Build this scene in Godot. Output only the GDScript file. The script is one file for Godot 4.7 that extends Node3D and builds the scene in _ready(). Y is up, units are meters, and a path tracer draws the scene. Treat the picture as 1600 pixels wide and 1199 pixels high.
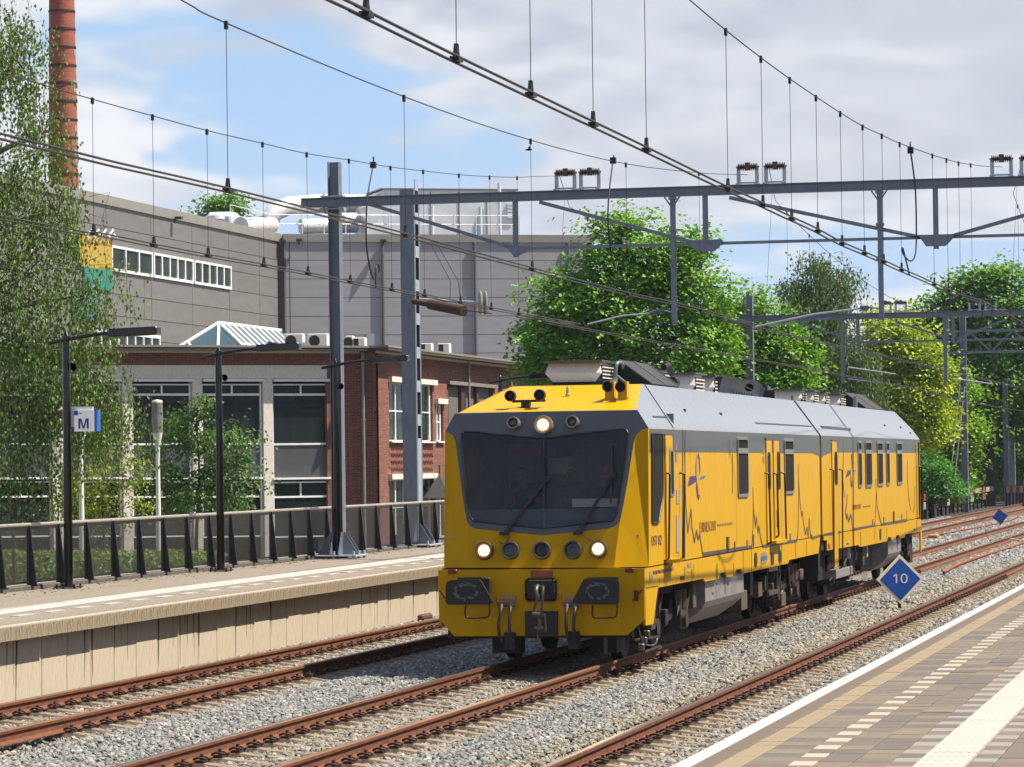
extends Node3D
# The camera was solved from the railway itself (gauge, sleeper spacing, verticals): it stands 2.72 m above rail level,
# x runs across the tracks, y up, depth = -z runs along the tracks. sx/sy/sd turn a measured sight line into a point on a real plane.
const FOC := 5377.8
const EH := 2.7247
const TL := -13.87
const TM := -9.70
const TR := -5.71
var RI := Vector3.ZERO
var UP := Vector3.ZERO
var FW := Vector3.ZERO
var EYE := Vector3(0, EH, 0)
var rng := RandomNumberGenerator.new()
var taken := {}
var mats := {}

class B:
	var v := PackedVector3Array()
	var n := PackedVector3Array()
	var c := PackedColorArray()
	var uv := PackedVector2Array()
	var col := Color(1, 1, 1)
	var tinted := false
	func tri(a: Vector3, b: Vector3, d: Vector3) -> void:
		var m := (d - a).cross(b - a)
		if m.length_squared() < 1e-16:
			return
		m = m.normalized()
		v.append(a); v.append(b); v.append(d)
		n.append(m); n.append(m); n.append(m)
		c.append(col); c.append(col); c.append(col)
	func tris(a: Vector3, b: Vector3, d: Vector3, na: Vector3, nb: Vector3, nd: Vector3) -> void:
		v.append(a); v.append(b); v.append(d)
		n.append(na); n.append(nb); n.append(nd)
		c.append(col); c.append(col); c.append(col)
	func quad(a: Vector3, b: Vector3, d: Vector3, e: Vector3) -> void:
		tri(a, b, d); tri(a, d, e)
	func box(at: Vector3, s: Vector3, bs := Basis()) -> void:
		var h := s * 0.5
		var p: Array[Vector3] = []
		for i in 8:
			p.append(at + bs * Vector3(h.x if i & 1 else -h.x, h.y if i & 2 else -h.y, h.z if i & 4 else -h.z))
		quad(p[4], p[6], p[7], p[5]); quad(p[1], p[3], p[2], p[0]); quad(p[0], p[2], p[6], p[4])
		quad(p[5], p[7], p[3], p[1]); quad(p[6], p[2], p[3], p[7]); quad(p[0], p[4], p[5], p[1])
	func bbox(at: Vector3, s: Vector3, bv: float, bs := Basis()) -> void:
		# box with chamfered edges
		var h := s * 0.5
		var k := h - Vector3(bv, bv, bv)
		for ax in 3:
			for sg in [-1.0, 1.0]:
				var u := (ax + 1) % 3
				var w := (ax + 2) % 3
				var q: Array[Vector3] = []
				for e in [[-1, -1], [-1, 1], [1, 1], [1, -1]]:
					var t := Vector3()
					t[ax] = h[ax] * sg; t[u] = k[u] * e[0]; t[w] = k[w] * e[1]
					q.append(at + bs * t)
				if sg > 0: quad(q[0], q[1], q[2], q[3])
				else: quad(q[3], q[2], q[1], q[0])
			for e in [[-1.0, -1.0], [-1.0, 1.0], [1.0, 1.0], [1.0, -1.0]]:
				var u := (ax + 1) % 3
				var w := (ax + 2) % 3
				var q: Array[Vector3] = []
				for o in [[-1, 0], [-1, 1], [1, 1], [1, 0]]:
					var t := Vector3()
					t[ax] = k[ax] * o[0]
					t[u] = (h[u] if o[1] == 0 else k[u]) * e[0]
					t[w] = (k[w] if o[1] == 0 else h[w]) * e[1]
					q.append(at + bs * t)
				if e[0] * e[1] > 0: quad(q[3], q[2], q[1], q[0])
				else: quad(q[0], q[1], q[2], q[3])
		for i in 8:
			var sx := 1.0 if i & 1 else -1.0
			var sy := 1.0 if i & 2 else -1.0
			var sz := 1.0 if i & 4 else -1.0
			var a := at + bs * Vector3(h.x * sx, k.y * sy, k.z * sz)
			var b := at + bs * Vector3(k.x * sx, h.y * sy, k.z * sz)
			var d := at + bs * Vector3(k.x * sx, k.y * sy, h.z * sz)
			if sx * sy * sz > 0: tri(a, d, b)
			else: tri(a, b, d)
	func mm(a: Vector3, b: Vector3) -> void:
		box((a + b) * 0.5, (b - a).abs())
	func bar(a: Vector3, b: Vector3, w: float, h: float, upv := Vector3.UP) -> void:
		var z := (b - a)
		var l := z.length()
		if l < 1e-5: return
		z /= l
		var u := upv
		if absf(z.dot(u)) > 0.98: u = Vector3(1, 0, 0) if absf(z.x) < 0.9 else Vector3(0, 0, 1)
		var x := u.cross(z).normalized()
		var y := z.cross(x)
		box((a + b) * 0.5, Vector3(w, h, l), Basis(x, y, z))
	func ibeam(a: Vector3, b: Vector3, w: float, h: float, t: float, upv := Vector3.UP) -> void:
		var z := (b - a).normalized()
		var u := upv
		var x := u.cross(z).normalized()
		var y := z.cross(x)
		var bs := Basis(x, y, z)
		var l := a.distance_to(b)
		var m := (a + b) * 0.5
		box(m + y * (h - t) * 0.5, Vector3(w, t, l), bs)
		box(m - y * (h - t) * 0.5, Vector3(w, t, l), bs)
		box(m, Vector3(t, h - 2 * t - 0.0004, l - 0.0004), bs)
	func tube(pts: Array, r: float, seg := 6, r2 := -1.0, caps := true) -> void:
		var last: Array = []
		var lastn: Array = []
		var m := pts.size()
		var ref := Vector3.UP
		for i in m:
			var p: Vector3 = pts[i]
			var d: Vector3 = (pts[mini(i + 1, m - 1)] - pts[maxi(i - 1, 0)]).normalized()
			if absf(d.dot(ref)) > 0.95: ref = Vector3(1, 0, 0) if absf(d.x) < 0.9 else Vector3(0, 0, 1)
			var x := ref.cross(d).normalized()
			var y := d.cross(x)
			ref = y
			var rr := r if r2 < 0 else lerpf(r, r2, float(i) / (m - 1))
			var ring: Array = []
			var rn: Array = []
			for k in seg:
				var a := TAU * k / seg
				var o := x * cos(a) + y * sin(a)
				ring.append(p + o * rr); rn.append(o)
			if i > 0:
				for k in seg:
					var k2 := (k + 1) % seg
					tris(last[k], ring[k], ring[k2], lastn[k], rn[k], rn[k2])
					tris(last[k], ring[k2], last[k2], lastn[k], rn[k2], lastn[k2])
			if caps and (i == 0 or i == m - 1):
				for k in range(1, seg - 1):
					if i == 0: tri(ring[0], ring[k], ring[k + 1])
					else: tri(ring[0], ring[k + 1], ring[k])
			last = ring; lastn = rn
	func lathe(prof: Array, seg: int, t: Transform3D) -> void:
		# prof: Vector2(radius, height) from bottom to top, y axis
		for i in prof.size() - 1:
			var a: Vector2 = prof[i]
			var b: Vector2 = prof[i + 1]
			var sl := Vector2(b.y - a.y, -(b.x - a.x)).normalized()
			for k in seg:
				var a0 := TAU * k / seg
				var a1 := TAU * (k + 1) / seg
				var d0 := Vector3(cos(a0), 0, sin(a0))
				var d1 := Vector3(cos(a1), 0, sin(a1))
				var n0 := (t.basis * (d0 * sl.x + Vector3(0, sl.y, 0))).normalized()
				var n1 := (t.basis * (d1 * sl.x + Vector3(0, sl.y, 0))).normalized()
				var p0 := t * (d0 * a.x + Vector3(0, a.y, 0))
				var p1 := t * (d1 * a.x + Vector3(0, a.y, 0))
				var q0 := t * (d0 * b.x + Vector3(0, b.y, 0))
				var q1 := t * (d1 * b.x + Vector3(0, b.y, 0))
				if a.x > 1e-6: tris(p0, p1, q1, n0, n1, n1)
				if b.x > 1e-6: tris(p0, q1, q0, n0, n1, n0)
	func prism(poly: PackedVector2Array, o: Vector3, x: Vector3, y: Vector3, z: Vector3) -> void:
		# polygon in the x,y axes at o, extruded along z (z is a full vector)
		var idx := Geometry2D.triangulate_polygon(poly)
		if idx.is_empty(): print("NO TRIANGLES ", poly.size(), " ", o)
		var flip := x.cross(y).dot(z) > 0
		for i in range(0, idx.size(), 3):
			var q: Array[Vector3] = []
			for k in 3:
				var s := poly[idx[i + k]]
				q.append(o + x * s.x + y * s.y)
			var m := (q[2] - q[0]).cross(q[1] - q[0])
			if m.dot(z) > 0: q = [q[0], q[2], q[1]]
			tri(q[0], q[1], q[2])
			tri(q[0] + z, q[2] + z, q[1] + z)
		var cw := Geometry2D.is_polygon_clockwise(poly)
		var m2 := poly.size()
		for i in m2:
			var s0 := poly[i]
			var s1 := poly[(i + 1) % m2]
			var a := o + x * s0.x + y * s0.y
			var b := o + x * s1.x + y * s1.y
			if cw != flip: quad(a, b, b + z, a + z)
			else: quad(b, a, a + z, b + z)
	func poly3(pts: Array, thick: Vector3) -> void:
		# planar polygon of 3D points, extruded along thick
		var o: Vector3 = pts[0]
		var z := Vector3.ZERO
		for i in pts.size(): z += (pts[i] - o).cross(pts[(i + 1) % pts.size()] - o)
		z = z.normalized()
		if z.dot(thick) < 0: z = -z
		var x := Vector3()
		for p in pts:
			var e: Vector3 = p - o
			e -= z * e.dot(z)
			if e.length() > x.length(): x = e
		x = x.normalized()
		var y := z.cross(x)
		var pp := PackedVector2Array()
		for p in pts:
			pp.append(Vector2((p - o).dot(x), (p - o).dot(y)))
		prism(pp, o, x, y, thick)
	func ball(at: Vector3, r: Vector3, seg := 10, rings := 6) -> void:
		for i in rings:
			var t0 := PI * i / rings
			var t1 := PI * (i + 1) / rings
			for k in seg:
				var a0 := TAU * k / seg
				var a1 := TAU * (k + 1) / seg
				var f := func(t: float, a: float) -> Vector3: return Vector3(sin(t) * cos(a), cos(t), sin(t) * sin(a))
				var q := [f.call(t0, a0), f.call(t0, a1), f.call(t1, a1), f.call(t1, a0)]
				var w: Array = []
				for e in q: w.append((e / r).normalized())
				if i > 0: tris(at + q[0] * r, at + q[1] * r, at + q[2] * r, w[0], w[1], w[2])
				if i < rings - 1: tris(at + q[0] * r, at + q[2] * r, at + q[3] * r, w[0], w[2], w[3])
	func mesh(off := Vector3.ZERO) -> ArrayMesh:
		var a := []
		a.resize(Mesh.ARRAY_MAX)
		var vv := v
		if off != Vector3.ZERO:
			vv = PackedVector3Array()
			vv.resize(v.size())
			for i in v.size(): vv[i] = v[i] - off
		a[Mesh.ARRAY_VERTEX] = vv
		a[Mesh.ARRAY_NORMAL] = n
		if tinted: a[Mesh.ARRAY_COLOR] = c
		if uv.size() == v.size(): a[Mesh.ARRAY_TEX_UV] = uv
		var m := ArrayMesh.new()
		m.add_surface_from_arrays(Mesh.PRIMITIVE_TRIANGLES, a)
		return m

# ---- sight lines -------------------------------------------------------
func ray(u: float, w: float) -> Vector3:
	return RI * ((u - 800.0) / FOC) - UP * ((w - 599.5) / FOC) + FW
func sx(u: float, w: float, x: float) -> Vector3:
	var r := ray(u, w)
	return EYE + r * (x / r.x)
func sy(u: float, w: float, y: float) -> Vector3:
	var r := ray(u, w)
	return EYE + r * ((y - EH) / r.y)
func sd(u: float, w: float, d: float) -> Vector3:
	var r := ray(u, w)
	return EYE + r * (d / -r.z)
func sp(u: float, w: float, p: Vector3, nn: Vector3) -> Vector3:
	var r := ray(u, w)
	return EYE + r * ((p - EYE).dot(nn) / r.dot(nn))
func V(x: float, y: float, d: float) -> Vector3:
	return Vector3(x, y, -d)

# ---- naming and building ----------------------------------------------
func numbered(parent: Node, called: String) -> String:
	var key := str(parent.get_instance_id()) + called
	var k: int = taken.get(key, 0)
	taken[key] = k + 1
	return called if k == 0 else "%s_%03d" % [called, k]
func tag(o: Node, label := "", category := "", group := "", kind := "") -> Node:
	if label: o.set_meta("label", label)
	if category: o.set_meta("category", category)
	if group: o.set_meta("group", group)
	if kind: o.set_meta("kind", kind)
	return o
func thing(called: String, at: Vector3, label: String, category: String, group := "") -> Node3D:
	var o := Node3D.new()
	o.name = numbered(self, called)
	o.position = at
	add_child(o)
	tag(o, label, category, group)
	return o
func origin_of(p: Node) -> Vector3:
	var t := Vector3.ZERO
	while p is Node3D and p != self:
		t += (p as Node3D).position
		p = p.get_parent()
	return t
func put(b: B, called: String, m: Material, parent: Node = null) -> MeshInstance3D:
	# one mesh from world coordinates: a part of parent, or a top-level object standing at its base
	var o := MeshInstance3D.new()
	var p: Node = parent if parent else self
	o.name = numbered(p, called)
	var off := Vector3.ZERO
	if parent:
		off = origin_of(parent)
		o.mesh = b.mesh(off)
	else:
		var lo := b.v[0]
		var hi := b.v[0]
		for q in b.v:
			lo = lo.min(q); hi = hi.max(q)
		off = Vector3((lo.x + hi.x) / 2, lo.y, (lo.z + hi.z) / 2)
		o.position = off
		o.mesh = b.mesh(off)
	o.material_override = m
	p.add_child(o)
	return o
func inst(mesh: Mesh, called: String, m: Material, parent: Node, t: Transform3D) -> MeshInstance3D:
	# a shared mesh placed at a local transform
	var o := MeshInstance3D.new()
	var p: Node = parent if parent else self
	o.name = numbered(p, called)
	o.mesh = mesh
	o.material_override = m
	o.transform = t
	p.add_child(o)
	return o
func copy(src: Node3D, called: String, at: Vector3, label: String, group := "") -> Node3D:
	var o: Node3D = src.duplicate()
	o.name = numbered(self, called)
	o.position = at
	add_child(o)
	if label: o.set_meta("label", label)
	if group: o.set_meta("group", group)
	return o
func many(called: String, mesh: Mesh, m: Material, xf: Array, cols: Array, parent: Node = null) -> MultiMeshInstance3D:
	var mm := MultiMesh.new()
	mm.transform_format = MultiMesh.TRANSFORM_3D
	mm.use_colors = cols.size() > 0
	mm.mesh = mesh
	mm.instance_count = xf.size()
	for i in xf.size():
		mm.set_instance_transform(i, xf[i])
		if cols.size() > 0: mm.set_instance_color(i, cols[i])
	var o := MultiMeshInstance3D.new()
	o.multimesh = mm
	o.material_override = m
	var p: Node = parent if parent else self
	o.name = numbered(p, called)
	p.add_child(o)
	return o

# ---- materials ----------------------------------------------------------
func S(r: int, g: int, b: int) -> Color:
	# a colour read off a sunlit surface, brought down to what the surface itself reflects
	return (Color(r / 255.0, g / 255.0, b / 255.0).srgb_to_linear() * TONE).linear_to_srgb()
const TONE := 0.41
func A(r: int, g: int, b: int) -> Color:
	# the colour that the surface itself has
	return Color(r / 255.0, g / 255.0, b / 255.0)
func flat(key: String, c: Color, rough := 0.6, metal := 0.0) -> StandardMaterial3D:
	if mats.has(key): return mats[key]
	var m := StandardMaterial3D.new()
	m.resource_name = key
	m.albedo_color = c
	m.roughness = rough
	m.metallic = metal
	mats[key] = m
	return m
func noise_tex(fr: float, ramp: Array, sd_: int, oct := 4, kind := FastNoiseLite.TYPE_SIMPLEX_SMOOTH, size := 512) -> NoiseTexture2D:
	var fn := FastNoiseLite.new()
	fn.noise_type = kind
	fn.frequency = fr
	fn.seed = sd_
	fn.fractal_octaves = oct
	var t := NoiseTexture2D.new()
	t.width = size; t.height = size
	t.seamless = true
	t.normalize = true
	t.noise = fn
	if ramp.size():
		var g := Gradient.new()
		var off := PackedFloat32Array()
		var cs := PackedColorArray()
		for i in ramp.size():
			off.append(ramp[i][0]); cs.append(ramp[i][1])
		g.offsets = off; g.colors = cs
		t.color_ramp = g
	return t
func noisy(key: String, ramp: Array, scale: Vector3, rough := 0.8, metal := 0.0, fr := 0.01, bump := 0.0, oct := 5) -> StandardMaterial3D:
	# colour that varies over the surface; scale = texture repeats per metre on each axis
	if mats.has(key): return mats[key]
	var m := flat(key, Color(1, 1, 1), rough, metal)
	if ramp.size() == 2:
		# a plain surface of slightly uneven tone shares one grey noise
		var hi: Color = ramp[1][1]
		var lo: Color = ramp[0][1]
		var k := clampf(lo.get_luminance() / maxf(hi.get_luminance(), 0.01), 0.3, 1.0)
		m.albedo_color = hi
		m.albedo_texture = shared("tone%d" % int(k * 10.0), fr, [[0.0, Color(k, k, k)], [1.0, Color(1, 1, 1)]])
		m.uv1_offset = Vector3(fposmod(hash(key) * 0.013, 1.0), fposmod(hash(key) * 0.0071, 1.0), fposmod(hash(key) * 0.0037, 1.0))
	else: m.albedo_texture = noise_tex(fr, ramp, hash(key) % 9999, oct)
	m.uv1_triplanar = true
	m.uv1_world_triplanar = true
	m.uv1_scale = scale
	if bump > 0:
		m.heightmap_enabled = true
		m.heightmap_texture = shared("bump%d" % int(fr * 50.0), fr * 2.0, [])
		m.heightmap_scale = bump
	return m
var shared_tex := {}
func shared(key: String, fr: float, ramp: Array) -> NoiseTexture2D:
	if not shared_tex.has(key): shared_tex[key] = noise_tex(fr, ramp, hash(key) % 7777, 4)
	return shared_tex[key]
func glass(key: String, c: Color, a: float, rough := 0.03) -> StandardMaterial3D:
	if mats.has(key): return mats[key]
	var m := flat(key, Color(c.r, c.g, c.b, a), rough)
	m.transparency = BaseMaterial3D.TRANSPARENCY_ALPHA
	m.metallic_specular = 0.22
	return m
func text(s: String, size_m: float, o: Vector3, x: Vector3, y: Vector3, m: Material, parent: Node, called := "lettering", stretch := 1.0, bold := true, depth := 0.004) -> MeshInstance3D:
	# lettering whose capitals are about size_m high; o = left end of the baseline, x,y = reading and upward directions
	var t := TextMesh.new()
	var f := SystemFont.new()
	f.font_names = PackedStringArray(["Droid Sans"])
	f.font_weight = 700 if bold else 400
	t.font = f
	t.text = s
	t.font_size = 64
	t.pixel_size = size_m / 46.0
	t.depth = depth
	t.curve_step = 2.0
	t.horizontal_alignment = HORIZONTAL_ALIGNMENT_LEFT
	t.vertical_alignment = VERTICAL_ALIGNMENT_BOTTOM
	var z := x.cross(y).normalized()
	var bb := t.get_aabb()
	var bs := Basis(x.normalized() * stretch, y.normalized(), z)
	var at := o - bs * Vector3(bb.position.x, bb.position.y, 0) - origin_of(parent)
	var ms := inst(t, called, m, parent, Transform3D(bs, at))
	return ms

func K(r: int, g: int, b: int) -> Color:
	return Color(r / 255.0, g / 255.0, b / 255.0)

func cloud_colour(d: Vector3, n1: FastNoiseLite, n2: FastNoiseLite, n3: FastNoiseLite) -> Color:
	var y := maxf(d.y, 0.0)
	var blue := K(214, 230, 249).lerp(K(142, 190, 243), 1.0 - exp(-y * 6.0))
	blue = blue.lerp(K(62, 112, 196), smoothstep(0.12, 0.7, y))
	var k := 1.0 / (y + 0.30)
	var p := Vector3(d.x * k, y * 6.0, d.z * k) * 3.0
	var w := Vector3(n3.get_noise_3dv(p * 1.7), n3.get_noise_3dv(p * 1.7 + Vector3(31, 7, 11)), n3.get_noise_3dv(p * 1.7 + Vector3(5, 41, 23))) * 0.35
	var q := p + w
	var a := n1.get_noise_3dv(q)
	var cover := smoothstep(-0.20, 0.03, a + 0.17 - 0.30 * smoothstep(0.2, 0.75, y))
	# heaped, lit edges on the sun side; greyer where the cloud is thick
	var b := n2.get_noise_3dv(q * 2.3)
	var e := n1.get_noise_3dv(q + Vector3(0.10, 0.14, 0.0))
	var lit := clampf(0.60 + (a - e) * 2.2 + b * 0.45, 0.0, 1.0)
	var thick := smoothstep(0.05, 0.55, a + 0.25 * b)
	var cl := K(196, 201, 214).lerp(K(250, 250, 252), lit)
	cl = cl.lerp(K(184, 188, 201), thick * 0.60)
	cl = cl.lerp(K(222, 229, 240), exp(-y * 16.0) * 0.45)
	return blue.lerp(cl, cover * 0.93)

func sky_picture() -> ImageTexture:
	var n1 := FastNoiseLite.new()
	n1.noise_type = FastNoiseLite.TYPE_SIMPLEX_SMOOTH; n1.seed = SKY_SEED; n1.frequency = 0.50; n1.fractal_octaves = 6; n1.fractal_gain = 0.5
	var n2 := FastNoiseLite.new()
	n2.noise_type = FastNoiseLite.TYPE_SIMPLEX_SMOOTH; n2.seed = 77; n2.frequency = 0.6; n2.fractal_octaves = 5
	var n3 := FastNoiseLite.new()
	n3.noise_type = FastNoiseLite.TYPE_SIMPLEX_SMOOTH; n3.seed = 5; n3.frequency = 0.8; n3.fractal_octaves = 3
	var im := Image.create(768, 384, false, Image.FORMAT_RGB8)
	for j in 384:
		var th := PI * (j + 0.5) / 384
		if th > PI * 0.53:
			for i in 768: im.set_pixel(i, j, K(150, 148, 140))
			continue
		for i in 768:
			var ph := TAU * (i + 0.5) / 768
			im.set_pixel(i, j, cloud_colour(Vector3(sin(ph) * sin(th), cos(th), -cos(ph) * sin(th)), n1, n2, n3))
	im.resize(4096, 2048, Image.INTERPOLATE_CUBIC)
	# the same function again, finer, in the quarter of the sky that faces down the line
	for j in range(700, 1040):
		var th := PI * (j + 0.5) / 2048
		for i in range(3500, 4096 + 250):
			var ph := TAU * (i + 0.5) / 4096
			im.set_pixel(i % 4096, j, cloud_colour(Vector3(sin(ph) * sin(th), cos(th), -cos(ph) * sin(th)), n1, n2, n3))
	return ImageTexture.create_from_image(im)

const SKY_SEED := 28
const SUN := Vector3(0.62, 1.0, -0.10)

func _ready() -> void:
	rng.seed = 20240517
	var yaw := 0.2174
	var pitch := 0.0235
	var roll := -0.0136
	FW = Vector3(-sin(yaw) * cos(pitch), sin(pitch), -cos(yaw) * cos(pitch))
	var r0 := Vector3(cos(yaw), 0, -sin(yaw))
	var u0 := Vector3(sin(yaw) * sin(pitch), cos(pitch), cos(yaw) * sin(pitch))
	RI = r0 * cos(roll) + u0 * sin(roll)
	UP = u0 * cos(roll) - r0 * sin(roll)
	var cam := Camera3D.new()
	cam.name = "camera"
	cam.transform = Transform3D(Basis(RI, UP, -FW), EYE)
	cam.fov = rad_to_deg(2.0 * atan(599.5 / FOC))
	cam.near = 0.5
	cam.far = 2500.0
	cam.current = true
	add_child(cam)
	var we := WorldEnvironment.new()
	we.name = "surroundings"
	var env := Environment.new()
	env.background_mode = Environment.BG_SKY
	var pm := PanoramaSkyMaterial.new()
	pm.panorama = sky_picture()
	pm.energy_multiplier = 0.49
	var sk := Sky.new()
	sk.sky_material = pm
	env.sky = sk
	env.tonemap_mode = Environment.TONE_MAPPER_LINEAR
	env.tonemap_exposure = 2.08
	env.sdfgi_enabled = true
	env.ssao_enabled = true
	env.ssil_enabled = true
	env.fog_enabled = true
	env.fog_density = 0.0001
	env.fog_light_color = K(205, 220, 240)
	we.environment = env
	add_child(we)
	var sun := DirectionalLight3D.new()
	sun.name = "sun"
	sun.light_energy = 1.6
	sun.light_color = Color(1.0, 0.955, 0.88)
	sun.light_angular_distance = 0.53
	sun.shadow_enabled = true
	sun.transform = Transform3D(Basis.looking_at(-SUN, Vector3(0, 0, 1)), SUN * 100.0)
	add_child(sun)

	make_ground()
	make_tracks()
	make_left_platform()
	make_right_platform()
	make_office()
	make_hall()
	make_chimney()
	make_gantries()
	make_wires()
	make_train()
	make_people()
	make_lamps()
	make_far_things()
	make_trees()
	make_ballast()

# ---- ground, tracks ------------------------------------------------------
func make_ground() -> void:
	var b := B.new()
	b.quad(V(-1500, -0.75, -100), V(-1500, -0.75, 2200), V(1500, -0.75, 2200), V(1500, -0.75, -100))
	tag(put(b, "ground", noisy("soil", [[0.0, S(86, 92, 52)], [0.45, S(104, 110, 62)], [0.7, S(128, 118, 84)], [1.0, S(84, 98, 48)]], Vector3(0.3, 0.3, 0.3), 0.95)), "", "", "", "structure")
	# the raised railway formation
	b = B.new()
	for q in [[-15.2, -2.0, 8.0, 420.0]]:
		b.prism(PackedVector2Array([Vector2(-20.5, -0.72), Vector2(-18.6, -0.245), Vector2(q[1], -0.245), Vector2(0.0, -0.72)]), V(0, 0, q[2]), Vector3(1, 0, 0), Vector3(0, 1, 0), Vector3(0, 0, -(q[3] - q[2])))
	var m := noisy("ballast_fines", [[0.0, S(40, 40, 38)], [0.4, S(84, 82, 78)], [0.6, S(110, 107, 100)], [0.8, S(64, 63, 60)], [1.0, S(128, 124, 116)]], Vector3(1.3, 1.3, 1.3), 0.95, 0.0, 0.06, 4.0, 3)
	tag(put(b, "ballast_bed", m), "", "", "", "structure")

func rail_profile() -> PackedVector2Array:
	# flat-bottom rail, head top at y = 0
	return PackedVector2Array([Vector2(-0.0675, -0.159), Vector2(-0.0675, -0.148), Vector2(-0.025, -0.134), Vector2(-0.010, -0.122), Vector2(-0.009, -0.052), Vector2(-0.033, -0.040), Vector2(-0.036, -0.010), Vector2(-0.029, -0.0015), Vector2(-0.012, 0.0), Vector2(0.012, 0.0), Vector2(0.029, -0.0015), Vector2(0.036, -0.010), Vector2(0.033, -0.040), Vector2(0.009, -0.052), Vector2(0.010, -0.122), Vector2(0.025, -0.134), Vector2(0.0675, -0.148), Vector2(0.0675, -0.159)])

func sweep_rail(b: B, at: Callable, d0: float, d1: float, step: float, from_i: int, to_i: int, closed: bool) -> void:
	var pr := rail_profile()
	var d := d0
	var prev: Array = []
	while d <= d1 + 0.001:
		var o: Vector3 = at.call(d)
		var ring: Array = []
		for i in range(from_i, to_i + 1):
			var p := pr[i % pr.size()]
			ring.append(o + Vector3(p.x, p.y, 0))
		if prev.size():
			for i in ring.size() - 1: b.quad(prev[i], prev[i + 1], ring[i + 1], ring[i])
		elif closed: pass
		prev = ring
		d += step

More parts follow.
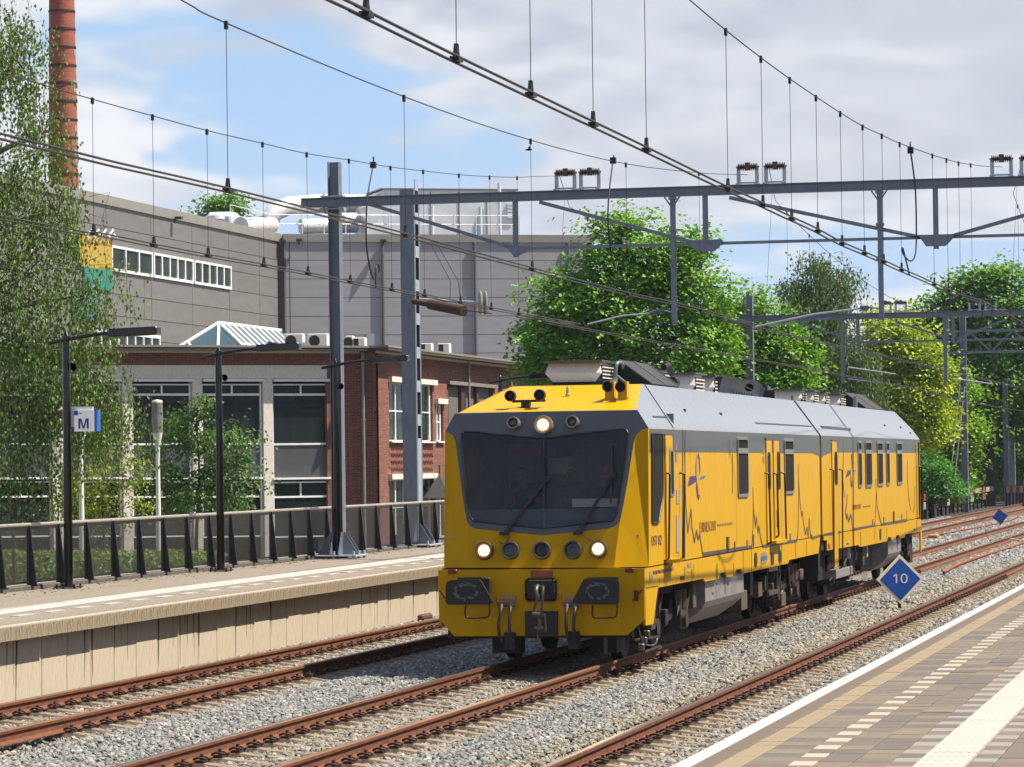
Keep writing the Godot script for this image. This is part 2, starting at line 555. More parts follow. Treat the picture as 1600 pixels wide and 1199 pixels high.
func make_tracks() -> void:
	var rust := noisy("rail_rust", [[0.0, S(96, 50, 26)], [0.4, S(142, 82, 46)], [0.7, S(158, 96, 56)], [1.0, S(120, 66, 36)]], Vector3(1.2, 1.2, 0.35), 0.85, 0.0, 0.02)
	var bright := noisy("rail_head_worn", [[0.0, S(122, 98, 76)], [0.5, S(150, 124, 98)], [1.0, S(134, 120, 108)]], Vector3(2, 2, 0.15), 0.42, 0.55, 0.02)
	var brown := noisy("rail_head_rusty", [[0.0, S(150, 104, 62)], [0.5, S(176, 126, 80)], [1.0, S(158, 118, 82)]], Vector3(2, 2, 0.15), 0.55, 0.2, 0.02)
	var names := ["left", "middle", "right"]
	var descr := ["of the track along the left platform", "of the track the yellow train stands on", "of the track along the near right platform"]
	for t in 3:
		var xc: float = [TL, TM, TR][t]
		for s in [-1, 1]:
			var x: float = xc + 0.7535 * s
			var o := thing("rail", V(x, -0.159, 30), "rusty steel %s rail %s" % ["left" if s < 0 else "right", descr[t]], "rail", "running rails")
			var b := B.new()
			sweep_rail(b, func(d: float) -> Vector3: return V(x, 0, d), 16.0, 400.0, 32.0, 11, 18 + 6, false)
			put(b, "rail_web", rust, o)
			b = B.new()
			sweep_rail(b, func(d: float) -> Vector3: return V(x, 0, d), 16.0, 400.0, 32.0, 6, 11, false)
			put(b, "rail_head", brown if (s > 0 or t == 0) else bright, o)
	# sleepers with their fastenings
	var conc := noisy("sleeper_concrete", [[0.0, S(138, 116, 92)], [0.4, S(176, 155, 128)], [0.7, S(192, 172, 146)], [1.0, S(150, 126, 100)]], Vector3(0.9, 0.9, 0.9), 0.9, 0.0, 0.02, 0.6)
	var iron := noisy("clip_iron", [[0.0, S(58, 36, 26)], [0.5, S(84, 52, 36)], [1.0, S(112, 68, 44)]], Vector3(3, 3, 3), 0.7, 0.1)
	# profile along x: high under the rails, sagging to the middle and the ends
	var sb := B.new()
	var px := [-1.25, -1.05, -0.92, -0.60, -0.42, -0.12, 0.12, 0.42, 0.60, 0.92, 1.05, 1.25]
	var py := [-0.215, -0.185, -0.166, -0.166, -0.192, -0.212, -0.212, -0.192, -0.166, -0.166, -0.185, -0.215]
	for i in px.size() - 1:
		var tw0 := 0.085
		var bw := 0.14
		var a := Vector3(px[i], py[i], tw0)
		var c := Vector3(px[i + 1], py[i + 1], tw0)
		var a2 := Vector3(px[i], py[i], -tw0)
		var c2 := Vector3(px[i + 1], py[i + 1], -tw0)
		sb.quad(a2, c2, c, a)
		sb.quad(a, c, Vector3(c.x, -0.33, bw), Vector3(a.x, -0.33, bw))
		sb.quad(c2, a2, Vector3(a2.x, -0.33, -bw), Vector3(c2.x, -0.33, -bw))
	sb.quad(Vector3(-1.25, -0.215, -0.085), Vector3(-1.25, -0.215, 0.085), Vector3(-1.25, -0.33, 0.14), Vector3(-1.25, -0.33, -0.14))
	sb.quad(Vector3(1.25, -0.215, 0.085), Vector3(1.25, -0.215, -0.085), Vector3(1.25, -0.33, -0.14), Vector3(1.25, -0.33, 0.14))
	var smesh := sb.mesh(Vector3(0, -0.33, 0))
	var cb := B.new()
	cb.box(Vector3(0.045, 0.012, 0), Vector3(0.09, 0.024, 0.15))
	for s in [-1, 1]:
		cb.tube([Vector3(-0.03, 0.035, 0.02 * s), Vector3(0.02, 0.052, 0.055 * s), Vector3(0.07, 0.048, 0.062 * s), Vector3(0.105, 0.035, 0.03 * s)], 0.0125, 5)
	cb.tube([Vector3(0.05, 0.02, 0), Vector3(0.05, 0.085, 0)], 0.019, 6)
	var cmesh := cb.mesh()
	var where := ["left platform track", "yellow train's track", "track beside the right platform"]
	for t in 3:
		var xc: float = [TL, TM, TR][t]
		var first: float = [36.0, 28.0, 24.0][t] + rng.randf() * 0.3
		first_sleeper[xc] = first
		var first_node: Node3D = null
		var extra: Array = []
		for i in 300:
			var d := first + 0.6 * i
			if d > 250: break
			if i >= 100:
				extra.append(Transform3D(Basis(), V(xc, -0.33, d)))
				continue
			var at := V(xc, -0.33, d)
			if first_node == null:
				first_node = thing("sleeper", at, "concrete sleeper under the rails of the %s" % where[t], "sleeper", "sleepers of the %s" % where[t])
				inst(smesh, "sleeper_body", conc, first_node, Transform3D())
				for s in [-1, 1]:
					for k in [-1, 1]:
						var xx: float = 0.7535 * s + 0.072 * k
						var bs := Basis() if k > 0 else Basis(Vector3.UP, PI)
						inst(cmesh, "rail_clip", iron, first_node, Transform3D(bs, Vector3(xx, 0.166, 0)))
			else:
				copy(first_node, "sleeper", at, "")
		# beyond these the sleepers run together in the distance
		if extra.size():
			tag(many("far_sleepers", smesh, conc, extra, []), "distant concrete sleepers of the %s" % where[t], "sleepers", "", "stuff")

# ---- platforms -----------------------------------------------------------
const PY := 0.79
func lpx(d: float) -> float:
	return -15.35 - 0.0105 * (d - 40.0)

func make_left_platform() -> void:
	var root := thing("left_platform", V(-17.5, -0.3, 60), "", "")
	tag(root, "", "", "", "structure")
	var d0 := 30.0
	var d1 := 190.0
	var pave := noisy("left_paving", [[0.0, S(118, 102, 86)], [0.35, S(176, 163, 144)], [0.6, S(190, 178, 160)], [0.8, S(156, 142, 124)], [1.0, S(198, 187, 170)]], Vector3(0.55, 0.55, 0.8), 0.92, 0.0, 0.025, 0.8)
	var b := B.new()
	b.quad(V(-21.0, PY, d0), V(-21.0, PY, d1), V(lpx(d1) - 0.1, PY, d1), V(lpx(d0) - 0.1, PY, d0))
	b.quad(V(-21.0, PY, d0), V(-21.0, -0.75, d0), V(-21.0, -0.75, d1), V(-21.0, PY, d1))
	put(b, "platform_paving", pave, root)
	# stained concrete panels under the edge, one by one
	var wall_m: Array = []
	for k in 3:
		var m := noisy("wall_panel_concrete_%d" % k, [[0.0, S(206, 182, 148)], [0.25, S(238, 220, 190)], [0.55, S(252, 240, 216)], [1.0, S(244, 228, 198)]], Vector3(2.4, 0.22, 2.4), 0.9, 0.0, 0.022, 0.5)
		m.uv1_offset = Vector3(0.31, 0.12, 0.57) * k
		wall_m.append(m)
	var joint := flat("joint_dark", S(44, 36, 30), 0.95)
	var stain := flat("stain_dark", S(110, 96, 78), 0.9)
	var rusty := flat("stain_rust", S(190, 128, 84), 0.9)
	var d := 34.31
	var i := 0
	while d < 128.0:
		b = B.new()
		var x0 := lpx(d) - 0.20
		b.col = Color(1, 1, 1)
		var off := rng.randf_range(-0.001, 0.001)
		b.bbox(V(x0 - 0.08 + off, 0.135, d + 0.485), Vector3(0.16, 0.93, 0.925), 0.008)
		var pn := put(b, "wall_panel", wall_m[rng.randi() % 3], root)
		if rng.randf() < 0.75:
			b = B.new()
			for k in 2 + rng.randi() % 4:
				var sd_ := d + (0.03 if rng.randf() < 0.6 else rng.randf_range(0.05, 0.9)) + 0.02 * k
				var h := rng.randf_range(0.15, 0.8)
				b.quad(V(x0 + off + 0.0025, 0.585, sd_), V(x0 + off + 0.0025, 0.585 - h, sd_ + 0.006), V(x0 + off + 0.0025, 0.585 - h * 0.9, sd_ + 0.012), V(x0 + off + 0.0025, 0.585, sd_ + rng.randf_range(0.015, 0.05)))
			put(b, "rain_stain", stain if rng.randf() < 0.8 else rusty, pn)
		d += 0.975
		i += 1
	b = B.new()
	b.quad(V(lpx(d0) - 0.33, 0.6, d0), V(lpx(d0) - 0.33, -0.4, d0), V(lpx(d1) - 0.33, -0.4, d1), V(lpx(d1) - 0.33, 0.6, d1))
	put(b, "wall_joint", joint, root)
	# coping slabs
	var cop := noisy("coping_concrete", [[0.0, S(60, 52, 42)], [0.30, S(128, 112, 90)], [0.46, S(190, 172, 144)], [0.72, S(212, 194, 166)], [1.0, S(112, 98, 80)]], Vector3(2.6, 0.35, 2.6), 0.92, 0.0, 0.02, 0.8)
	var white := noisy("worn_white_paint", [[0.0, S(196, 190, 180)], [0.3, S(232, 228, 220)], [1.0, S(240, 238, 232)]], Vector3(1.5, 1.5, 1.5), 0.8, 0.0, 0.02)
	d = 32.1
	while d < 140.0:
		var x0 := lpx(d)
		b = B.new()
		b.bbox(V(x0 - 0.19, PY - 0.089, d + 0.995), Vector3(0.38, 0.19, 1.982), 0.012)
		var c := put(b, "coping_slab", cop, root)
		b = B.new()
		b.box(V(x0 - 0.075, PY + 0.008, d + 0.995), Vector3(0.115, 0.006, 1.978))
		put(b, "white_edge_line", white, c)
		d += 1.99
	# tactile line and the row of white setts
	var tact := noisy("tactile_left", [[0.0, S(150, 132, 112)], [0.2, S(222, 212, 198)], [0.5, S(244, 240, 232)], [1.0, S(236, 230, 220)]], Vector3(1.1, 1.1, 0.9), 0.8, 0.0, 0.03, 1.0)
	d = 34.0
	while d < 120.0:
		b = B.new()
		b.bbox(V(lpx(d) - 1.86, PY + 0.006, d + 0.2975), Vector3(0.30, 0.016, 0.588), 0.005)
		b.bbox(V(lpx(d) - 1.55, PY + 0.006, d + 0.2975), Vector3(0.30, 0.016, 0.588), 0.005)
		put(b, "tactile_tile", tact, root)
		d += 0.6
	d = 35.0
	while d < 105.0:
		b = B.new()
		b.box(V(lpx(d) - 1.02 + rng.randf_range(-0.01, 0.01), PY + 0.003, d), Vector3(0.14, 0.008, 0.60))
		put(b, "white_sett", white, root)
		d += 1.24
	# a strip of rusty litter and moss along the kerb of the fence
	b = B.new()
	for k in 700:
		var dd := rng.randf_range(45, 90)
		var off := absf(rng.randfn(0.0, 0.35)) + 0.05
		var s := rng.randf_range(0.01, 0.05)
		var xx := lpx(dd) - 4.25 + off
		var a := rng.randf() * TAU
		var e := Vector3(cos(a), 0.15, sin(a)) * s
		var f := Vector3(-sin(a), 0.25, cos(a)) * s * 0.4
		b.quad(V(xx, PY + 0.004, dd) - e, V(xx, PY + 0.006, dd) + f, V(xx, PY + 0.004, dd) + e, V(xx, PY + 0.003, dd) - f)
	tag(put(b, "dead_leaves", noisy("dead_leaf", [[0.0, S(120, 70, 44)], [1.0, S(160, 110, 66)]], Vector3(3, 3, 3)), null), "dry brown leaf litter along the foot of the fence", "leaf litter", "", "stuff")
	make_fence()

func make_fence() -> void:
	var x := -19.8
	var black := noisy("fence_black_paint", [[0.0, S(30, 33, 38)], [1.0, S(44, 48, 54)]], Vector3(0.8, 0.8, 0.8), 0.45)
	var grey := noisy("fence_mesh_steel", [[0.0, A(120, 124, 128)], [1.0, A(146, 150, 154)]], Vector3(1, 1, 1), 0.55, 0.35)
	var rail := noisy("handrail_steel", [[0.0, A(150, 142, 130)], [0.5, A(182, 174, 162)], [1.0, A(164, 156, 144)]], Vector3(1, 1, 0.4), 0.38, 0.55)
	var o := thing("platform_fence", V(x, PY, 60), "dark steel fence with expanded mesh panels along the back of the left platform", "fence")
	# kerb
	var b := B.new()
	b.bbox(V(x - 0.02, PY + 0.03, 76), Vector3(0.16, 0.10, 70.0), 0.02)
	put(b, "kerb", noisy("fence_kerb", [[0.0, S(96, 98, 94)], [1.0, S(134, 134, 126)]], Vector3(1, 1, 1)), o)
	var pitch := 1.385
	var post := B.new()
	# plate in the x,y plane: straight towards the mesh, flaring to the platform at its foot
	post.prism(PackedVector2Array([Vector2(-0.03, 0.0), Vector2(0.14, 0.0), Vector2(0.035, 0.98), Vector2(0.02, 1.0), Vector2(-0.03, 1.0)]), Vector3(0, 0, -0.02), Vector3(1, 0, 0), Vector3(0, 1, 0), Vector3(0, 0, 0.04))
	post.box(Vector3(0.05, 0.01, 0), Vector3(0.22, 0.02, 0.12))
	var pm := post.mesh()
	# expanded mesh, one panel, shared
	var ms := B.new()
	var w := pitch - 0.13
	var h := 0.86
	var nx := 17
	var ny := 32
	var dx := w / nx
	var dy := h / ny
	var t := 0.0042
	for j in ny:
		for i in nx:
			var cx := -w / 2 + dx * (i + 0.5)
			var cy := dy * (j + 0.5)
			for s in [-1.0, 1.0]:
				for r in [-1.0, 1.0]:
					var p := Vector3(0, cy, cx + dx * 0.5 * s)
					var q := Vector3(0, cy + dy * 0.5 * r, cx)
					var k := Vector3(0.003, t, 0)
					ms.quad(p - k, q - k, q + k, p + k)
	var mesh := ms.mesh()
	var fr := B.new()
	fr.box(Vector3(0, -0.015, 0), Vector3(0.03, 0.035, w + 0.05))
	fr.box(Vector3(0, h + 0.015, 0), Vector3(0.03, 0.035, w + 0.05))
	fr.box(Vector3(0, h / 2, -w / 2 - 0.012), Vector3(0.03, h - 0.006, 0.03))
	fr.box(Vector3(0, h / 2, w / 2 + 0.012), Vector3(0.03, h - 0.006, 0.03))
	var fm := fr.mesh()
	for k in range(-5, 35):
		var d := 53.0 + pitch * k
		inst(pm, "fence_post", black, o, Transform3D(Basis(), V(0, 0.06, d - 60)))
		var pn := inst(fm, "mesh_frame", black, o, Transform3D(Basis(), V(0, 0.14, d - 60 + pitch / 2)))
		inst(mesh, "expanded_mesh", grey, pn, Transform3D())
	b = B.new()
	b.tube([V(x, PY + 1.06, 45), V(x, PY + 1.06, 102)], 0.032, 10)
	put(b, "handrail", rail, o)
	b = B.new()
	b.bar(V(x, PY + 1.0, 45), V(x, PY + 1.0, 102), 0.02, 0.03)
	put(b, "top_bar", black, o)

func make_right_platform() -> void:
	var root := thing("right_platform", V(-1.5, -0.3, 40), "", "")
	tag(root, "", "", "", "structure")
	var y := 0.78
	var under := flat("platform_fill", S(90, 84, 76), 0.95)
	var b := B.new()
	b.quad(V(-3.70, y - 0.012, 8), V(-3.70, y - 0.012, 170), V(10, y - 0.012, 170), V(10, y - 0.012, 8))
	put(b, "paving_bed", under, root)
	b = B.new()
	b.quad(V(-3.55, y - 0.16, 8), V(-3.55, -0.4, 8), V(-3.55, -0.4, 170), V(-3.55, y - 0.16, 170))
	put(b, "platform_wall", noisy("right_wall", [[0.0, S(120, 108, 92)], [1.0, S(166, 152, 130)]], Vector3(1, 0.4, 1)), root)
	var white := noisy("edge_white", [[0.0, S(214, 210, 202)], [0.3, S(240, 238, 234)], [1.0, S(246, 245, 242)]], Vector3(1.2, 1.2, 1.2), 0.75, 0.0, 0.02, 0.3)
	var cop := noisy("right_coping", [[0.0, S(112, 96, 80)], [0.5, S(146, 130, 112)], [1.0, S(128, 112, 96)]], Vector3(2, 2, 2), 0.9, 0.0, 0.03, 0.5)
	# edge slabs, painted white along the edge
	var d := 17.0
	while d < 120.0:
		b = B.new()
		b.bbox(V(-3.66, y - 0.075, d + 0.995), Vector3(0.26, 0.15, 1.984), 0.008)
		var c := put(b, "edge_slab", cop, root)
		b = B.new()
		b.box(V(-3.722, y + 0.003, d + 0.995), Vector3(0.122, 0.005, 1.98))
		put(b, "white_edge_line", white, c)
		d += 1.99
	# paving: rows across the platform; tones patchy as laid and relaid
	var tone: Array = []
	var ramps := [
		[S(140, 128, 116), S(158, 145, 132)], [S(148, 136, 118), S(168, 154, 134)], [S(128, 119, 112), S(146, 137, 129)],
		[S(156, 143, 120), S(174, 160, 136)], [S(136, 124, 112), S(154, 141, 127)]]
	for k in 5:
		var r: Array = ramps[k]
		tone.append(noisy("paver_tone_%d" % k, [[0.0, r[0]], [0.45, r[1]], [0.7, r[0].lerp(r[1], 0.6)], [1.0, r[0].darkened(0.12)]], Vector3(1.7, 1.7, 1.7), 0.93, 0.0, 0.09, 0.5, 3))
	var tan := noisy("paver_tan", [[0.0, S(168, 150, 118)], [0.5, S(196, 178, 144)], [1.0, S(182, 164, 130)]], Vector3(1.7, 1.7, 1.7), 0.92, 0.0, 0.06, 0.4)
	var pale := noisy("paver_pale", [[0.0, S(166, 158, 152)], [0.5, S(196, 188, 182)], [1.0, S(184, 176, 168)]], Vector3(1.7, 1.7, 1.7), 0.92, 0.0, 0.06, 0.4)
	var cream := noisy("paver_cream", [[0.0, S(206, 192, 166)], [0.5, S(232, 220, 198)], [1.0, S(222, 208, 184)]], Vector3(1.7, 1.7, 1.7), 0.9, 0.0, 0.05, 0.3)
	var tact := noisy("tactile_right", [[0.0, S(226, 214, 204)], [0.5, S(244, 236, 228)], [1.0, S(238, 228, 218)]], Vector3(1.7, 1.7, 1.7), 0.85, 0.0, 0.04, 0.4)
	var patch := FastNoiseLite.new()
	patch.seed = 8; patch.frequency = 0.22; patch.fractal_octaves = 2
	var row := 0.31
	# columns across: [x0, x1, kind]
	var cols: Array = [[-3.525, -3.35, "tan"], [-3.35, -3.07, ""], [-3.07, -2.907, "dash"], [-2.907, -2.68, ""], [-2.68, -2.44, ""], [-2.44, -2.262, "half"], [-2.262, -1.93, "tactile"], [-1.93, -1.77, "half"], [-1.77, -1.46, ""], [-1.46, -1.15, ""], [-1.15, -0.84, ""], [-0.84, -0.53, ""]]
	var tac := B.new()
	tac.box(Vector3(0, -0.02, 0), Vector3(0.322, 0.05, 0.3))
	for q in 6:
		tac.bbox(Vector3(-0.135 + 0.054 * q, 0.0075, 0), Vector3(0.03, 0.006, 0.294), 0.002)
	var tacm := tac.mesh()
	var shapes := {}
	var count := 0
	var rest := {}
	for k in 200:
		var dd := 19.4 + row * k
		for ci in cols.size():
			var c: Array = cols[ci]
			# left out where the photograph's frame never reaches
			var edge_x := -0.4 - 0.0885 * 0
			if c[0] > -1.9 and dd > 32: continue
			if dd > 60 and c[0] > -3.0: continue
			var w: float = c[1] - c[0]
			var m: Material
			var kind: String = c[2]
			if kind == "tan": m = tan
			elif kind == "tactile": m = tact
			elif kind == "dash" and k % 2 == 0: m = cream
			elif kind == "half" and k % 2 == 1: m = pale
			else:
				var v := patch.get_noise_2d((c[0] + c[1]) * 1.2, dd * 1.3) * 3.2 + rng.randf_range(-0.9, 0.9) + 1.6
				if rng.randf() < 0.08: v += 2
				m = tone[clampi(int(v), 0, 4)]
			var lift := rng.randf_range(-0.003, 0.003)
			var at := V((c[0] + c[1]) / 2, y - 0.001 + lift, dd + row / 2)
			if kind == "tactile": at.y = y + 0.002
			var key := "%.3f%s" % [w, kind == "tactile"]
			if not shapes.has(key):
				if kind == "tactile": shapes[key] = tacm
				else:
					var pb := B.new()
					pb.bbox(Vector3(0, -0.03, 0), Vector3(w - 0.007, 0.06, row - 0.008), 0.004)
					shapes[key] = pb.mesh()
			var tilt := Basis(Vector3(0, 0, 1), rng.randf_range(-0.006, 0.006)) * Basis(Vector3(1, 0, 0), rng.randf_range(-0.006, 0.006))
			var vis: bool = dd > 21.0 and c[0] < -1.5
			if vis and count < 300:
				count += 1
				inst(shapes[key], "paver" if kind != "tactile" else "tactile_tile", m, root, Transform3D(tilt, at - root.position))
			else:
				var rk := key + m.resource_name
				if not rest.has(rk): rest[rk] = [shapes[key], m, []]
				rest[rk][2].append(Transform3D(tilt, at - root.position))
	for rk in rest:
		tag(many("far_paving", rest[rk][0], rest[rk][1], rest[rk][2], [], root), "", "", "", "stuff")

# ---- buildings -----------------------------------------------------------
func slab(b: B, pr: Callable, u0: float, v0: float, u1: float, v1: float, nrm: Vector3, z0: float, z1: float) -> void:
	# an upright rectangular slab on a wall plane: z0..z1 is how far it stands out of the wall
	var vm := (v0 + v1) / 2
	var a: Vector3 = pr.call(u0, vm)
	var c: Vector3 = pr.call(u1, vm)
	var yt: float = pr.call((u0 + u1) / 2, v0).y
	var yb: float = pr.call((u0 + u1) / 2, v1).y
	wslab(b, a, c, yb, yt, nrm, z0, z1)
func wslab(b: B, a: Vector3, c: Vector3, yb: float, yt: float, nrm: Vector3, z0: float, z1: float) -> void:
	var t := Vector3(c.x - a.x, 0, c.z - a.z)
	var l := t.length()
	t /= l
	var m := Vector3((a.x + c.x) / 2, (yb + yt) / 2, (a.z + c.z) / 2) + nrm * (z0 + z1) / 2
	b.box(m, Vector3(l, yt - yb, absf(z1 - z0)), Basis(t, Vector3.UP, t.cross(Vector3.UP)))
func frame(b: B, pr: Callable, u0: float, v0: float, u1: float, v1: float, w: float, nrm: Vector3, z0: float, z1: float) -> void:
	# a rectangular frame whose bars are w pixels of the measurement wide
	slab(b, pr, u0, v0, u1, v0 + w, nrm, z0, z1)
	slab(b, pr, u0, v1 - w, u1, v1, nrm, z0, z1)
	slab(b, pr, u0, v0 + w, u0 + w, v1 - w, nrm, z0, z1 - 0.003)
	slab(b, pr, u1 - w, v0 + w, u1, v1 - w, nrm, z0, z1 - 0.003)

func brick_material(key: String, seed_: int, cols: Array, mortar: Color, bw: float, bh: float) -> StandardMaterial3D:
	# brickwork too far away to tell the bricks apart: grain of bond, each brick of its own tone. 8 x 16 bricks a tile.
	if mats.has(key): return mats[key]
	var r := RandomNumberGenerator.new()
	r.seed = seed_
	var nxb := 16
	var nyb := 32
	var cw := 32
	var ch := 16
	var im := Image.create(nxb * cw, nyb * ch, false, Image.FORMAT_RGB8)
	var hm := Image.create(nxb * cw, nyb * ch, false, Image.FORMAT_L8)
	im.fill(mortar)
	hm.fill(Color(0, 0, 0))
	for j in nyb:
		for i in nxb:
			var c: Color = cols[r.randi() % cols.size()]
			c = c.lerp(cols[r.randi() % cols.size()], r.randf()).darkened(r.randf() * 0.18)
			var x := i * cw + (cw / 2 if j % 2 else 0)
			for part in [x, x - nxb * cw]:
				im.fill_rect(Rect2i(part, j * ch, cw - 3, ch - 3), c)
				hm.fill_rect(Rect2i(part, j * ch, cw - 3, ch - 3), Color(0.8, 0.8, 0.8))
	im.generate_mipmaps()
	var m := flat(key, Color(1, 1, 1), 0.9)
	m.albedo_texture = ImageTexture.create_from_image(im)
	m.heightmap_enabled = true
	m.heightmap_texture = ImageTexture.create_from_image(hm)
	m.heightmap_scale = 0.8
	m.uv1_triplanar = true
	m.uv1_world_triplanar = false
	m.uv1_scale = Vector3(1.0 / (nxb * bw), 1.0 / (nyb * bh), 1.0 / (nxb * bw))
	return m

func make_office() -> void:
	var fdir := Vector3(0.766, 0, -0.643)
	var nf := Vector3(0.643, 0, 0.766)
	var p0 := sd(556, 560, 122.4)
	var pf := func(u: float, v: float) -> Vector3: return sp(u, v, p0, nf)
	var pa := sd(587, 560, 122.4)
	var xs := pa.x
	var pe := func(u: float, v: float) -> Vector3: return sd(u, v, 122.4)
	var ps := func(u: float, v: float) -> Vector3: return sx(u, v, xs)
	var ne := Vector3(0, 0, 1)
	var ns := Vector3(1, 0, 0)
	var o := thing("office_building", V(-36, -0.75, 122), "two-storey brick and concrete office with large white framed windows and flat roof", "building")
	var red := brick_material("red_brick", 3, [A(124, 66, 52), A(140, 78, 62), A(112, 58, 46), A(132, 72, 58), A(96, 50, 42)], A(128, 106, 92), 0.22, 0.0625)
	var conc := noisy("office_concrete", [[0.0, A(168, 160, 150)], [0.4, A(202, 195, 186)], [0.6, A(212, 206, 198)], [1.0, A(186, 178, 168)]], Vector3(0.9, 0.25, 0.9), 0.9, 0.0, 0.025, 0.4)
	var white := noisy("window_white", [[0.0, A(206, 208, 212)], [1.0, A(228, 230, 232)]], Vector3(0.8, 0.8, 0.8), 0.5)
	var pane := glass("office_glass", S(60, 74, 74), 0.45)
	var grey := noisy("spandrel_grey", [[0.0, A(66, 67, 72)], [1.0, A(78, 79, 84)]], Vector3(0.4, 0.4, 0.4), 0.3)
	var sof := noisy("soffit_brown", [[0.0, S(92, 78, 66)], [1.0, S(108, 92, 78)]], Vector3(0.5, 0.5, 0.5), 0.8)
	var fas := noisy("fascia_pale", [[0.0, S(176, 170, 160)], [1.0, S(196, 190, 180)]], Vector3(0.4, 1, 0.4), 0.6)
	var g := -0.75
	var eave := 7.14
	# --- angled concrete front: left end far outside the frame
	var lft: Vector3 = pf.call(-140, 560)
	var y_br: float = pf.call(400, 552.0).y
	var y_cf: float = pf.call(400, 571.0).y
	var y_wt: float = pf.call(400, 592.0).y
	var b := B.new()
	wslab(b, lft, p0, y_cf, eave - 0.1, nf, -0.35, 0.0)
	put(b, "brick_frieze", red, o)
	b = B.new()
	wslab(b, lft, p0 - fdir * 1.2, y_wt, y_cf - 0.002, nf, -0.38, 0.04)
	put(b, "concrete_lintel", conc, o)
	b = B.new()
	wslab(b, p0 - fdir * 1.202, p0, g, y_cf - 0.002, nf, -0.35, -0.002)
	put(b, "brick_pier", red, o)
	var edges := [[426.5, 517.0], [316.0, 412.0], [207.0, 301.5], [97.0, 192.0], [-14.0, 82.0], [-126.0, -30.0]]
	var cols := [[412.0, 426.5], [301.5, 316.0], [192.0, 207.0], [82.0, 97.0], [-30.0, -14.0]]
	for c in cols:
		b = B.new()
		var a0: Vector3 = pf.call(c[0], 680)
		var a1: Vector3 = pf.call(c[1], 680)
		wslab(b, a0, a1, g, y_wt - 0.002, nf, -0.38, 0.0)
		put(b, "concrete_column", conc, o)
	for e in edges:
		var u0: float = e[0]
		var u1: float = e[1]
		var um := (u0 + u1) / 2
		b = B.new()
		slab(b, pf, u0 + 0.4, 592.6, u1 - 0.4, 596.4, nf, -0.2, 0.12)
		put(b, "sunblind_box", white, o)
		b = B.new()
		frame(b, pf, u0 + 1, 600, u1 - 1, 840, 2.2, nf, -0.22, -0.10)
		for v in [[615.0, 618.4], [692.6, 695.6], [775.0, 778.0]]:
			slab(b, pf, u0 + 3.3, v[0], u1 - 3.3, v[1], nf, -0.21, -0.105)
		slab(b, pf, u0 + 3.3, 752.6, u1 - 3.3, 755.0, nf, -0.21, -0.105)
		slab(b, pf, um - 1.2, 602.5, um + 1.2, 614.8, nf, -0.205, -0.11)
		slab(b, pf, um - 1.2, 755.2, um + 1.2, 774.8, nf, -0.205, -0.11)
		var w := put(b, "window", white, o)
		b = B.new()
		slab(b, pf, u0 + 3, 600, u1 - 3, 692.6, nf, -0.165, -0.16)
		put(b, "pane", pane, w)
		b = B.new()
		slab(b, pf, u0 + 3, 755, u1 - 3, 836, nf, -0.165, -0.16)
		put(b, "pane", pane, w)
		b = B.new()
		slab(b, pf, u0 + 3.2, 695.8, u1 - 3.2, 746, nf, -0.19, -0.15)
		put(b, "spandrel_panel", grey, w)
		b = B.new()
		slab(b, pf, u0, 746.2, u1, 749.4, nf, -0.25, 0.06)
		put(b, "window_sill", white, w)
	# rooms behind the glass
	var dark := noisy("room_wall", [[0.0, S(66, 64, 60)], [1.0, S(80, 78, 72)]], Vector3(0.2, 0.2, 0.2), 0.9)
	b = B.new()
	var y_fl: float = pf.call(400, 722.0).y
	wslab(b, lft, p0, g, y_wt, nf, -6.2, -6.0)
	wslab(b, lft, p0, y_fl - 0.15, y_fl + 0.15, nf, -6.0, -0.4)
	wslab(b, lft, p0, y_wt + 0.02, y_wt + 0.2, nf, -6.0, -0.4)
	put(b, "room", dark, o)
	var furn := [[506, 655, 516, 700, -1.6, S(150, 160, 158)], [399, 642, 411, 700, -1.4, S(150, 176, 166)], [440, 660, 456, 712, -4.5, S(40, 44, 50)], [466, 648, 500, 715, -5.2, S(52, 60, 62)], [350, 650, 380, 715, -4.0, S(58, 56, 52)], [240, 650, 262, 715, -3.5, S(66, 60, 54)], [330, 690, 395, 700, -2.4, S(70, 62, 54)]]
	for k in furn.size():
		var q: Array = furn[k]
		b = B.new()
		slab(b, pf, q[0], q[1], q[2], q[3], nf, q[4] - 0.5, q[4])
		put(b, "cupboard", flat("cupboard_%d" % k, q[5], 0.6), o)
	# --- end wall and the side wall along the railway
	b = B.new()
	wslab(b, p0, pa, g, eave - 0.1, ne, -0.3, 0.0)
	put(b, "end_wall", red, o)
	var far := V(xs, 0, 176)
	# side wall pieces around its openings
	var side := B.new()
	# openings on the side wall as (depth0, depth1, ybottom, ytop)
	var holes: Array = []
	for r in [[608.0, 597.0, 676.0, 690.0], [681.0, 629.0, 692.5, 690.0], [700.0, 601.0, 771.0, 700.0], [608.5, 746.0, 676.5, 838.0], [682.0, 770.0, 693.0, 838.0]]:
		var a: Vector3 = ps.call(r[0], (r[1] + r[3]) / 2)
		var c: Vector3 = ps.call(r[2], (r[1] + r[3]) / 2)
		holes.append([-a.z, -c.z, ps.call((r[0] + r[2]) / 2, r[3]).y, ps.call((r[0] + r[2]) / 2, r[1]).y])
	var ds: Array = [-pa.z, 176.0]
	for hq in holes:
		ds.append(hq[0]); ds.append(hq[1])
	ds.sort()
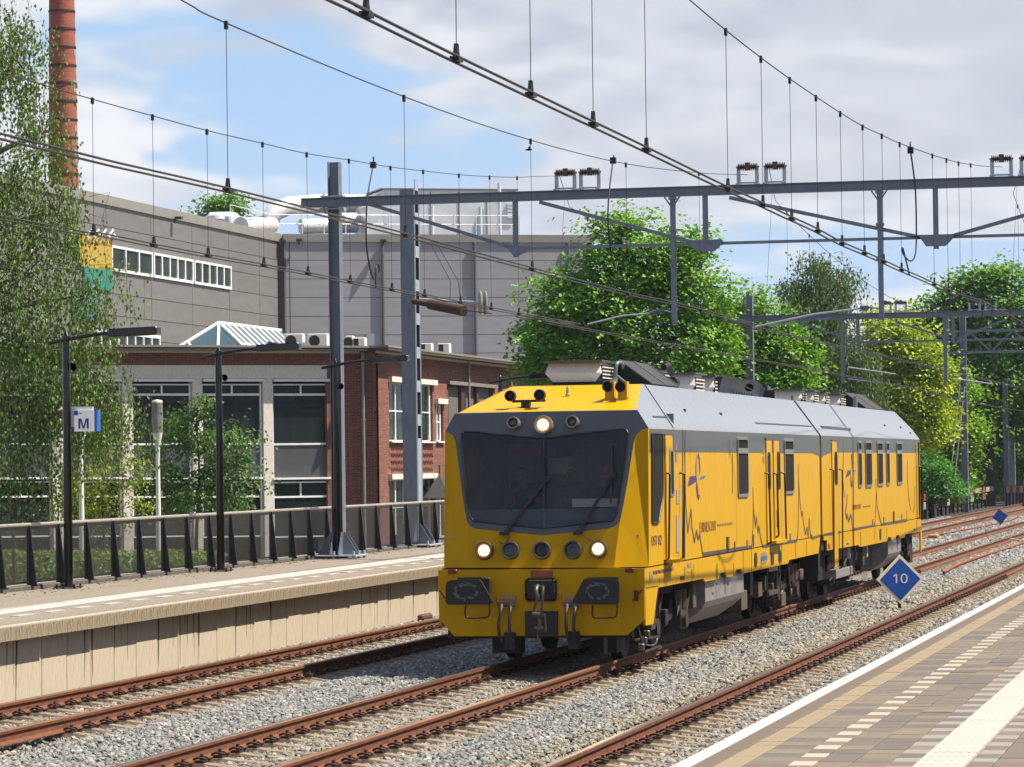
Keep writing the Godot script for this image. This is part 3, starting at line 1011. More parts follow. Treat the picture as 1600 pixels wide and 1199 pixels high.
	for i in ds.size() - 1:
		var da: float = ds[i]
		var db: float = ds[i + 1]
		if db - da < 0.01: continue
		var cuts: Array = []
		for hq in holes:
			if hq[0] < da + 0.005 and hq[1] > db - 0.005: cuts.append([hq[2], hq[3]])
		cuts.sort_custom(func(x, y): return x[0] < y[0])
		var yy := g
		for c in cuts:
			if c[0] > yy: side.mm(V(xs - 0.3, yy, da), V(xs, c[0], db))
			yy = c[1]
		side.mm(V(xs - 0.3, yy, da), V(xs, eave - 0.1, db))
	put(side, "side_wall", red, o)
	b = B.new()
	b.mm(V(xs - 3.2, g, 122.8), V(xs - 3.0, eave - 0.2, 176))
	put(b, "inner_wall", dark, o)
	# tall white sash windows
	var lint := noisy("lintel_cream", [[0.0, A(196, 190, 180)], [1.0, A(222, 217, 208)]], Vector3(0.8, 0.8, 0.8), 0.7)
	for r in [[608.4, 597.0, 676.0, 690.0, 5], [681.0, 629.0, 692.3, 690.0, 2], [608.7, 746.0, 676.3, 838.0, 5], [682.2, 770.0, 692.8, 838.0, 2]]:
		var u0: float = r[0]
		var u1: float = r[2]
		b = B.new()
		slab(b, ps, u0 - 2, r[1] - 5.5, u1 + 2, r[1] + 2.5, ns, -0.05, 0.16)
		put(b, "stone_lintel", lint, o)
		b = B.new()
		frame(b, ps, u0 + 0.3, r[1] + 3, u1 - 0.3, r[3] - 0.3, 1.5, ns, -0.2, -0.09)
		var n: int = r[4]
		for k in range(1, n):
			var um := lerpf(u0, u1, float(k) / n)
			slab(b, ps, um - 0.55, r[1] + 4.6, um + 0.55, r[3] - 2, ns, -0.19, -0.10)
		var vm: float = lerpf(r[1], r[3], 0.5)
		slab(b, ps, u0 + 2, vm - 0.9, u1 - 2, vm + 0.9, ns, -0.185, -0.095)
		var w := put(b, "window", white, o)
		b = B.new()
		slab(b, ps, u0 + 1, r[1] + 4, u1 - 1, r[3] - 1, ns, -0.152, -0.147)
		put(b, "pane", pane, w)
		b = B.new()
		for k in 9:
			var ua := lerpf(u0 + 1, u1 - 1, k / 9.0)
			slab(b, ps, ua, r[1] + 4, ua + (u1 - u0) / 13.0, r[3] - 1, ns, -0.42 - 0.03 * (k % 2), -0.40 - 0.03 * (k % 2))
		put(b, "curtain", flat("curtain_pale", S(176, 176, 160), 0.9), w)
		b = B.new()
		slab(b, ps, u0 - 0.5, r[3] - 0.2, u1 + 0.5, r[3] + 2.2, ns, -0.1, 0.12)
		put(b, "window_sill", lint, o)
	# grey roller shutters in brown frames
	var brown := flat("frame_brown", S(92, 60, 50), 0.7)
	var shut := noisy("shutter_grey", [[0.0, S(140, 128, 128)], [1.0, S(158, 146, 146)]], Vector3(0.3, 2, 0.3), 0.7)
	b = B.new()
	slab(b, ps, 698, 598.5, 773, 604, ns, -0.1, 0.14)
	put(b, "stone_lintel", noisy("lintel_grey", [[0.0, S(150, 144, 138)], [1.0, S(190, 184, 176)]], Vector3(1, 1, 1)), o)
	for r in [[702.0, 722.0], [729.0, 746.0], [749.5, 770.0]]:
		b = B.new()
		slab(b, ps, r[0], 604, r[1], 700, ns, -0.2, -0.16)
		put(b, "shutter", shut, o)
	for r in [[699.5, 702.0], [722.0, 729.0], [746.0, 749.5]]:
		b = B.new()
		slab(b, ps, r[0], 604, r[1], 700, ns, -0.22, -0.02)
		put(b, "brown_post", brown, o)
	# carved brick panel between the storeys
	b = B.new()
	for k in 26:
		var u := 610.0 + 66.0 * k / 26.0
		for q in 7:
			var v0 := 697.0 + 5.6 * q
			var s := 1.0 if q % 2 == 0 else -1.0
			var a: Vector3 = ps.call(u + 0.4, v0 + 0.3)
			var c: Vector3 = ps.call(u + 0.4 + s * 1.9, v0 + 5.9)
			b.bar(a + ns * 0.012, c + ns * 0.012, 0.028, 0.04, ns)
	put(b, "carved_brick_panel", red, o)
	# rain pipes
	var pipe := noisy("pipe_zinc", [[0.0, S(176, 176, 174)], [1.0, S(206, 206, 204)]], Vector3(1, 0.5, 1), 0.5, 0.2)
	for q in [[568.0, 0], [727.0, 1], [793.0, 1]]:
		b = B.new()
		var t: Vector3 = (pe.call(q[0], 555) if q[1] == 0 else ps.call(q[0], 570)) + (ne if q[1] == 0 else ns) * 0.14
		b.tube([Vector3(t.x, eave - 0.2, t.z), Vector3(t.x, g, t.z)], 0.062, 8)
		for k in 4: b.tube([Vector3(t.x, 1.0 + 1.7 * k, t.z), Vector3(t.x, 1.06 + 1.7 * k, t.z)], 0.078, 8)
		put(b, "rain_pipe", pipe, o)
	# little dark hipped hood on the side wall
	b = B.new()
	var h0: Vector3 = ps.call(660, 779) + ns * 0.02
	var h1: Vector3 = ps.call(691, 779) + ns * 0.02
	var top: Vector3 = ps.call(673, 741) + ns * 0.35
	var h2 := h0 + ns * 1.0
	var h3 := h1 + ns * 1.0
	b.tri(h0, top, h2); b.tri(h2, top, h3); b.tri(h3, top, h1); b.tri(h0, h1, top)
	b.quad(h0, h2, h3, h1)
	b.tube([top, top + Vector3(0, 0.35, 0)], 0.03, 6)
	put(b, "porch_hood", noisy("hood_lead", [[0.0, S(70, 74, 80)], [1.0, S(90, 94, 100)]], Vector3(1, 1, 1), 0.5), o)
	# roof slab with a wide eave
	b = B.new()
	var ov := 0.62
	var r1 := lft + nf * ov
	var r2 := p0 + nf * ov + fdir * 0.25
	var r3 := V(xs + ov, 0, 122.4 - ov + 0.05)
	var r4 := V(xs + ov, 0, 176)
	var r5 := V(xs - 30, 0, 176)
	var r6 := lft - nf * 14
	var pts: Array = []
	for p in [r1, r2, r3, r4, r5, r6]: pts.append(Vector3(p.x, eave - 0.17, p.z))
	b.poly3(pts, Vector3(0, 0.10, 0))
	put(b, "eave_soffit", sof, o)
	b = B.new()
	pts = []
	for p in [r1 + nf * 0.02, r2 + nf * 0.02, r3 + Vector3(0.02, 0, 0.02), r4 + Vector3(0.02, 0, 0), r5, r6]: pts.append(Vector3(p.x, eave - 0.068, p.z))
	b.poly3(pts, Vector3(0, 0.078, 0))
	put(b, "flat_roof", fas, o)
	b = B.new()
	wslab(b, lft, p0 + fdir * 0.1, y_br - 0.0, y_br + 0.09, nf, 0.002, 0.10)
	b.box(V((xs + 0.05), y_br + 0.045, (122.4 + 176) / 2), Vector3(0.1, 0.09, 176 - 122.4))
	put(b, "eave_board", lint, o)
	# --- things on the flat roof
	var ry := eave + 0.01
	var sk := thing("roof_skylight", Vector3(sd(342, 540, 131).x, ry, sd(342, 540, 131).z), "white framed glass skylight with a hipped end on the office roof", "skylight")
	var ap := sd(342, 504, 131)
	var bk := sd(438, 516, 139.5)
	var l0 := sd(256, 541, 128.5); l0.y = ry
	var q0 := sd(392, 541, 127.8); q0.y = ry
	var l1 := l0 + (bk - ap); l1.y = ry
	var q1 := q0 + (bk - ap); q1.y = ry
	var sg := glass("skylight_glass", S(90, 140, 160), 0.55, 0.05)
	b = B.new()
	b.tri(l0, ap, q0); b.quad(q0, ap, bk, q1); b.quad(l1, bk, ap, l0)
	put(b, "pane", sg, sk)
	b = B.new()
	for e in [[l0, ap], [q0, ap], [ap, bk], [l0, q0], [q0, q1]]: b.bar(e[0], e[1], 0.13, 0.10)
	b.bar(ap, (l0 + q0) / 2 + (q0 - l0) * 0.12, 0.10, 0.08)
	b.bar(l0.lerp(ap, 0.42), l0.lerp(q0, 0.38), 0.09, 0.08)
	put(b, "frame", white, sk)
	for k in 9:
		b = B.new()
		var f := (k + 1) / 10.0
		b.bar(ap.lerp(bk, f), q0.lerp(q1, f), 0.07, 0.07)
		put(b, "glazing_bar", white, sk)
	b = B.new()
	b.box((l0 + q1) / 2 + Vector3(0, 0.04, 0), Vector3(1.5, 0.06, 3.0))
	put(b, "ceiling", flat("skylight_inside", S(60, 100, 120), 0.8), sk)
	var dk := noisy("roof_hatch_dark", [[0.0, S(66, 72, 82)], [1.0, S(84, 90, 102)]], Vector3(1, 1, 1), 0.5)
	b = B.new()
	var hq := sd(448, 538, 124.5)
	b.poly3([Vector3(hq.x - 0.8, ry, hq.z), Vector3(hq.x + 0.7, ry, hq.z), Vector3(hq.x - 0.75, ry + 0.33, hq.z)], Vector3(0, 0, -1.2))
	tag(put(b, "roof_wedge", dk), "dark blue-grey wedge beside the skylight on the office roof", "roof hatch")
	var aw := noisy("condenser_white", [[0.0, A(206, 202, 192)], [1.0, A(226, 222, 212)]], Vector3(1, 1, 1), 0.5)
	var gr := flat("grille_dark", S(54, 54, 52), 0.6)
	var spec := [[444.0, 522.0, 473.0, 124.6, "white air conditioner right behind the dark roof wedge", 0], [480.0, 522.0, 511.0, 124.6, "white air conditioner just left of the tall gantry post", 0], [540.0, 525.0, 551.0, 127.0, "small air conditioner half hidden by the tall gantry post", 0], [551.0, 528.0, 570.0, 126.5, "air conditioner with a black grille on its left half", 1], [655.0, 537.0, 674.0, 133.0, "white air conditioner just right of the slotted post", 1], [684.0, 537.0, 702.0, 135.0, "rightmost white air conditioner on the office roof", 1]]
	for q in spec:
		var a := sd(q[0], 540, q[3])
		var c := sd(q[2], 540, q[3])
		var top2: float = sd(q[0], q[1], q[3]).y
		var ac := thing("air_conditioner", Vector3((a.x + c.x) / 2, ry, a.z), q[4], "air conditioner", "condensers on the office roof")
		var w2: float = c.x - a.x
		b = B.new()
		b.bbox(Vector3((a.x + c.x) / 2, (ry + 0.05 + top2) / 2, a.z - 0.17), Vector3(w2, top2 - ry - 0.05, 0.34), 0.02)
		put(b, "casing", aw, ac)
		b = B.new()
		if q[5] == 0:
			var rr := (top2 - ry) * 0.36
			b.lathe([Vector2(rr, 0), Vector2(rr, 0.02), Vector2(rr * 0.25, 0.02), Vector2(rr * 0.2, 0.04), Vector2(0.001, 0.04)], 20, Transform3D(Basis(Vector3(1, 0, 0), PI / 2), Vector3(a.x + w2 * 0.36, (ry + 0.05 + top2) / 2, a.z)))
		else:
			b.box(Vector3(a.x + w2 * 0.27, (ry + 0.05 + top2) / 2, a.z + 0.003), Vector3(w2 * 0.42, (top2 - ry) * 0.75, 0.01))
		put(b, "fan_grille", gr, ac)
		b = B.new()
		b.box(Vector3(a.x + w2 * 0.2, ry + 0.025, a.z - 0.17), Vector3(0.05, 0.05, 0.3))
		b.box(Vector3(a.x + w2 * 0.8, ry + 0.025, a.z - 0.17), Vector3(0.05, 0.05, 0.3))
		put(b, "foot", gr, ac)
	for q in [[385.0, 127.0], [424.0, 128.5]]:
		b = B.new()
		var v := sd(q[0], 535, q[1])
		b.lathe([Vector2(0.28, ry), Vector2(0.28, ry + 0.2), Vector2(0.22, ry + 0.32), Vector2(0.1, ry + 0.38), Vector2(0.001, ry + 0.39)], 12, Transform3D(Basis(), Vector3(v.x, 0, v.z)))
		tag(put(b, "roof_vent", aw), "pale domed roof vent %s" % ["in front of the skylight glazing" if q[0] < 400 else "at the right end of the skylight"], "roof vent", "roof vents")

func make_hall() -> void:
	var o := thing("factory_hall", V(-55, -0.75, 170), "large grey panel clad factory hall behind the office with a plant room on top", "building")
	var ry := 14.53
	var g := -0.75
	var h0 := V(-49.6, ry, 170)
	var xw := -49.75
	var hd := Vector3(0.891, 0, -0.454)
	var hn := Vector3(0.454, 0, 0.891)
	var h1 := sp(917, 372, h0, hn)
	h1.y = ry
	var pl := func(u: float, v: float) -> Vector3: return sx(u, v, xw)
	var pr := func(u: float, v: float) -> Vector3: return sp(u, v, h0, hn)
	var mw: Array = []
	var mc: Array = []
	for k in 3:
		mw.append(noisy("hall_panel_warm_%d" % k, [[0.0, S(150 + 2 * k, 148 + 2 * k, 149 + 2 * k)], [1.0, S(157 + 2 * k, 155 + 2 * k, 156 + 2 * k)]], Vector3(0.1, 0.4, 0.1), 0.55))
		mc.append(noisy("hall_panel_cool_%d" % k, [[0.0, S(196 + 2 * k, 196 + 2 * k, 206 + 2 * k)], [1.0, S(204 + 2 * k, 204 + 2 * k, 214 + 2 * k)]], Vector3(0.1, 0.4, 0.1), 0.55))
	var joint := flat("hall_joint", S(92, 90, 90), 0.8)
	var trim := noisy("hall_trim", [[0.0, S(182, 178, 172)], [1.0, S(196, 192, 186)]], Vector3(0.2, 0.2, 0.2), 0.5, 0.1)
	var rows := 15
	var ph := 0.966
	# left wall, along the railway: columns of panels between the measured joints
	var dj: Array = [100.0]
	for u in [-60, 12, 91, 166, 236, 300, 357.5, 405]:
		var d: float = -pl.call(u, 400).z
		if d > dj[-1] + 1: dj.append(d)
	dj.append(169.9)
	# the two strips of windows
	var wt0: Vector3 = pl.call(184, 388)
	var wb0: Vector3 = pl.call(184, 423)
	var win := [[-pl.call(150, 400).z, -pl.call(236, 430).z, 4], [-pl.call(238, 430).z, -pl.call(299.5, 430).z, 5], [-pl.call(301.5, 430).z, -pl.call(359, 430).z, 5]]
	var wy1: float = pl.call(359, 420).y
	var wy0: float = pl.call(359, 449).y
	for i in dj.size() - 1:
		for r in rows:
			var y1 := ry - 0.18 - ph * r
			var y0 := y1 - ph
			if y0 < g: continue
			var b := B.new()
			b.mm(V(xw - 0.08, y0 + 0.014, dj[i] + 0.022), V(xw, y1 - 0.014, dj[i + 1] - 0.022))
			put(b, "wall_panel", mw[rng.randi() % 3], o)
	var b := B.new()
	b.mm(V(xw - 0.4, g, 100), V(xw - 0.055, ry - 0.1, 169.95))
	wslab(b, h0, h1 + hd * 0.3, g, ry - 0.1, hn, -0.4, -0.055)
	b.mm(V(xw - 0.3, g, 169.8), V(xw + 0.35, ry - 0.1, 170.6))
	wslab(b, h1 + hd * 0.3, h1 + hd * 0.3 - hn * 40, g, ry - 0.1, hd, -0.3, 0.0)
	put(b, "wall_joint", joint, o)
	b = B.new()
	b.mm(V(xw - 0.5, ry - 0.2, 99), V(xw + 0.10, ry + 0.22, 170.15))
	wslab(b, h0 + hd * 0.105, h1 + hd * 0.35, ry - 0.2, ry + 0.2, hn, -0.5, 0.10)
	put(b, "roof_edge", trim, o)
	b = B.new()
	b.poly3([V(xw - 0.45, ry - 0.05, 100), V(xw - 0.45, ry - 0.05, 170.2), h1 + hd * 0.35 + Vector3(0, -0.05, 0) - hn * 0.45, h1 + hd * 0.35 - hn * 45 + Vector3(0, -0.05, 0), V(xw - 45, ry - 0.05, 100)], Vector3(0, 0.1, 0))
	put(b, "flat_roof", noisy("hall_roof", [[0.0, S(120, 120, 120)], [1.0, S(140, 140, 140)]], Vector3(0.1, 0.1, 0.1)), o)
	# right wall
	var uj := [441.0, 452.0, 597.0, 741.0, 888.0, 918.0]
	for i in uj.size() - 1:
		var a: Vector3 = pr.call(uj[i], 400)
		var c: Vector3 = pr.call(uj[i + 1], 400)
		for r in rows:
			var y1 := ry - 0.18 - ph * r
			var y0 := y1 - ph
			if y0 < g: continue
			b = B.new()
			wslab(b, a + hd * 0.022, c - hd * 0.022, y0 + 0.014, y1 - 0.014, hn, -0.08, 0.0)
			put(b, "wall_panel", mc[rng.randi() % 3], o)
	var white := mats["window_white"] as Material
	var gg := noisy("hall_glass_green", [[0.0, S(52, 70, 68)], [1.0, S(74, 96, 92)]], Vector3(0.1, 0.1, 0.1), 0.08)
	for w in win:
		b = B.new()
		var d0: float = w[0]
		var d1: float = w[1]
		b.mm(V(xw + 0.004, wy0 - 0.12, d0), V(xw + 0.1, wy0, d1))
		b.mm(V(xw + 0.004, wy1, d0), V(xw + 0.1, wy1 + 0.1, d1))
		var n: int = w[2]
		for k in n + 1:
			var dd := lerpf(d0 + 0.05, d1 - 0.05, float(k) / n)
			b.mm(V(xw + 0.005, wy0 + 0.002, dd - 0.06), V(xw + 0.09, wy1 - 0.002, dd + 0.06))
		var f := put(b, "window", white, o)
		for k in n:
			b = B.new()
			b.mm(V(xw + 0.006, wy0 + 0.003, lerpf(d0 + 0.05, d1 - 0.05, float(k) / n) + 0.07), V(xw + 0.03, wy1 - 0.003, lerpf(d0 + 0.05, d1 - 0.05, float(k + 1) / n) - 0.07))
			put(b, "pane", gg, f)
	var ly1: float = pl.call(250, 527).y
	b = B.new()
	for k in 9:
		var d := 141.0 + 1.15 * k
		b.mm(V(xw + 0.005, ly1 - 1.5, d), V(xw + 0.09, ly1 - 0.08, d + 0.1))
	b.mm(V(xw + 0.004, ly1 - 0.08, 141), V(xw + 0.1, ly1 + 0.05, 150.3))
	b.mm(V(xw + 0.004, ly1 - 0.75, 141), V(xw + 0.085, ly1 - 0.68, 150.3))
	var lw := put(b, "window", white, o)
	b = B.new()
	b.mm(V(xw + 0.006, ly1 - 1.5, 141.05), V(xw + 0.03, ly1 - 0.02, 150.3))
	put(b, "pane", gg, lw)
	# colourful panel half hidden by the birch
	var mu: Array = [[120.0, 372.0, 172.0, 420.0, S(232, 196, 74)], [128.0, 420.0, 172.0, 452.0, S(40, 170, 150)], [110.0, 452.0, 150.0, 500.0, S(60, 150, 140)]]
	for k in mu.size():
		b = B.new()
		slab(b, pl, mu[k][0], mu[k][1], mu[k][2], mu[k][3], Vector3(1, 0, 0), 0.02, 0.10 + 0.01 * k)
		put(b, "coloured_panel", flat("mural_%d" % k, mu[k][4], 0.6), o)
	b = B.new()
	for k in 9:
		var p: Vector3 = pl.call(122 + 5.6 * k, 366) + Vector3(0.3, 0, 0)
		var q: Vector3 = pl.call(122 + 5.6 * (k + 1), 359 if k % 2 else 371) + Vector3(0.3, 0, 0)
		b.bar(p, q, 0.06, 0.06)
	put(b, "sign_bracket", white, o)
	# small floodlights and rain pipes
	for q in [[268.0, 341.0, 0], [433.0, 378.0, 0], [466.0, 376.0, 1], [597.0, 377.0, 1]]:
		b = B.new()
		var p: Vector3 = (pl.call(q[0], q[1]) + Vector3(0.35, 0, 0)) if q[2] == 0 else (pr.call(q[0], q[1]) + hn * 0.4)
		b.box(p, Vector3(0.32, 0.12, 0.32))
		b.box(p + (Vector3(-0.2, -0.12, 0) if q[2] == 0 else -hn * 0.2 + Vector3(0, -0.12, 0)), Vector3(0.1, 0.2, 0.1))
		put(b, "floodlight", flat("flood_grey", S(96, 94, 92), 0.6), o)
	for u in [597.0, 741.0, 887.0]:
		b = B.new()
		var p: Vector3 = pr.call(u, 400) + hn * 0.12
		b.tube([Vector3(p.x, ry - 0.2, p.z), Vector3(p.x, g, p.z)], 0.09, 8)
		put(b, "rain_pipe", flat("pipe_grey", S(128, 128, 132), 0.5), o)
	b = B.new()
	slab(b, pr, 572, 521, 594, 545, hn, 0.004, 0.06)
	put(b, "pale_hatch", flat("hatch_pale", S(190, 196, 208), 0.5), o)
	# --- plant on the roof
	var steel := noisy("plant_grey", [[0.0, A(196, 200, 206)], [1.0, A(214, 218, 224)]], Vector3(0.3, 0.3, 0.3), 0.45, 0.3)
	var shiny := noisy("duct_steel", [[0.0, A(200, 202, 204)], [1.0, A(224, 226, 228)]], Vector3(0.4, 0.4, 0.4), 0.4, 0.25)
	var a := h0 + hd * 0.0
	var hp := thing("plant_room", Vector3(pr.call(700, 371).x, ry, pr.call(700, 371).z - 3.0), "pale grey air handling unit standing on the hall roof", "plant room")
	var pq := func(u: float, v: float) -> Vector3: return sp(u, v, h0 - hn * 2.5, hn)
	b = B.new()
	var ua: Vector3 = pq.call(600, 340)
	var uc: Vector3 = pq.call(806, 340)
	var yt: float = pq.call(700, 297).y
	wslab(b, ua, uc, ry, yt, hn, -4.5, 0.0)
	var hb := put(b, "casing", steel, hp)
	b = B.new()
	b.poly3([ua + Vector3(0, ry - ua.y, 0) - hn * 0.01, Vector3(ua.x, yt, ua.z) - hn * 0.01, Vector3(ua.x, yt, ua.z) - hd * 0.55 - Vector3(0, 0.25, 0) - hn * 0.01, Vector3(ua.x, yt - 0.9, ua.z) - hd * 0.95 - hn * 0.01, Vector3(ua.x, ry, ua.z) - hd * 0.95 - hn * 0.01], -hn * 3.0)
	put(b, "sloping_end", shiny, hp)
	b = B.new()
	wslab(b, ua - hd * 0.2, uc + hd * 0.12, yt, yt + 0.07, hn, -4.6, 0.12)
	put(b, "roof_flange", flat("flange_grey", S(150, 150, 152), 0.5), hp)
	for k in 4:
		b = B.new()
		slab(b, pq, 628 + 44 * k, 300, 629.2 + 44 * k, 369, hn, 0.003, 0.03)
		put(b, "seam", flat("seam_grey", S(140, 144, 150), 0.5), hp)
	for k in 5:
		b = B.new()
		slab(b, pq, 792, 318 + 5 * k, 805, 321.5 + 5 * k, hn, 0.004, 0.12)
		put(b, "louvre", shiny, hp)
	for u in [673.0, 748.0, 778.0]:
		b = B.new()
		var p: Vector3 = pq.call(u, 330) + hn * 0.35
		b.tube([Vector3(p.x, ry, p.z), Vector3(p.x, yt + (0.35 if u > 770 else -0.9), p.z)], 0.10, 8)
		put(b, "flue", steel, hp)
	# railing along the roof edge
	var rl := thing("roof_railing", Vector3(pr.call(520, 371).x, ry + 0.2, pr.call(520, 371).z), "thin pale safety railing along the edge of the hall roof", "railing")
	for k in 14:
		var u := 372.0 + 34.0 * k
		var p: Vector3 = (pr.call(u, 371) - hn * 0.3) if u > 441 else (V(xw - 0.4, ry, -pl.call(u, 360).z))
		b = B.new()
		b.tube([Vector3(p.x, ry + 0.2, p.z), Vector3(p.x, ry + 1.25, p.z)], 0.028, 6)
		put(b, "railing_post", shiny, rl)
	for hh in [0.75, 1.22]:
		b = B.new()
		b.tube([V(xw - 0.4, ry + hh, -pl.call(372, 360).z), V(xw - 0.4, ry + hh, 170.2), pr.call(814, 371) * Vector3(1, 0, 1) - hn * 0.3 + Vector3(0, ry + hh, 0)], 0.025, 6)
		put(b, "railing_bar", shiny, rl)
	# ducts
	var du := thing("roof_duct", Vector3(sd(440, 371, 176).x, ry, -176), "shiny round ventilation duct with elbows on the hall roof", "duct")
	b = B.new()
	b.tube([sd(376, 352, 166), sd(424, 352, 170)], 0.42, 16)
	put(b, "round_duct", shiny, du)
	for u in [388.0, 407.0]:
		b = B.new()
		b.tube([sd(u, 351.5, 167.2 + (u - 388) * 0.08), sd(u + 2, 351.5, 167.4 + (u - 388) * 0.08)], 0.45, 16)
		put(b, "clamp_ring", flat("duct_black", S(40, 40, 42), 0.6), du)
	b = B.new()
	b.tube([sd(418, 352, 173), sd(428, 332, 173), sd(450, 322, 174), sd(500, 318, 176), sd(575, 318, 178)], 0.5, 16)
	put(b, "duct_elbow", shiny, du)
	b = B.new()
	b.tube([sd(470, 354, 174), sd(556, 352, 176)], 0.40, 16)
	put(b, "round_duct", shiny, du)
	b = B.new()
	b.tube([sd(532, 343, 175), sd(556, 343, 176)], 0.35, 16)
	put(b, "round_duct", shiny, du)
	var vt := thing("roof_fan", Vector3(sd(335, 345, 166).x, ry, -166), "white roof fan with a mushroom cap near the hall corner", "roof fan")
	b = B.new()
	var vp := sd(335, 340, 166)
	b.bbox(Vector3(vp.x, ry + 0.5, -167.5), Vector3(1.6, 1.4, 1.6), 0.25)
	put(b, "casing", shiny, vt)
	b = B.new()
	b.lathe([Vector2(0.25, ry), Vector2(0.25, ry + 0.55), Vector2(0.42, ry + 0.6), Vector2(0.40, ry + 0.78), Vector2(0.2, ry + 0.9), Vector2(0.001, ry + 0.92)], 14, Transform3D(Basis(), Vector3(sd(338, 340, 164).x, 0, -164)))
	put(b, "mushroom_cap", shiny, vt)

func make_chimney() -> void:
	var d := 165.0
	var p := sd(99, 270, d)
	var w0 := 49.0 / FOC * d * 0.5
	var w1 := 42.0 / FOC * d * 0.5
	var ya := p.y
	var yb := sd(90, 0, d).y
	var k := (w0 - w1) / (yb - ya)
	var top := yb + 9.0
	var o := thing("factory_chimney", Vector3(p.x, -0.75, p.z), "tall tapering red brick factory chimney with iron bands at the left", "chimney")
	var m := brick_material("chimney_brick", 9, [A(150, 72, 50), A(164, 82, 58), A(134, 62, 44), A(158, 78, 54)], A(140, 100, 84), 0.22, 0.07)
	var b := B.new()
	var pr: Array = []
	for i in 13:
		var y := lerpf(-0.75, top, i / 12.0)
		pr.append(Vector2(w0 - k * (y - ya), y))
	pr.append(Vector2(0.01, top))
	b.lathe(pr, 28, Transform3D(Basis(), Vector3(p.x, 0, p.z)))
	put(b, "brick_shaft", m, o)
	var ir := flat("band_iron", S(64, 48, 44), 0.7)
	var y := yb + 4.0
	while y > ya - 2.0:
		b = B.new()
		var r := w0 - k * (y - ya)
		b.lathe([Vector2(r, y - 0.05), Vector2(r + 0.035, y - 0.05), Vector2(r + 0.035, y + 0.05), Vector2(r, y + 0.05)], 28, Transform3D(Basis(), Vector3(p.x, 0, p.z)))
		put(b, "iron_band", ir, o)
		y -= 0.92
	# pale mortar patches on the weather side
	var pale := noisy("chimney_lime", [[0.0, S(206, 190, 176)], [1.0, S(226, 214, 204)]], Vector3(2, 2, 2))
	for i in 26:
		y = lerpf(ya - 0.5, yb - 0.5, rng.randf())
		var r := w0 - k * (y - ya)
		var a := rng.randf_range(-0.25, 0.22)
		b = B.new()
		b.box(Vector3(p.x + cos(a) * r, y, p.z + sin(a) * r), Vector3(0.03, rng.randf_range(0.1, 0.5), rng.randf_range(0.1, 0.3)), Basis(Vector3.UP, -a))
		put(b, "lime_patch", pale, o)

# ---- overhead line -------------------------------------------------------
var gsteel: StandardMaterial3D
var gpale: StandardMaterial3D
const GD := 70.0
const G2 := 129.0
const G3 := 190.0

func gusset_base(o: Node3D, x: float, d: float, y: float, w: float, dp: float) -> void:
	var b := B.new()
	b.bbox(V(x, y + 0.06, d), Vector3(w + 0.75, 0.035, dp + 0.75), 0.006)
	put(b, "base_plate", gpale, o)
	for sgn in [-1.0, 1.0]:
		for k in [-0.35, 0.35]:
			b = B.new()
			b.prism(PackedVector2Array([Vector2(0, 0), Vector2(0.30, 0), Vector2(0.30, 0.04), Vector2(0.03, 0.48), Vector2(0, 0.48)]), V(x + sgn * w / 2, y + 0.078, d + k * dp), Vector3(sgn, 0, 0), Vector3(0, 1, 0), Vector3(0, 0, -0.02))
			put(b, "gusset", gsteel, o)
			b = B.new()
			b.prism(PackedVector2Array([Vector2(0, 0), Vector2(0.30, 0), Vector2(0.30, 0.04), Vector2(0.03, 0.48), Vector2(0, 0.48)]), V(x + k * w, y + 0.078, d + sgn * dp / 2), Vector3(0, 0, -sgn), Vector3(0, 1, 0), Vector3(0.02, 0, 0))
			put(b, "gusset", gsteel, o)
	for i in [-1, 0, 1]:
		for j in [-1, 0, 1]:
			if i == 0 and j == 0: continue
			b = B.new()
			b.tube([V(x + i * (w + 0.6) / 2, y - 0.0, d + j * (dp + 0.6) / 2), V(x + i * (w + 0.6) / 2, y + 0.16, d + j * (dp + 0.6) / 2)], 0.03, 6)
			put(b, "anchor_bolt", gpale, o)

func insulator_set(o: Node3D, x: float, y: float, d: float) -> void:
	# two short uprights on the beam that carry a row of brown porcelain across
	var brown := noisy("porcelain_brown", [[0.0, A(58, 38, 34)], [1.0, A(84, 56, 48)]], Vector3(3, 3, 3), 0.25)
	var b := B.new()
	for s in [-1, 1]:
		b.bar(V(x + 0.19 * s, y, d), V(x + 0.19 * s, y + 0.36, d), 0.075, 0.05, Vector3(0, 0, 1))
		b.box(V(x + 0.19 * s, y + 0.005, d), Vector3(0.09, 0.03, 0.3))
	b.box(V(x, y + 0.035, d), Vector3(0.36, 0.03, 0.06))
	var st := put(b, "insulator_stand", gpale, o)
	b = B.new()
	for s in [-1, 1]:
		var pr: Array = []
		for k in 5:
			pr.append(Vector2(0.035, 0.036 * k)); pr.append(Vector2(0.078, 0.036 * k + 0.009)); pr.append(Vector2(0.078, 0.036 * k + 0.020)); pr.append(Vector2(0.035, 0.036 * k + 0.029))
		b.lathe(pr, 10, Transform3D(Basis(Vector3(0, 0, 1), -PI / 2 * s), V(x + 0.035 * s, y + 0.36, d)))
	b.tube([V(x - 0.24, y + 0.36, d), V(x + 0.24, y + 0.36, d)], 0.022, 6)
	b.box(V(x, y + 0.37, d), Vector3(0.10, 0.16, 0.12))
	put(b, "insulator", brown, st)

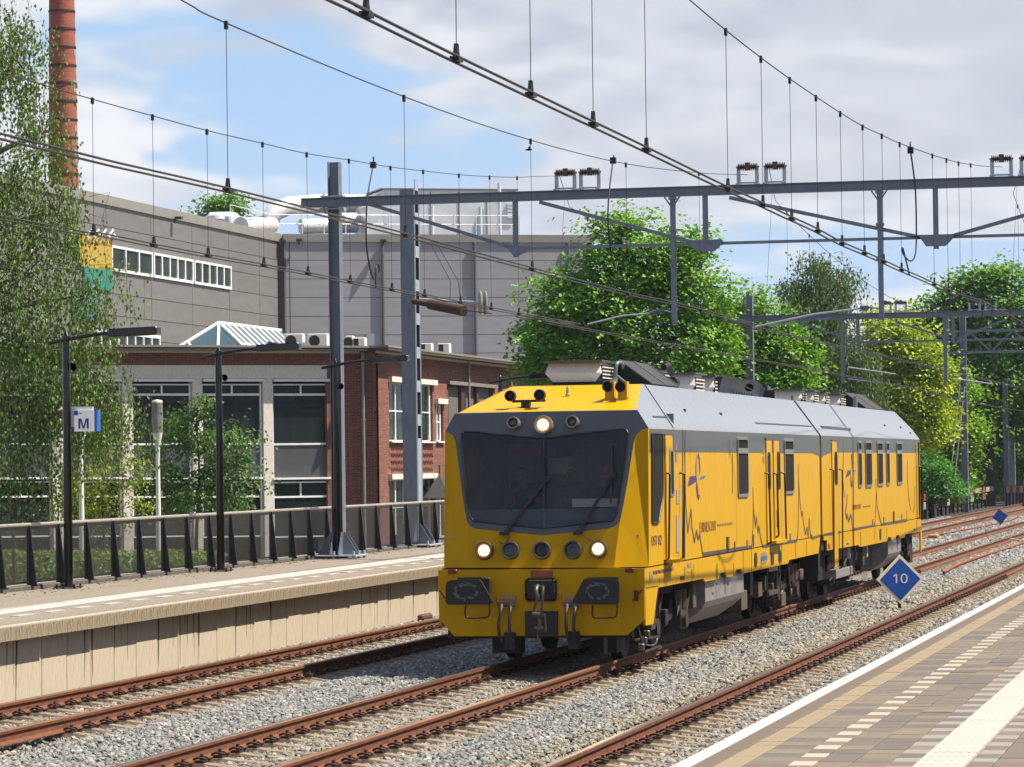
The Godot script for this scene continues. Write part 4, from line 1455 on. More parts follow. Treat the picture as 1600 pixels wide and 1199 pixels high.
func make_gantries() -> void:
	gsteel = noisy("gantry_steel", [[0.0, A(96, 104, 118)], [0.6, A(110, 118, 132)], [0.8, A(104, 108, 114)], [1.0, A(92, 98, 110)]], Vector3(0.6, 0.25, 0.6), 0.5, 0.25)
	gpale = noisy("galvanised_steel", [[0.0, A(142, 150, 160)], [0.6, A(164, 172, 182)], [1.0, A(144, 150, 156)]], Vector3(0.8, 0.4, 0.8), 0.45, 0.35)
	var rusty := noisy("rusty_weights", [[0.0, S(72, 44, 32)], [0.5, S(112, 72, 52)], [1.0, S(64, 44, 36)]], Vector3(2, 2, 2), 0.85)
	var o := thing("catenary_gantry", V(-19.3, PY, GD + 0.2), "nearest dark steel gantry over all tracks on a tall plain post", "gantry")
	var by := 8.31
	var b := B.new()
	b.ibeam(V(-19.98, by, GD), V(9.0, by, GD), 0.16, 0.20, 0.016)
	put(b, "cross_beam", gsteel, o)
	b = B.new()
	b.ibeam(V(-19.32, PY + 0.07, GD + 0.3), V(-19.32, 9.18, GD + 0.3), 0.26, 0.24, 0.018, Vector3(1, 0, 0))
	put(b, "post", gsteel, o)
	b = B.new()
	b.ibeam(V(8.6, 0, GD + 0.3), V(8.6, 9.18, GD + 0.3), 0.26, 0.24, 0.018, Vector3(1, 0, 0))
	put(b, "post", gsteel, o)
	gusset_base(o, -19.32, GD + 0.3, PY, 0.26, 0.26)
	b = B.new()
	for k in [-0.13, 0.13]:
		b.box(V(-19.32, by + k * 1.0, GD + 0.16), Vector3(0.5, 0.03, 0.30))
	for sx_ in [-0.2, 0.2]:
		b.tube([V(-19.32 + sx_, by - 0.2, GD + 0.12), V(-19.32 + sx_, by + 0.2, GD + 0.12)], 0.018, 6)
		b.box(V(-19.32 + sx_ * 1.1, by - 0.17, GD + 0.1), Vector3(0.1, 0.06, 0.2))
	put(b, "beam_clamp", gpale, o)
	var at := func(u: float, v: float) -> Vector3: return sd(u, v, GD)
	# struts and lower chord of the truss
	var s1: Vector3 = at.call(570, 317)
	var g1: Vector3 = at.call(806, 389)
	var g2: Vector3 = at.call(1103, 384)
	var g3: Vector3 = at.call(1463, 376)
	for q in [[s1, g1], [at.call(843, 316), g2], [at.call(1140, 309), g3], [at.call(1800, 280), g3]]:
		b = B.new()
		b.bar(q[0], q[1], 0.07, 0.075)
		put(b, "diagonal_strut", gsteel, o)
	b = B.new()
	b.bar(g1, V(6.5, g1.y, GD), 0.07, 0.06)
	put(b, "lower_chord", gsteel, o)
	for q in [[g1, -0.18, 0.30], [g2, -0.33, 0.33], [g3, -0.33, 0.33]]:
		var c: Vector3 = q[0]
		b = B.new()
		if q[0] == g1:
			b.prism(PackedVector2Array([Vector2(-0.28, 0.16), Vector2(-0.02, 0.05), Vector2(0.36, 0.05), Vector2(0.36, -0.02), Vector2(0.05, -0.16), Vector2(-0.03, -0.16)]), c + Vector3(0, 0, 0.055), Vector3(1, 0, 0), Vector3(0, 1, 0), Vector3(0, 0, 0.015))
		else:
			b.prism(PackedVector2Array([Vector2(-0.36, 0.12), Vector2(0.34, 0.12), Vector2(0.38, 0.06), Vector2(0.2, -0.12), Vector2(-0.2, -0.12)]), c + Vector3(0, 0, 0.055), Vector3(1, 0, 0), Vector3(0, 1, 0), Vector3(0, 0, 0.015))
		var gp := put(b, "gusset_plate", gsteel, o)
		b = B.new()
		for k in 7: b.lathe([Vector2(0.014, 0), Vector2(0.012, 0.014), Vector2(0.001, 0.016)], 6, Transform3D(Basis(Vector3(1, 0, 0), PI / 2), c + Vector3(-0.24 + 0.08 * k, 0.07 - 0.012 * (k % 3), 0.071)))
		put(b, "rivet", gsteel, gp)
		b = B.new()
		b.ibeam(Vector3(c.x, c.y - 0.17, c.z), Vector3(c.x, by - 0.103, c.z), 0.10, 0.10, 0.014, Vector3(0, 0, 1))
		put(b, "short_hanger", gsteel, o)
	for u in [1051.0, 1374.5, 1690.0]:
		var tp: Vector3 = at.call(u, 300)
		var bt: Vector3 = at.call(u + 1, 507 if u < 1100 else 500)
		b = B.new()
		b.ibeam(Vector3(tp.x, bt.y, tp.z), Vector3(tp.x, by - 0.103, tp.z), 0.10, 0.11, 0.014, Vector3(0, 0, 1))
		var hg := put(b, "drop_post", gsteel, o)
		b = B.new()
		for k in [by - 0.14, by - 0.8, by - 1.5]: b.box(Vector3(tp.x, k, tp.z), Vector3(0.16, 0.05, 0.16))
		b.bar(Vector3(tp.x - 0.16, by - 0.11, tp.z + 0.08), Vector3(tp.x - 0.03, by - 0.3, tp.z + 0.08), 0.03, 0.03)
		b.bar(Vector3(tp.x + 0.16, by - 0.11, tp.z + 0.08), Vector3(tp.x + 0.03, by - 0.3, tp.z + 0.08), 0.03, 0.03)
		put(b, "bracket", gsteel, hg)
	# steady arms with their ribbed insulators
	for q in [[1051, 488, 1038, 485, 1016, 490, 918, 507], [1374.5, 482, 1358, 481, 1345, 482, 1180, 511]]:
		b = B.new()
		b.tube([at.call(q[0], q[1]), at.call(q[2], q[3])], 0.02, 6)
		b.tube([at.call(q[4], q[5]), (at.call(q[4], q[5]) as Vector3).lerp(at.call(q[6], q[7]), 0.45) + Vector3(0, 0.05, 0), at.call(q[6], q[7])], 0.022, 6)
		var arm := put(b, "steady_arm", gpale, o)
		b = B.new()
		var a: Vector3 = at.call(q[2], q[3])
		var c: Vector3 = at.call(q[4], q[5])
		for k in 6:
			var p := a.lerp(c, (k + 0.5) / 6.0)
			b.tube([p, p + (c - a).normalized() * 0.02], 0.055, 10)
		b.tube([a, c], 0.03, 8)
		put(b, "insulator", mats.get("porcelain_brown", gsteel), arm)
	for u in [884.0, 922.0, 1169.0, 1212.0, 1566.0, 1612.0]:
		var p: Vector3 = at.call(u, 300)
		insulator_set(o, p.x, by + 0.101, GD)
	# slotted post that anchors a wire
	var po := thing("anchor_post", V(-19.95, PY, 79.2), "slotted double channel steel post with a rusty tensioner halfway up", "post")
	var px := -19.98
	var pd := 79.4
	b = B.new()
	b.box(V(px, (PY + 0.08 + 9.3) / 2, pd - 0.26), Vector3(0.34, 9.3 - PY - 0.08, 0.035))
	b.box(V(px, (PY + 0.08 + 9.3) / 2, pd + 0.26), Vector3(0.34, 9.3 - PY - 0.08, 0.035))
	for sgn in [-1, 1]:
		for k in [-1, 1]:
			b.box(V(px + 0.1625 * sgn, (PY + 0.08 + 9.298) / 2, pd + 0.2 * k), Vector3(0.018, 9.298 - PY - 0.08, 0.085))
	put(b, "channel", gsteel, po)
	for k in 12:
		var y0 := PY + 0.62 + 0.80 * k
		if k in [0, 1, 2, 11]: continue
		b = B.new()
		b.box(V(px + 0.164, y0, pd), Vector3(0.016, 0.27, 0.314))
		put(b, "batten_plate", gpale, po)
	b = B.new()
	b.box(V(px + 0.164, PY + 1.66, pd), Vector3(0.016, 1.85, 0.314))
	put(b, "cover_plate", gpale, po)
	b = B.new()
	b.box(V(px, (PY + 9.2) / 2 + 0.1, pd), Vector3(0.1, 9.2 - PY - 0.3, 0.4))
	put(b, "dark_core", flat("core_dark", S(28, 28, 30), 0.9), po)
	gusset_base(po, px, pd, PY, 0.36, 0.55)
	# the tensioner
	var tn := thing("wire_tensioner", sd(690, 480, 78.6), "rusty brown spring tensioner pointing at the tracks from the slotted post", "tensioner")
	b = B.new()
	b.tube([sd(672, 475.5, 78.6), sd(725, 486, 78.0)], 0.125, 16)
	put(b, "spring_housing", rusty, tn)
	b = B.new()
	b.tube([sd(645, 471, 78.8), sd(674, 476, 78.6)], 0.07, 10)
	b.tube([sd(725, 485, 78.0), sd(768, 490, 77.0)], 0.015, 6)
	put(b, "rod", rusty, tn)
	b = B.new()
	b.tube([sd(656, 468, 78.9), sd(752, 473, 78.1)], 0.03, 8)
	b.bar(sd(686, 466, 78.8), sd(686, 470, 78.8), 0.03, 0.03)
	b.bar(sd(709, 465, 78.8), sd(728, 465, 78.7), 0.03, 0.03)
	put(b, "arm_bar", gpale, tn)
	b = B.new()
	for k in [0.0, 0.22]:
		b.lathe([Vector2(0.02, -0.012), Vector2(0.27, -0.02), Vector2(0.29, 0.0), Vector2(0.27, 0.02), Vector2(0.02, 0.012)], 24, Transform3D(Basis(Vector3(0, 0, 1), -PI / 2).rotated(Vector3.UP, 0.35), sd(750 + 8 * k / 0.22, 473.5, 78.1)))
	put(b, "pulley_wheel", noisy("pulley_white", [[0.0, S(200, 196, 190)], [1.0, S(228, 226, 220)]], Vector3(2, 2, 2), 0.5), tn)
	b = B.new()
	b.tube([sd(675, 385, 72), sd(704, 440, 78.0), sd(703, 468, 78.6)], 0.008, 5)
	b.tube([sd(685, 385, 72), sd(716, 440, 78.0), sd(720, 472, 78.4)], 0.008, 5)
	put(b, "stay_wire", flat("wire_dark", S(46, 46, 46), 0.5, 0.3), tn)
	# second gantry
	var o2 := thing("catenary_gantry", V(-19.3, PY, G2), "second dark steel gantry farther down the line behind the train's roof", "gantry")
	var a2 := func(u: float, v: float) -> Vector3: return sd(u, v, G2)
	var y2: float = a2.call(1400, 493).y
	b = B.new()
	b.ibeam(V(-19.95, y2, G2), V(8, y2, G2), 0.18, 0.22, 0.02)
	put(b, "cross_beam", gsteel, o2)
	b = B.new()
	b.ibeam(V(-19.3, 0.5, G2 + 0.3), V(-19.3, a2.call(1190, 462).y, G2 + 0.3), 0.27, 0.27, 0.02, Vector3(1, 0, 0))
	put(b, "post", gsteel, o2)
	for q in [[1316, 600], [1477, 598], [1640, 596]]:
		b = B.new()
		var p: Vector3 = a2.call(q[0], 540)
		b.ibeam(Vector3(p.x, a2.call(q[0], q[1]).y, p.z), Vector3(p.x, y2 - 0.112, p.z), 0.13, 0.13, 0.015, Vector3(0, 0, 1))
		put(b, "drop_post", gsteel, o2)
	var lg: Vector3 = a2.call(1341, 535)
	b = B.new()
	b.bar(lg, V(6, lg.y, G2), 0.08, 0.08)
	b.bar(a2.call(1245, 503), lg, 0.08, 0.08)
	b.bar(a2.call(1400, 503), a2.call(1490, 532), 0.08, 0.08)
	b.bar(a2.call(1570, 500), a2.call(1490, 532), 0.08, 0.08)
	put(b, "lower_chord", gsteel, o2)
	for u in [1341.0, 1490.0]:
		b = B.new()
		var p: Vector3 = a2.call(u, 535)
		b.ibeam(Vector3(p.x, lg.y - 0.1, p.z), Vector3(p.x, y2 - 0.112, p.z), 0.12, 0.12, 0.015, Vector3(0, 0, 1))
		put(b, "short_hanger", gsteel, o2)
	for u in [1384.0, 1408.0, 1523.0, 1548.0]:
		insulator_set(o2, a2.call(u, 480).x, y2 + 0.113, G2)
	for q in [[1325, 574, 1400, 585], [1325, 592, 1390, 600], [1490, 592, 1550, 600], [1200, 510, 1300, 497]]:
		b = B.new()
		b.tube([a2.call(q[0], q[1]), a2.call(q[2], q[3])], 0.03, 6)
		put(b, "steady_arm", gpale, o2)
	# third gantry, a lattice
	var o3 := thing("catenary_gantry", V(-17.3, 0, G3), "farthest lattice gantry at the right with a thick dark post", "gantry")
	var a3 := func(u: float, v: float) -> Vector3: return sd(u, v, G3)
	b = B.new()
	var p3: Vector3 = a3.call(1506, 600)
	b.ibeam(Vector3(p3.x, -0.4, p3.z), Vector3(p3.x, a3.call(1505, 490).y, p3.z), 0.34, 0.34, 0.03, Vector3(1, 0, 0))
	put(b, "post", gsteel, o3)
	var yt: float = a3.call(1540, 517).y
	var yb: float = a3.call(1540, 550).y
	var x0: float = a3.call(1480, 530).x
	for y in [yt, yb]:
		b = B.new()
		b.bar(V(x0, y, G3), V(10, y, G3), 0.14, 0.14)
		put(b, "lattice_chord", gsteel, o3)
	for k in 12:
		b = B.new()
		b.bar(V(x0 + 1.2 * k, yt if k % 2 else yb, G3), V(x0 + 1.2 * (k + 1), yb if k % 2 else yt, G3), 0.09, 0.09)
		put(b, "lattice_diagonal", gsteel, o3)
	b = B.new()
	b.bar(V(x0, yb - 0.05, G3), V(x0, yt + 0.9, G3), 0.22, 0.22)
	put(b, "drop_post", gsteel, o3)
	for q in [[1490, 593, 1548, 600]]:
		b = B.new()
		b.tube([a3.call(q[0], q[1]), a3.call(q[2], q[3])], 0.04, 6)
		put(b, "steady_arm", gpale, o3)

func wire_points(ms: Array, line: Array) -> Array:
	# measured pixels of a wire, put on the upright plane in which that wire hangs; line = [x0, d0, x1, d1]
	var t := Vector3(line[2] - line[0], 0, -(line[3] - line[1])).normalized()
	var nn := t.cross(Vector3.UP)
	var p := V(line[0], 0, line[1])
	var out: Array = []
	for m in ms: out.append(sp(m[0], m[1], p, nn))
	return out
func smooth_pts(p: Array, sub: int) -> Array:
	var out: Array = []
	for i in p.size() - 1:
		var a: Vector3 = p[maxi(i - 1, 0)]
		var b: Vector3 = p[i]
		var c: Vector3 = p[i + 1]
		var d: Vector3 = p[mini(i + 2, p.size() - 1)]
		for k in sub: out.append(b.cubic_interpolate(c, a, d, float(k) / sub))
	out.append(p[-1])
	return out
func at_depth(p: Array, d: float) -> Vector3:
	for i in p.size() - 1:
		if -p[i].z <= d and -p[i + 1].z >= d:
			return (p[i] as Vector3).lerp(p[i + 1], (d + p[i].z) / (p[i].z - p[i + 1].z))
	return p[-1] if d > -p[-1].z else p[0]

func make_wires() -> void:
	var dark := flat("wire_dark", S(46, 46, 46), 0.5, 0.3)
	var cop := noisy("wire_copper_green", [[0.0, S(84, 82, 66)], [1.0, S(110, 104, 84)]], Vector3(1, 1, 0.5), 0.5, 0.4)
	var mid := noisy("wire_grey", [[0.0, S(78, 74, 72)], [1.0, S(98, 94, 92)]], Vector3(1, 1, 0.5), 0.5, 0.5)
	var specs := [
		{"l": "overhead line hanging above the track beside the left platform", "line": [-13.5, 10.0, -14.85, 70.0], "m": [[26, 120], [144, 155], [238, 181], [323, 204], [410, 224], [479, 240], [545, 250], [610, 261], [661, 267], [717, 273], [765, 276], [808, 277], [850, 275.5], [884, 275]],
		"c": [[0, 340], [148, 365], [242, 384], [326, 400], [412, 415], [482, 428], [547, 441], [612, 453], [663, 462], [766, 482], [808, 490], [918, 510]], "dr": [144, 238, 323, 410, 479, 545, 610, 661, 717, 765, 808], "x2": -13.5, "cm": cop, "y2": 5.45, "r": 0.010},
		{"l": "overhead line hanging above the yellow train's track", "line": [-9.4, 10.0, -10.45, 70.0], "m": [[283, 0], [353, 36], [631, 151], [829, 219], [978, 256], [1092, 270], [1140, 272.5], [1168, 273]],
		"c": [[0, 213], [355, 297], [631, 367], [832, 421], [980, 459], [1060, 476], [1180, 508]], "dr": [353, 631, 829, 978, 1092], "x2": -9.3, "cm": mid, "y2": 5.35, "r": 0.011},
		{"l": "nearest overhead line, crossing the sky from the top edge to the right", "line": [-5.9, 10.0, -5.27, 70.0], "m": [[1078, 0], [1134, 47], [1189, 90], [1234, 123], [1275, 151], [1313, 176], [1348, 197], [1378, 211], [1406, 224], [1457, 242], [1479, 249], [1498, 254], [1517, 257], [1536, 259.5], [1566, 261]],
		"c": [[505, -10], [550, 12], [697, 85], [812, 140], [911, 187], [989, 224], [1067, 262], [1127, 291], [1180, 315], [1228, 338], [1272, 358], [1309, 378], [1346, 394], [1378, 408], [1406, 421], [1434, 433], [1456, 443], [1500, 462]], "dr": [1134, 1189, 1234, 1275, 1313, 1348, 1378, 1406, 1434, 1457, 1479, 1498, 1517], "x2": -5.9, "cm": mid, "y2": 5.75, "r": 0.011}]
	for si in 3:
		var s: Dictionary = specs[si]
		var line: Array = s["line"]
		var ms := wire_points(s["m"], line)
		var cs := wire_points(s["c"], line)
		var o := thing("overhead_line", V(line[0], 5.3, 40), s["l"], "overhead line")
		# on towards the camera, past the left or top edge of the photograph
		var m0: Vector3 = ms[0]
		var m1: Vector3 = ms[1]
		var dnear := 8.0
		var sl := (m1 - m0) / (m0.z - m1.z)
		var mcount := ms.size()
		var near: Array = []
		for k in 5:
			var f := 1.0 - k / 5.0
			var dd := (-m0.z - dnear) * f
			near.append(V(lerpf(m0.x, line[0], f), m0.y - sl.y * dd + 0.0011 * dd * dd, -m0.z - dd))
		ms = near + ms
		var c0: Vector3 = cs[0]
		cs.push_front(V(line[0], c0.y, dnear))
		# and on to the gantries beyond: one messenger ends on the beam, the next starts there
		var ce: Vector3 = cs[-1]
		cs.append(V(line[2], lerpf(ce.y, s["y2"], 0.3), 71.0))
		cs.append(V(s["x2"], s["y2"], G2))
		cs.append(V(line[2] + 0.3, s["y2"], G3))
		cs.append(V(s["x2"], s["y2"] + 0.1, 260))
		var msm := smooth_pts(ms, 4)
		var csm := smooth_pts(cs, 3)
		var b := B.new()
		b.tube(msm, 0.007, 6)
		put(b, "messenger_wire", dark if si != 0 else cop, o)
		for off in [-0.022, 0.022]:
			b = B.new()
			var pp: Array = []
			for p in csm: pp.append(p + Vector3(off, off * 0.7, 0))
			b.tube(pp, s["r"], 6)
			put(b, "contact_wire", s["cm"], o)
		var spans: Array = [[ms, 0]]
		for q in [[GD, G2], [G2, G3], [G3, 260.0]]:
			var pts: Array = []
			for k in 17:
				var f := k / 16.0
				var d := lerpf(q[0], q[1], f)
				var ya := 8.75 if q[0] < 100 else 8.6
				var x := at_depth(cs, d).x
				pts.append(V(x + (0.45 if (q[0] == GD and f < 0.01) else 0.0), ya - 1.75 * 4 * f * (1 - f), d))
			b = B.new()
			b.tube(pts, 0.007, 6)
			put(b, "messenger_wire", dark, o)
			spans.append([pts, 1])
		# droppers with their clamps
		var dd: Array = []
		for u in s["dr"]:
			for m in s["m"]:
				if absf(m[0] - u) < 0.5: dd.append(-wire_points([m], line)[0].z)
		if si == 2:
			var k0: float = -ms[5].z
			for k in range(1, 6): dd.append(k0 - 2.45 * k)
		for d in dd:
			dropper(o, at_depth(ms, d), at_depth(cs, d), dark)
		for sp_ in [spans[1], spans[2]]:
			var pts: Array = sp_[0]
			for k in 18:
				var d := lerpf(-pts[0].z + 2.0, -pts[-1].z - 2.0, k / 17.0)
				dropper(o, at_depth(pts, d), at_depth(cs, d), dark)
	# jumper cables that hang in a loop beside a dropper
	for q in [[[583, 245], [583, 258], [574, 310], [572, 375], [578, 420], [585, 437], [592, 428], [591, 413], [587, 420], [587, 450], 0], [[959, 243], [958, 251], [952, 300], [950, 350], [956, 400], [962, 420], [965, 410], [965, 452], 1], [[1423, 222], [1423, 235], [1430, 290], [1432, 345], [1431, 395], [1423, 408], [1412, 398], [1411, 388], [1419, 420], [1421, 430], 2]]:
		var li: int = q[-1]
		var pts := wire_points(q.slice(0, q.size() - 1), specs[li]["line"])
		var b := B.new()
		b.tube(smooth_pts(pts, 5), 0.013, 6)
		b.box(pts[1], Vector3(0.09, 0.10, 0.09))
		tag(put(b, "jumper_cable", dark), ["black jumper cable looping below the wire beside the tall gantry post", "black jumper cable hanging against the big maple's left side", "black jumper cable with a small loop hanging near the right edge"][li], "cable")

func dropper(o: Node3D, a: Vector3, c: Vector3, m: Material) -> void:
	var b := B.new()
	b.tube([a, c], 0.0036, 5)
	var dr := put(b, "dropper", m, o)
	b = B.new()
	b.bar(a + Vector3(0, 0.02, 0), a - Vector3(0, 0.06, 0), 0.05, 0.03)
	b.bar(c + Vector3(0, 0.11, 0), c + Vector3(0, -0.02, 0.05), 0.03, 0.03)
	b.bar(c + Vector3(0, 0.11, 0), c + Vector3(0, -0.02, -0.05), 0.03, 0.03)
	b.box(c, Vector3(0.07, 0.035, 0.14))
	put(b, "clamp", m, dr)

# ---- the yellow two-car test train ----------------------------------------
const XS := -8.30
const XO := -11.16
const XC := -9.73
var mY: StandardMaterial3D
var mG: StandardMaterial3D
var mK: StandardMaterial3D
var NP := Vector3.ZERO
var PP := Vector3.ZERO

func pside(u: float, v: float) -> Vector3:
	return sx(u, v, XS)
func s3(x: float, y: float) -> Vector3:
	return sx(1000 + x * 0.18762, 640 + y * 0.18762, XS)
func s8(x: float, y: float) -> Vector3:
	return sx(1280 + x * 0.11676, 660 + y * 0.11676, XS)
func s6(x: float, y: float) -> Vector3:
	return sx(1280 + x * 0.11676, 800 + y * 0.11676, XS)
func s5(x: float, y: float) -> Vector3:
	return sx(1160 + x * 0.1084, 840 + y * 0.1084, XS)
func s4(x: float, y: float) -> Vector3:
	return sx(1000 + x * 0.1084, 880 + y * 0.1084, XS)
func f1(x: float, y: float) -> Vector3:
	return pf_(670 + x * 0.25, 560 + y * 0.25)
func f2(x: float, y: float) -> Vector3:
	return pf_(670 + x * 0.25, 820 + y * 0.25)
func pf_(u: float, v: float) -> Vector3:
	return sp(u, v, PP, NP)
func bb2(x: float, y: float, d := 45.70) -> Vector3:
	return sd(670 + x * 0.25, 820 + y * 0.25, d)

func rounded(a: Vector3, c: Vector3, r: float) -> Array:
	# rounded rectangle on the train's side between two opposite corners (depth along the car, y up)
	var z0 := minf(a.z, c.z)
	var z1 := maxf(a.z, c.z)
	var y0 := minf(a.y, c.y)
	var y1 := maxf(a.y, c.y)
	r = minf(r, minf((z1 - z0) * 0.49, (y1 - y0) * 0.49))
	var out: Array = []
	for q in [[z1 - r, y1 - r, 0], [z0 + r, y1 - r, 1], [z0 + r, y0 + r, 2], [z1 - r, y0 + r, 3]]:
		for k in 5:
			var t: float = PI / 2 * (q[2] + k / 4.0)
			out.append(Vector3(XS, q[1] + sin(t) * r, q[0] + cos(t) * r))
	return out
func ring(b: B, outer: Array, inner: Array, off: Vector3, th: Vector3) -> void:
	var n := outer.size()
	for i in n:
		var j := (i + 1) % n
		var a: Vector3 = outer[i] + off
		var c: Vector3 = outer[j] + off
		var e: Vector3 = inner[j] + off
		var f: Vector3 = inner[i] + off
		b.quad(a + th, c + th, e + th, f + th)
		b.quad(c, c + th, a + th, a)
		b.quad(f, f + th, e + th, e)
func side_patch(b: B, pts: Array, z0: float, th: float) -> void:
	var q: Array = []
	for p in pts: q.append(p + Vector3(z0, 0, 0))
	b.poly3(q, Vector3(th, 0, 0))
func zigzag(b: B, pts: Array, w0: float, w1: float) -> void:
	# a painted line on the side, w in metres along the car
	for i in pts.size() - 1:
		var a: Vector3 = pts[i]
		var c: Vector3 = pts[i + 1]
		var t := (c - a).normalized()
		var s := t.cross(Vector3(1, 0, 0)).normalized()
		var wa := lerpf(w0, w1, float(i) / (pts.size() - 1)) / 2
		var wb := lerpf(w0, w1, float(i + 1) / (pts.size() - 1)) / 2
		var o := Vector3(0.004 + 0.0004 * (i % 2), 0, 0)
		b.quad(a + s * wa + o, c + s * wb + o, c - s * wb + o, a - s * wa + o)

func train_window(o: Node3D, a: Vector3, c: Vector3, fw: float, split: float) -> void:
	# silver framed window: small hinged light above, tall dark pane below
	var silver: Material = mats["window_alloy"]
	var dark: Material = mats["train_glass"]
	var out := rounded(a, c, 0.07)
	var ins := Vector3(0, fw, fw)
	var lo := Vector3(XS, minf(a.y, c.y), minf(a.z, c.z))
	var hi := Vector3(XS, maxf(a.y, c.y), maxf(a.z, c.z))
	var inn := rounded(lo + ins, hi - ins, 0.04)
	var b := B.new()
	ring(b, out, inn, Vector3.ZERO, Vector3(0.022, 0, 0))
	var ys := lerpf(hi.y, lo.y, split)
	if split > 0:
		b.box(Vector3(XS + 0.012, ys, (lo.z + hi.z) / 2), Vector3(0.022, 0.085, hi.z - lo.z - 2 * fw))
	var w := put(b, "window", silver, o)
	if split > 0:
		b = B.new()
		side_patch(b, rounded(Vector3(XS, ys + 0.04, lo.z + fw), hi - ins, 0.02), 0.002, 0.006)
		put(b, "pane", dark, w)
		hi.y = ys - 0.04 + fw
	b = B.new()
	side_patch(b, rounded(lo + ins, hi - ins, 0.03), 0.003, 0.006)
	put(b, "pane", dark, w)

func lamp_unit(o: Node3D, c: Vector3, r: float, depth: float, lens: StandardMaterial3D, rimm: Material, n: Vector3, called := "headlight") -> MeshInstance3D:
	var y := n.normalized()
	var x := y.cross(Vector3(0, 1, 0)).normalized()
	var z := x.cross(y)
	var t := Transform3D(Basis(x, y, z), c)
	var b := B.new()
	b.lathe([Vector2(r, -0.03), Vector2(r, depth * 0.8), Vector2(r * 0.95, depth), Vector2(r * 0.80, depth), Vector2(r * 0.74, depth * 0.72), Vector2(r * 0.70, depth * 0.5)], 28, t)
	var h := put(b, called, rimm, o)
	b = B.new()
	b.lathe([Vector2(r * 0.76, depth * 0.55), Vector2(r * 0.5, depth * 0.68), Vector2(r * 0.2, depth * 0.74), Vector2(0.001, depth * 0.75)], 24, t)
	put(b, "lens", lens, h)
	if lens.emission_enabled:
		b = B.new()
		b.lathe([Vector2(r * 0.80, depth * 0.70), Vector2(r * 0.66, depth * 0.78), Vector2(r * 0.60, depth * 0.80)], 24, t)
		for k in 2: b.box(c + x * r * 0.28 * (2 * k - 1) * 0.0 + y * depth * 0.83 + z * r * 0.36 * (2 * k - 1), Vector3(r * 0.10, r * 0.34, 0.006), Basis(x, z, -y))
		put(b, "reflector", mats["lamp_reflector"], h)
	return h

func make_train() -> void:
	mY = noisy("train_yellow", [[0.0, A(166, 124, 12)], [0.35, A(179, 137, 15)], [0.7, A(181, 140, 16)], [1.0, A(174, 131, 14)]], Vector3(0.7, 0.12, 0.7), 0.34, 0.0, 0.012)
	mY.metallic_specular = 0.12
	mY.heightmap_enabled = true
	mY.heightmap_texture = noise_tex(0.006, [], 4, 2)
	mY.heightmap_scale = 1.2
	mG = noisy("train_dark_grey", [[0.0, A(52, 58, 66)], [0.5, A(60, 66, 76)], [1.0, A(55, 61, 70)]], Vector3(0.8, 0.2, 0.8), 0.38)
	mK = noisy("train_black", [[0.0, S(26, 25, 25)], [0.5, S(36, 34, 33)], [1.0, S(46, 42, 39)]], Vector3(1.5, 1.5, 1.5), 0.65)
	var band := noisy("train_band_grey", [[0.0, S(86, 92, 90)], [0.5, S(104, 108, 104)], [1.0, S(116, 118, 112)]], Vector3(0.9, 0.10, 0.9), 0.35, 0.1, 0.02)
	var roofm := noisy("train_roof_silver", [[0.0, A(80, 85, 95)], [0.34, A(124, 131, 143)], [0.5, A(154, 160, 170)], [0.66, A(118, 124, 133)], [0.8, A(148, 152, 158)], [1.0, A(90, 96, 106)]], Vector3(0.25, 0.10, 1.5), 0.38, 0.35, 0.016, 0.0, 5)
	flat("window_alloy", S(186, 186, 184), 0.35, 0.5)
	flat("train_glass", A(46, 46, 45), 0.10).specular_mode = BaseMaterial3D.SPECULAR_DISABLED
	var gap := flat("gap_black", S(16, 15, 15), 0.8)
	NP = Vector3(0, 0.15, 1).normalized()
	PP = V(XC, 1.30, 45.75)
	var c1 := thing("railcar", V(XC, 0, 55), "yellow front railcar with dark cab windscreen and lit headlights", "railcar", "cars of the yellow test train")
	var c2 := thing("railcar", V(XC, 0, 73.7), "yellow rear railcar with five narrow silver framed windows", "railcar", "cars of the yellow test train")
	car_shell(c1, c2, band, roofm, gap)
	car_front(c1, gap)
	car_side_one(c1, gap)
	car_side_two(c2, gap)
	car_roof_gear(c1, c2)
	car_under(c1, c2)

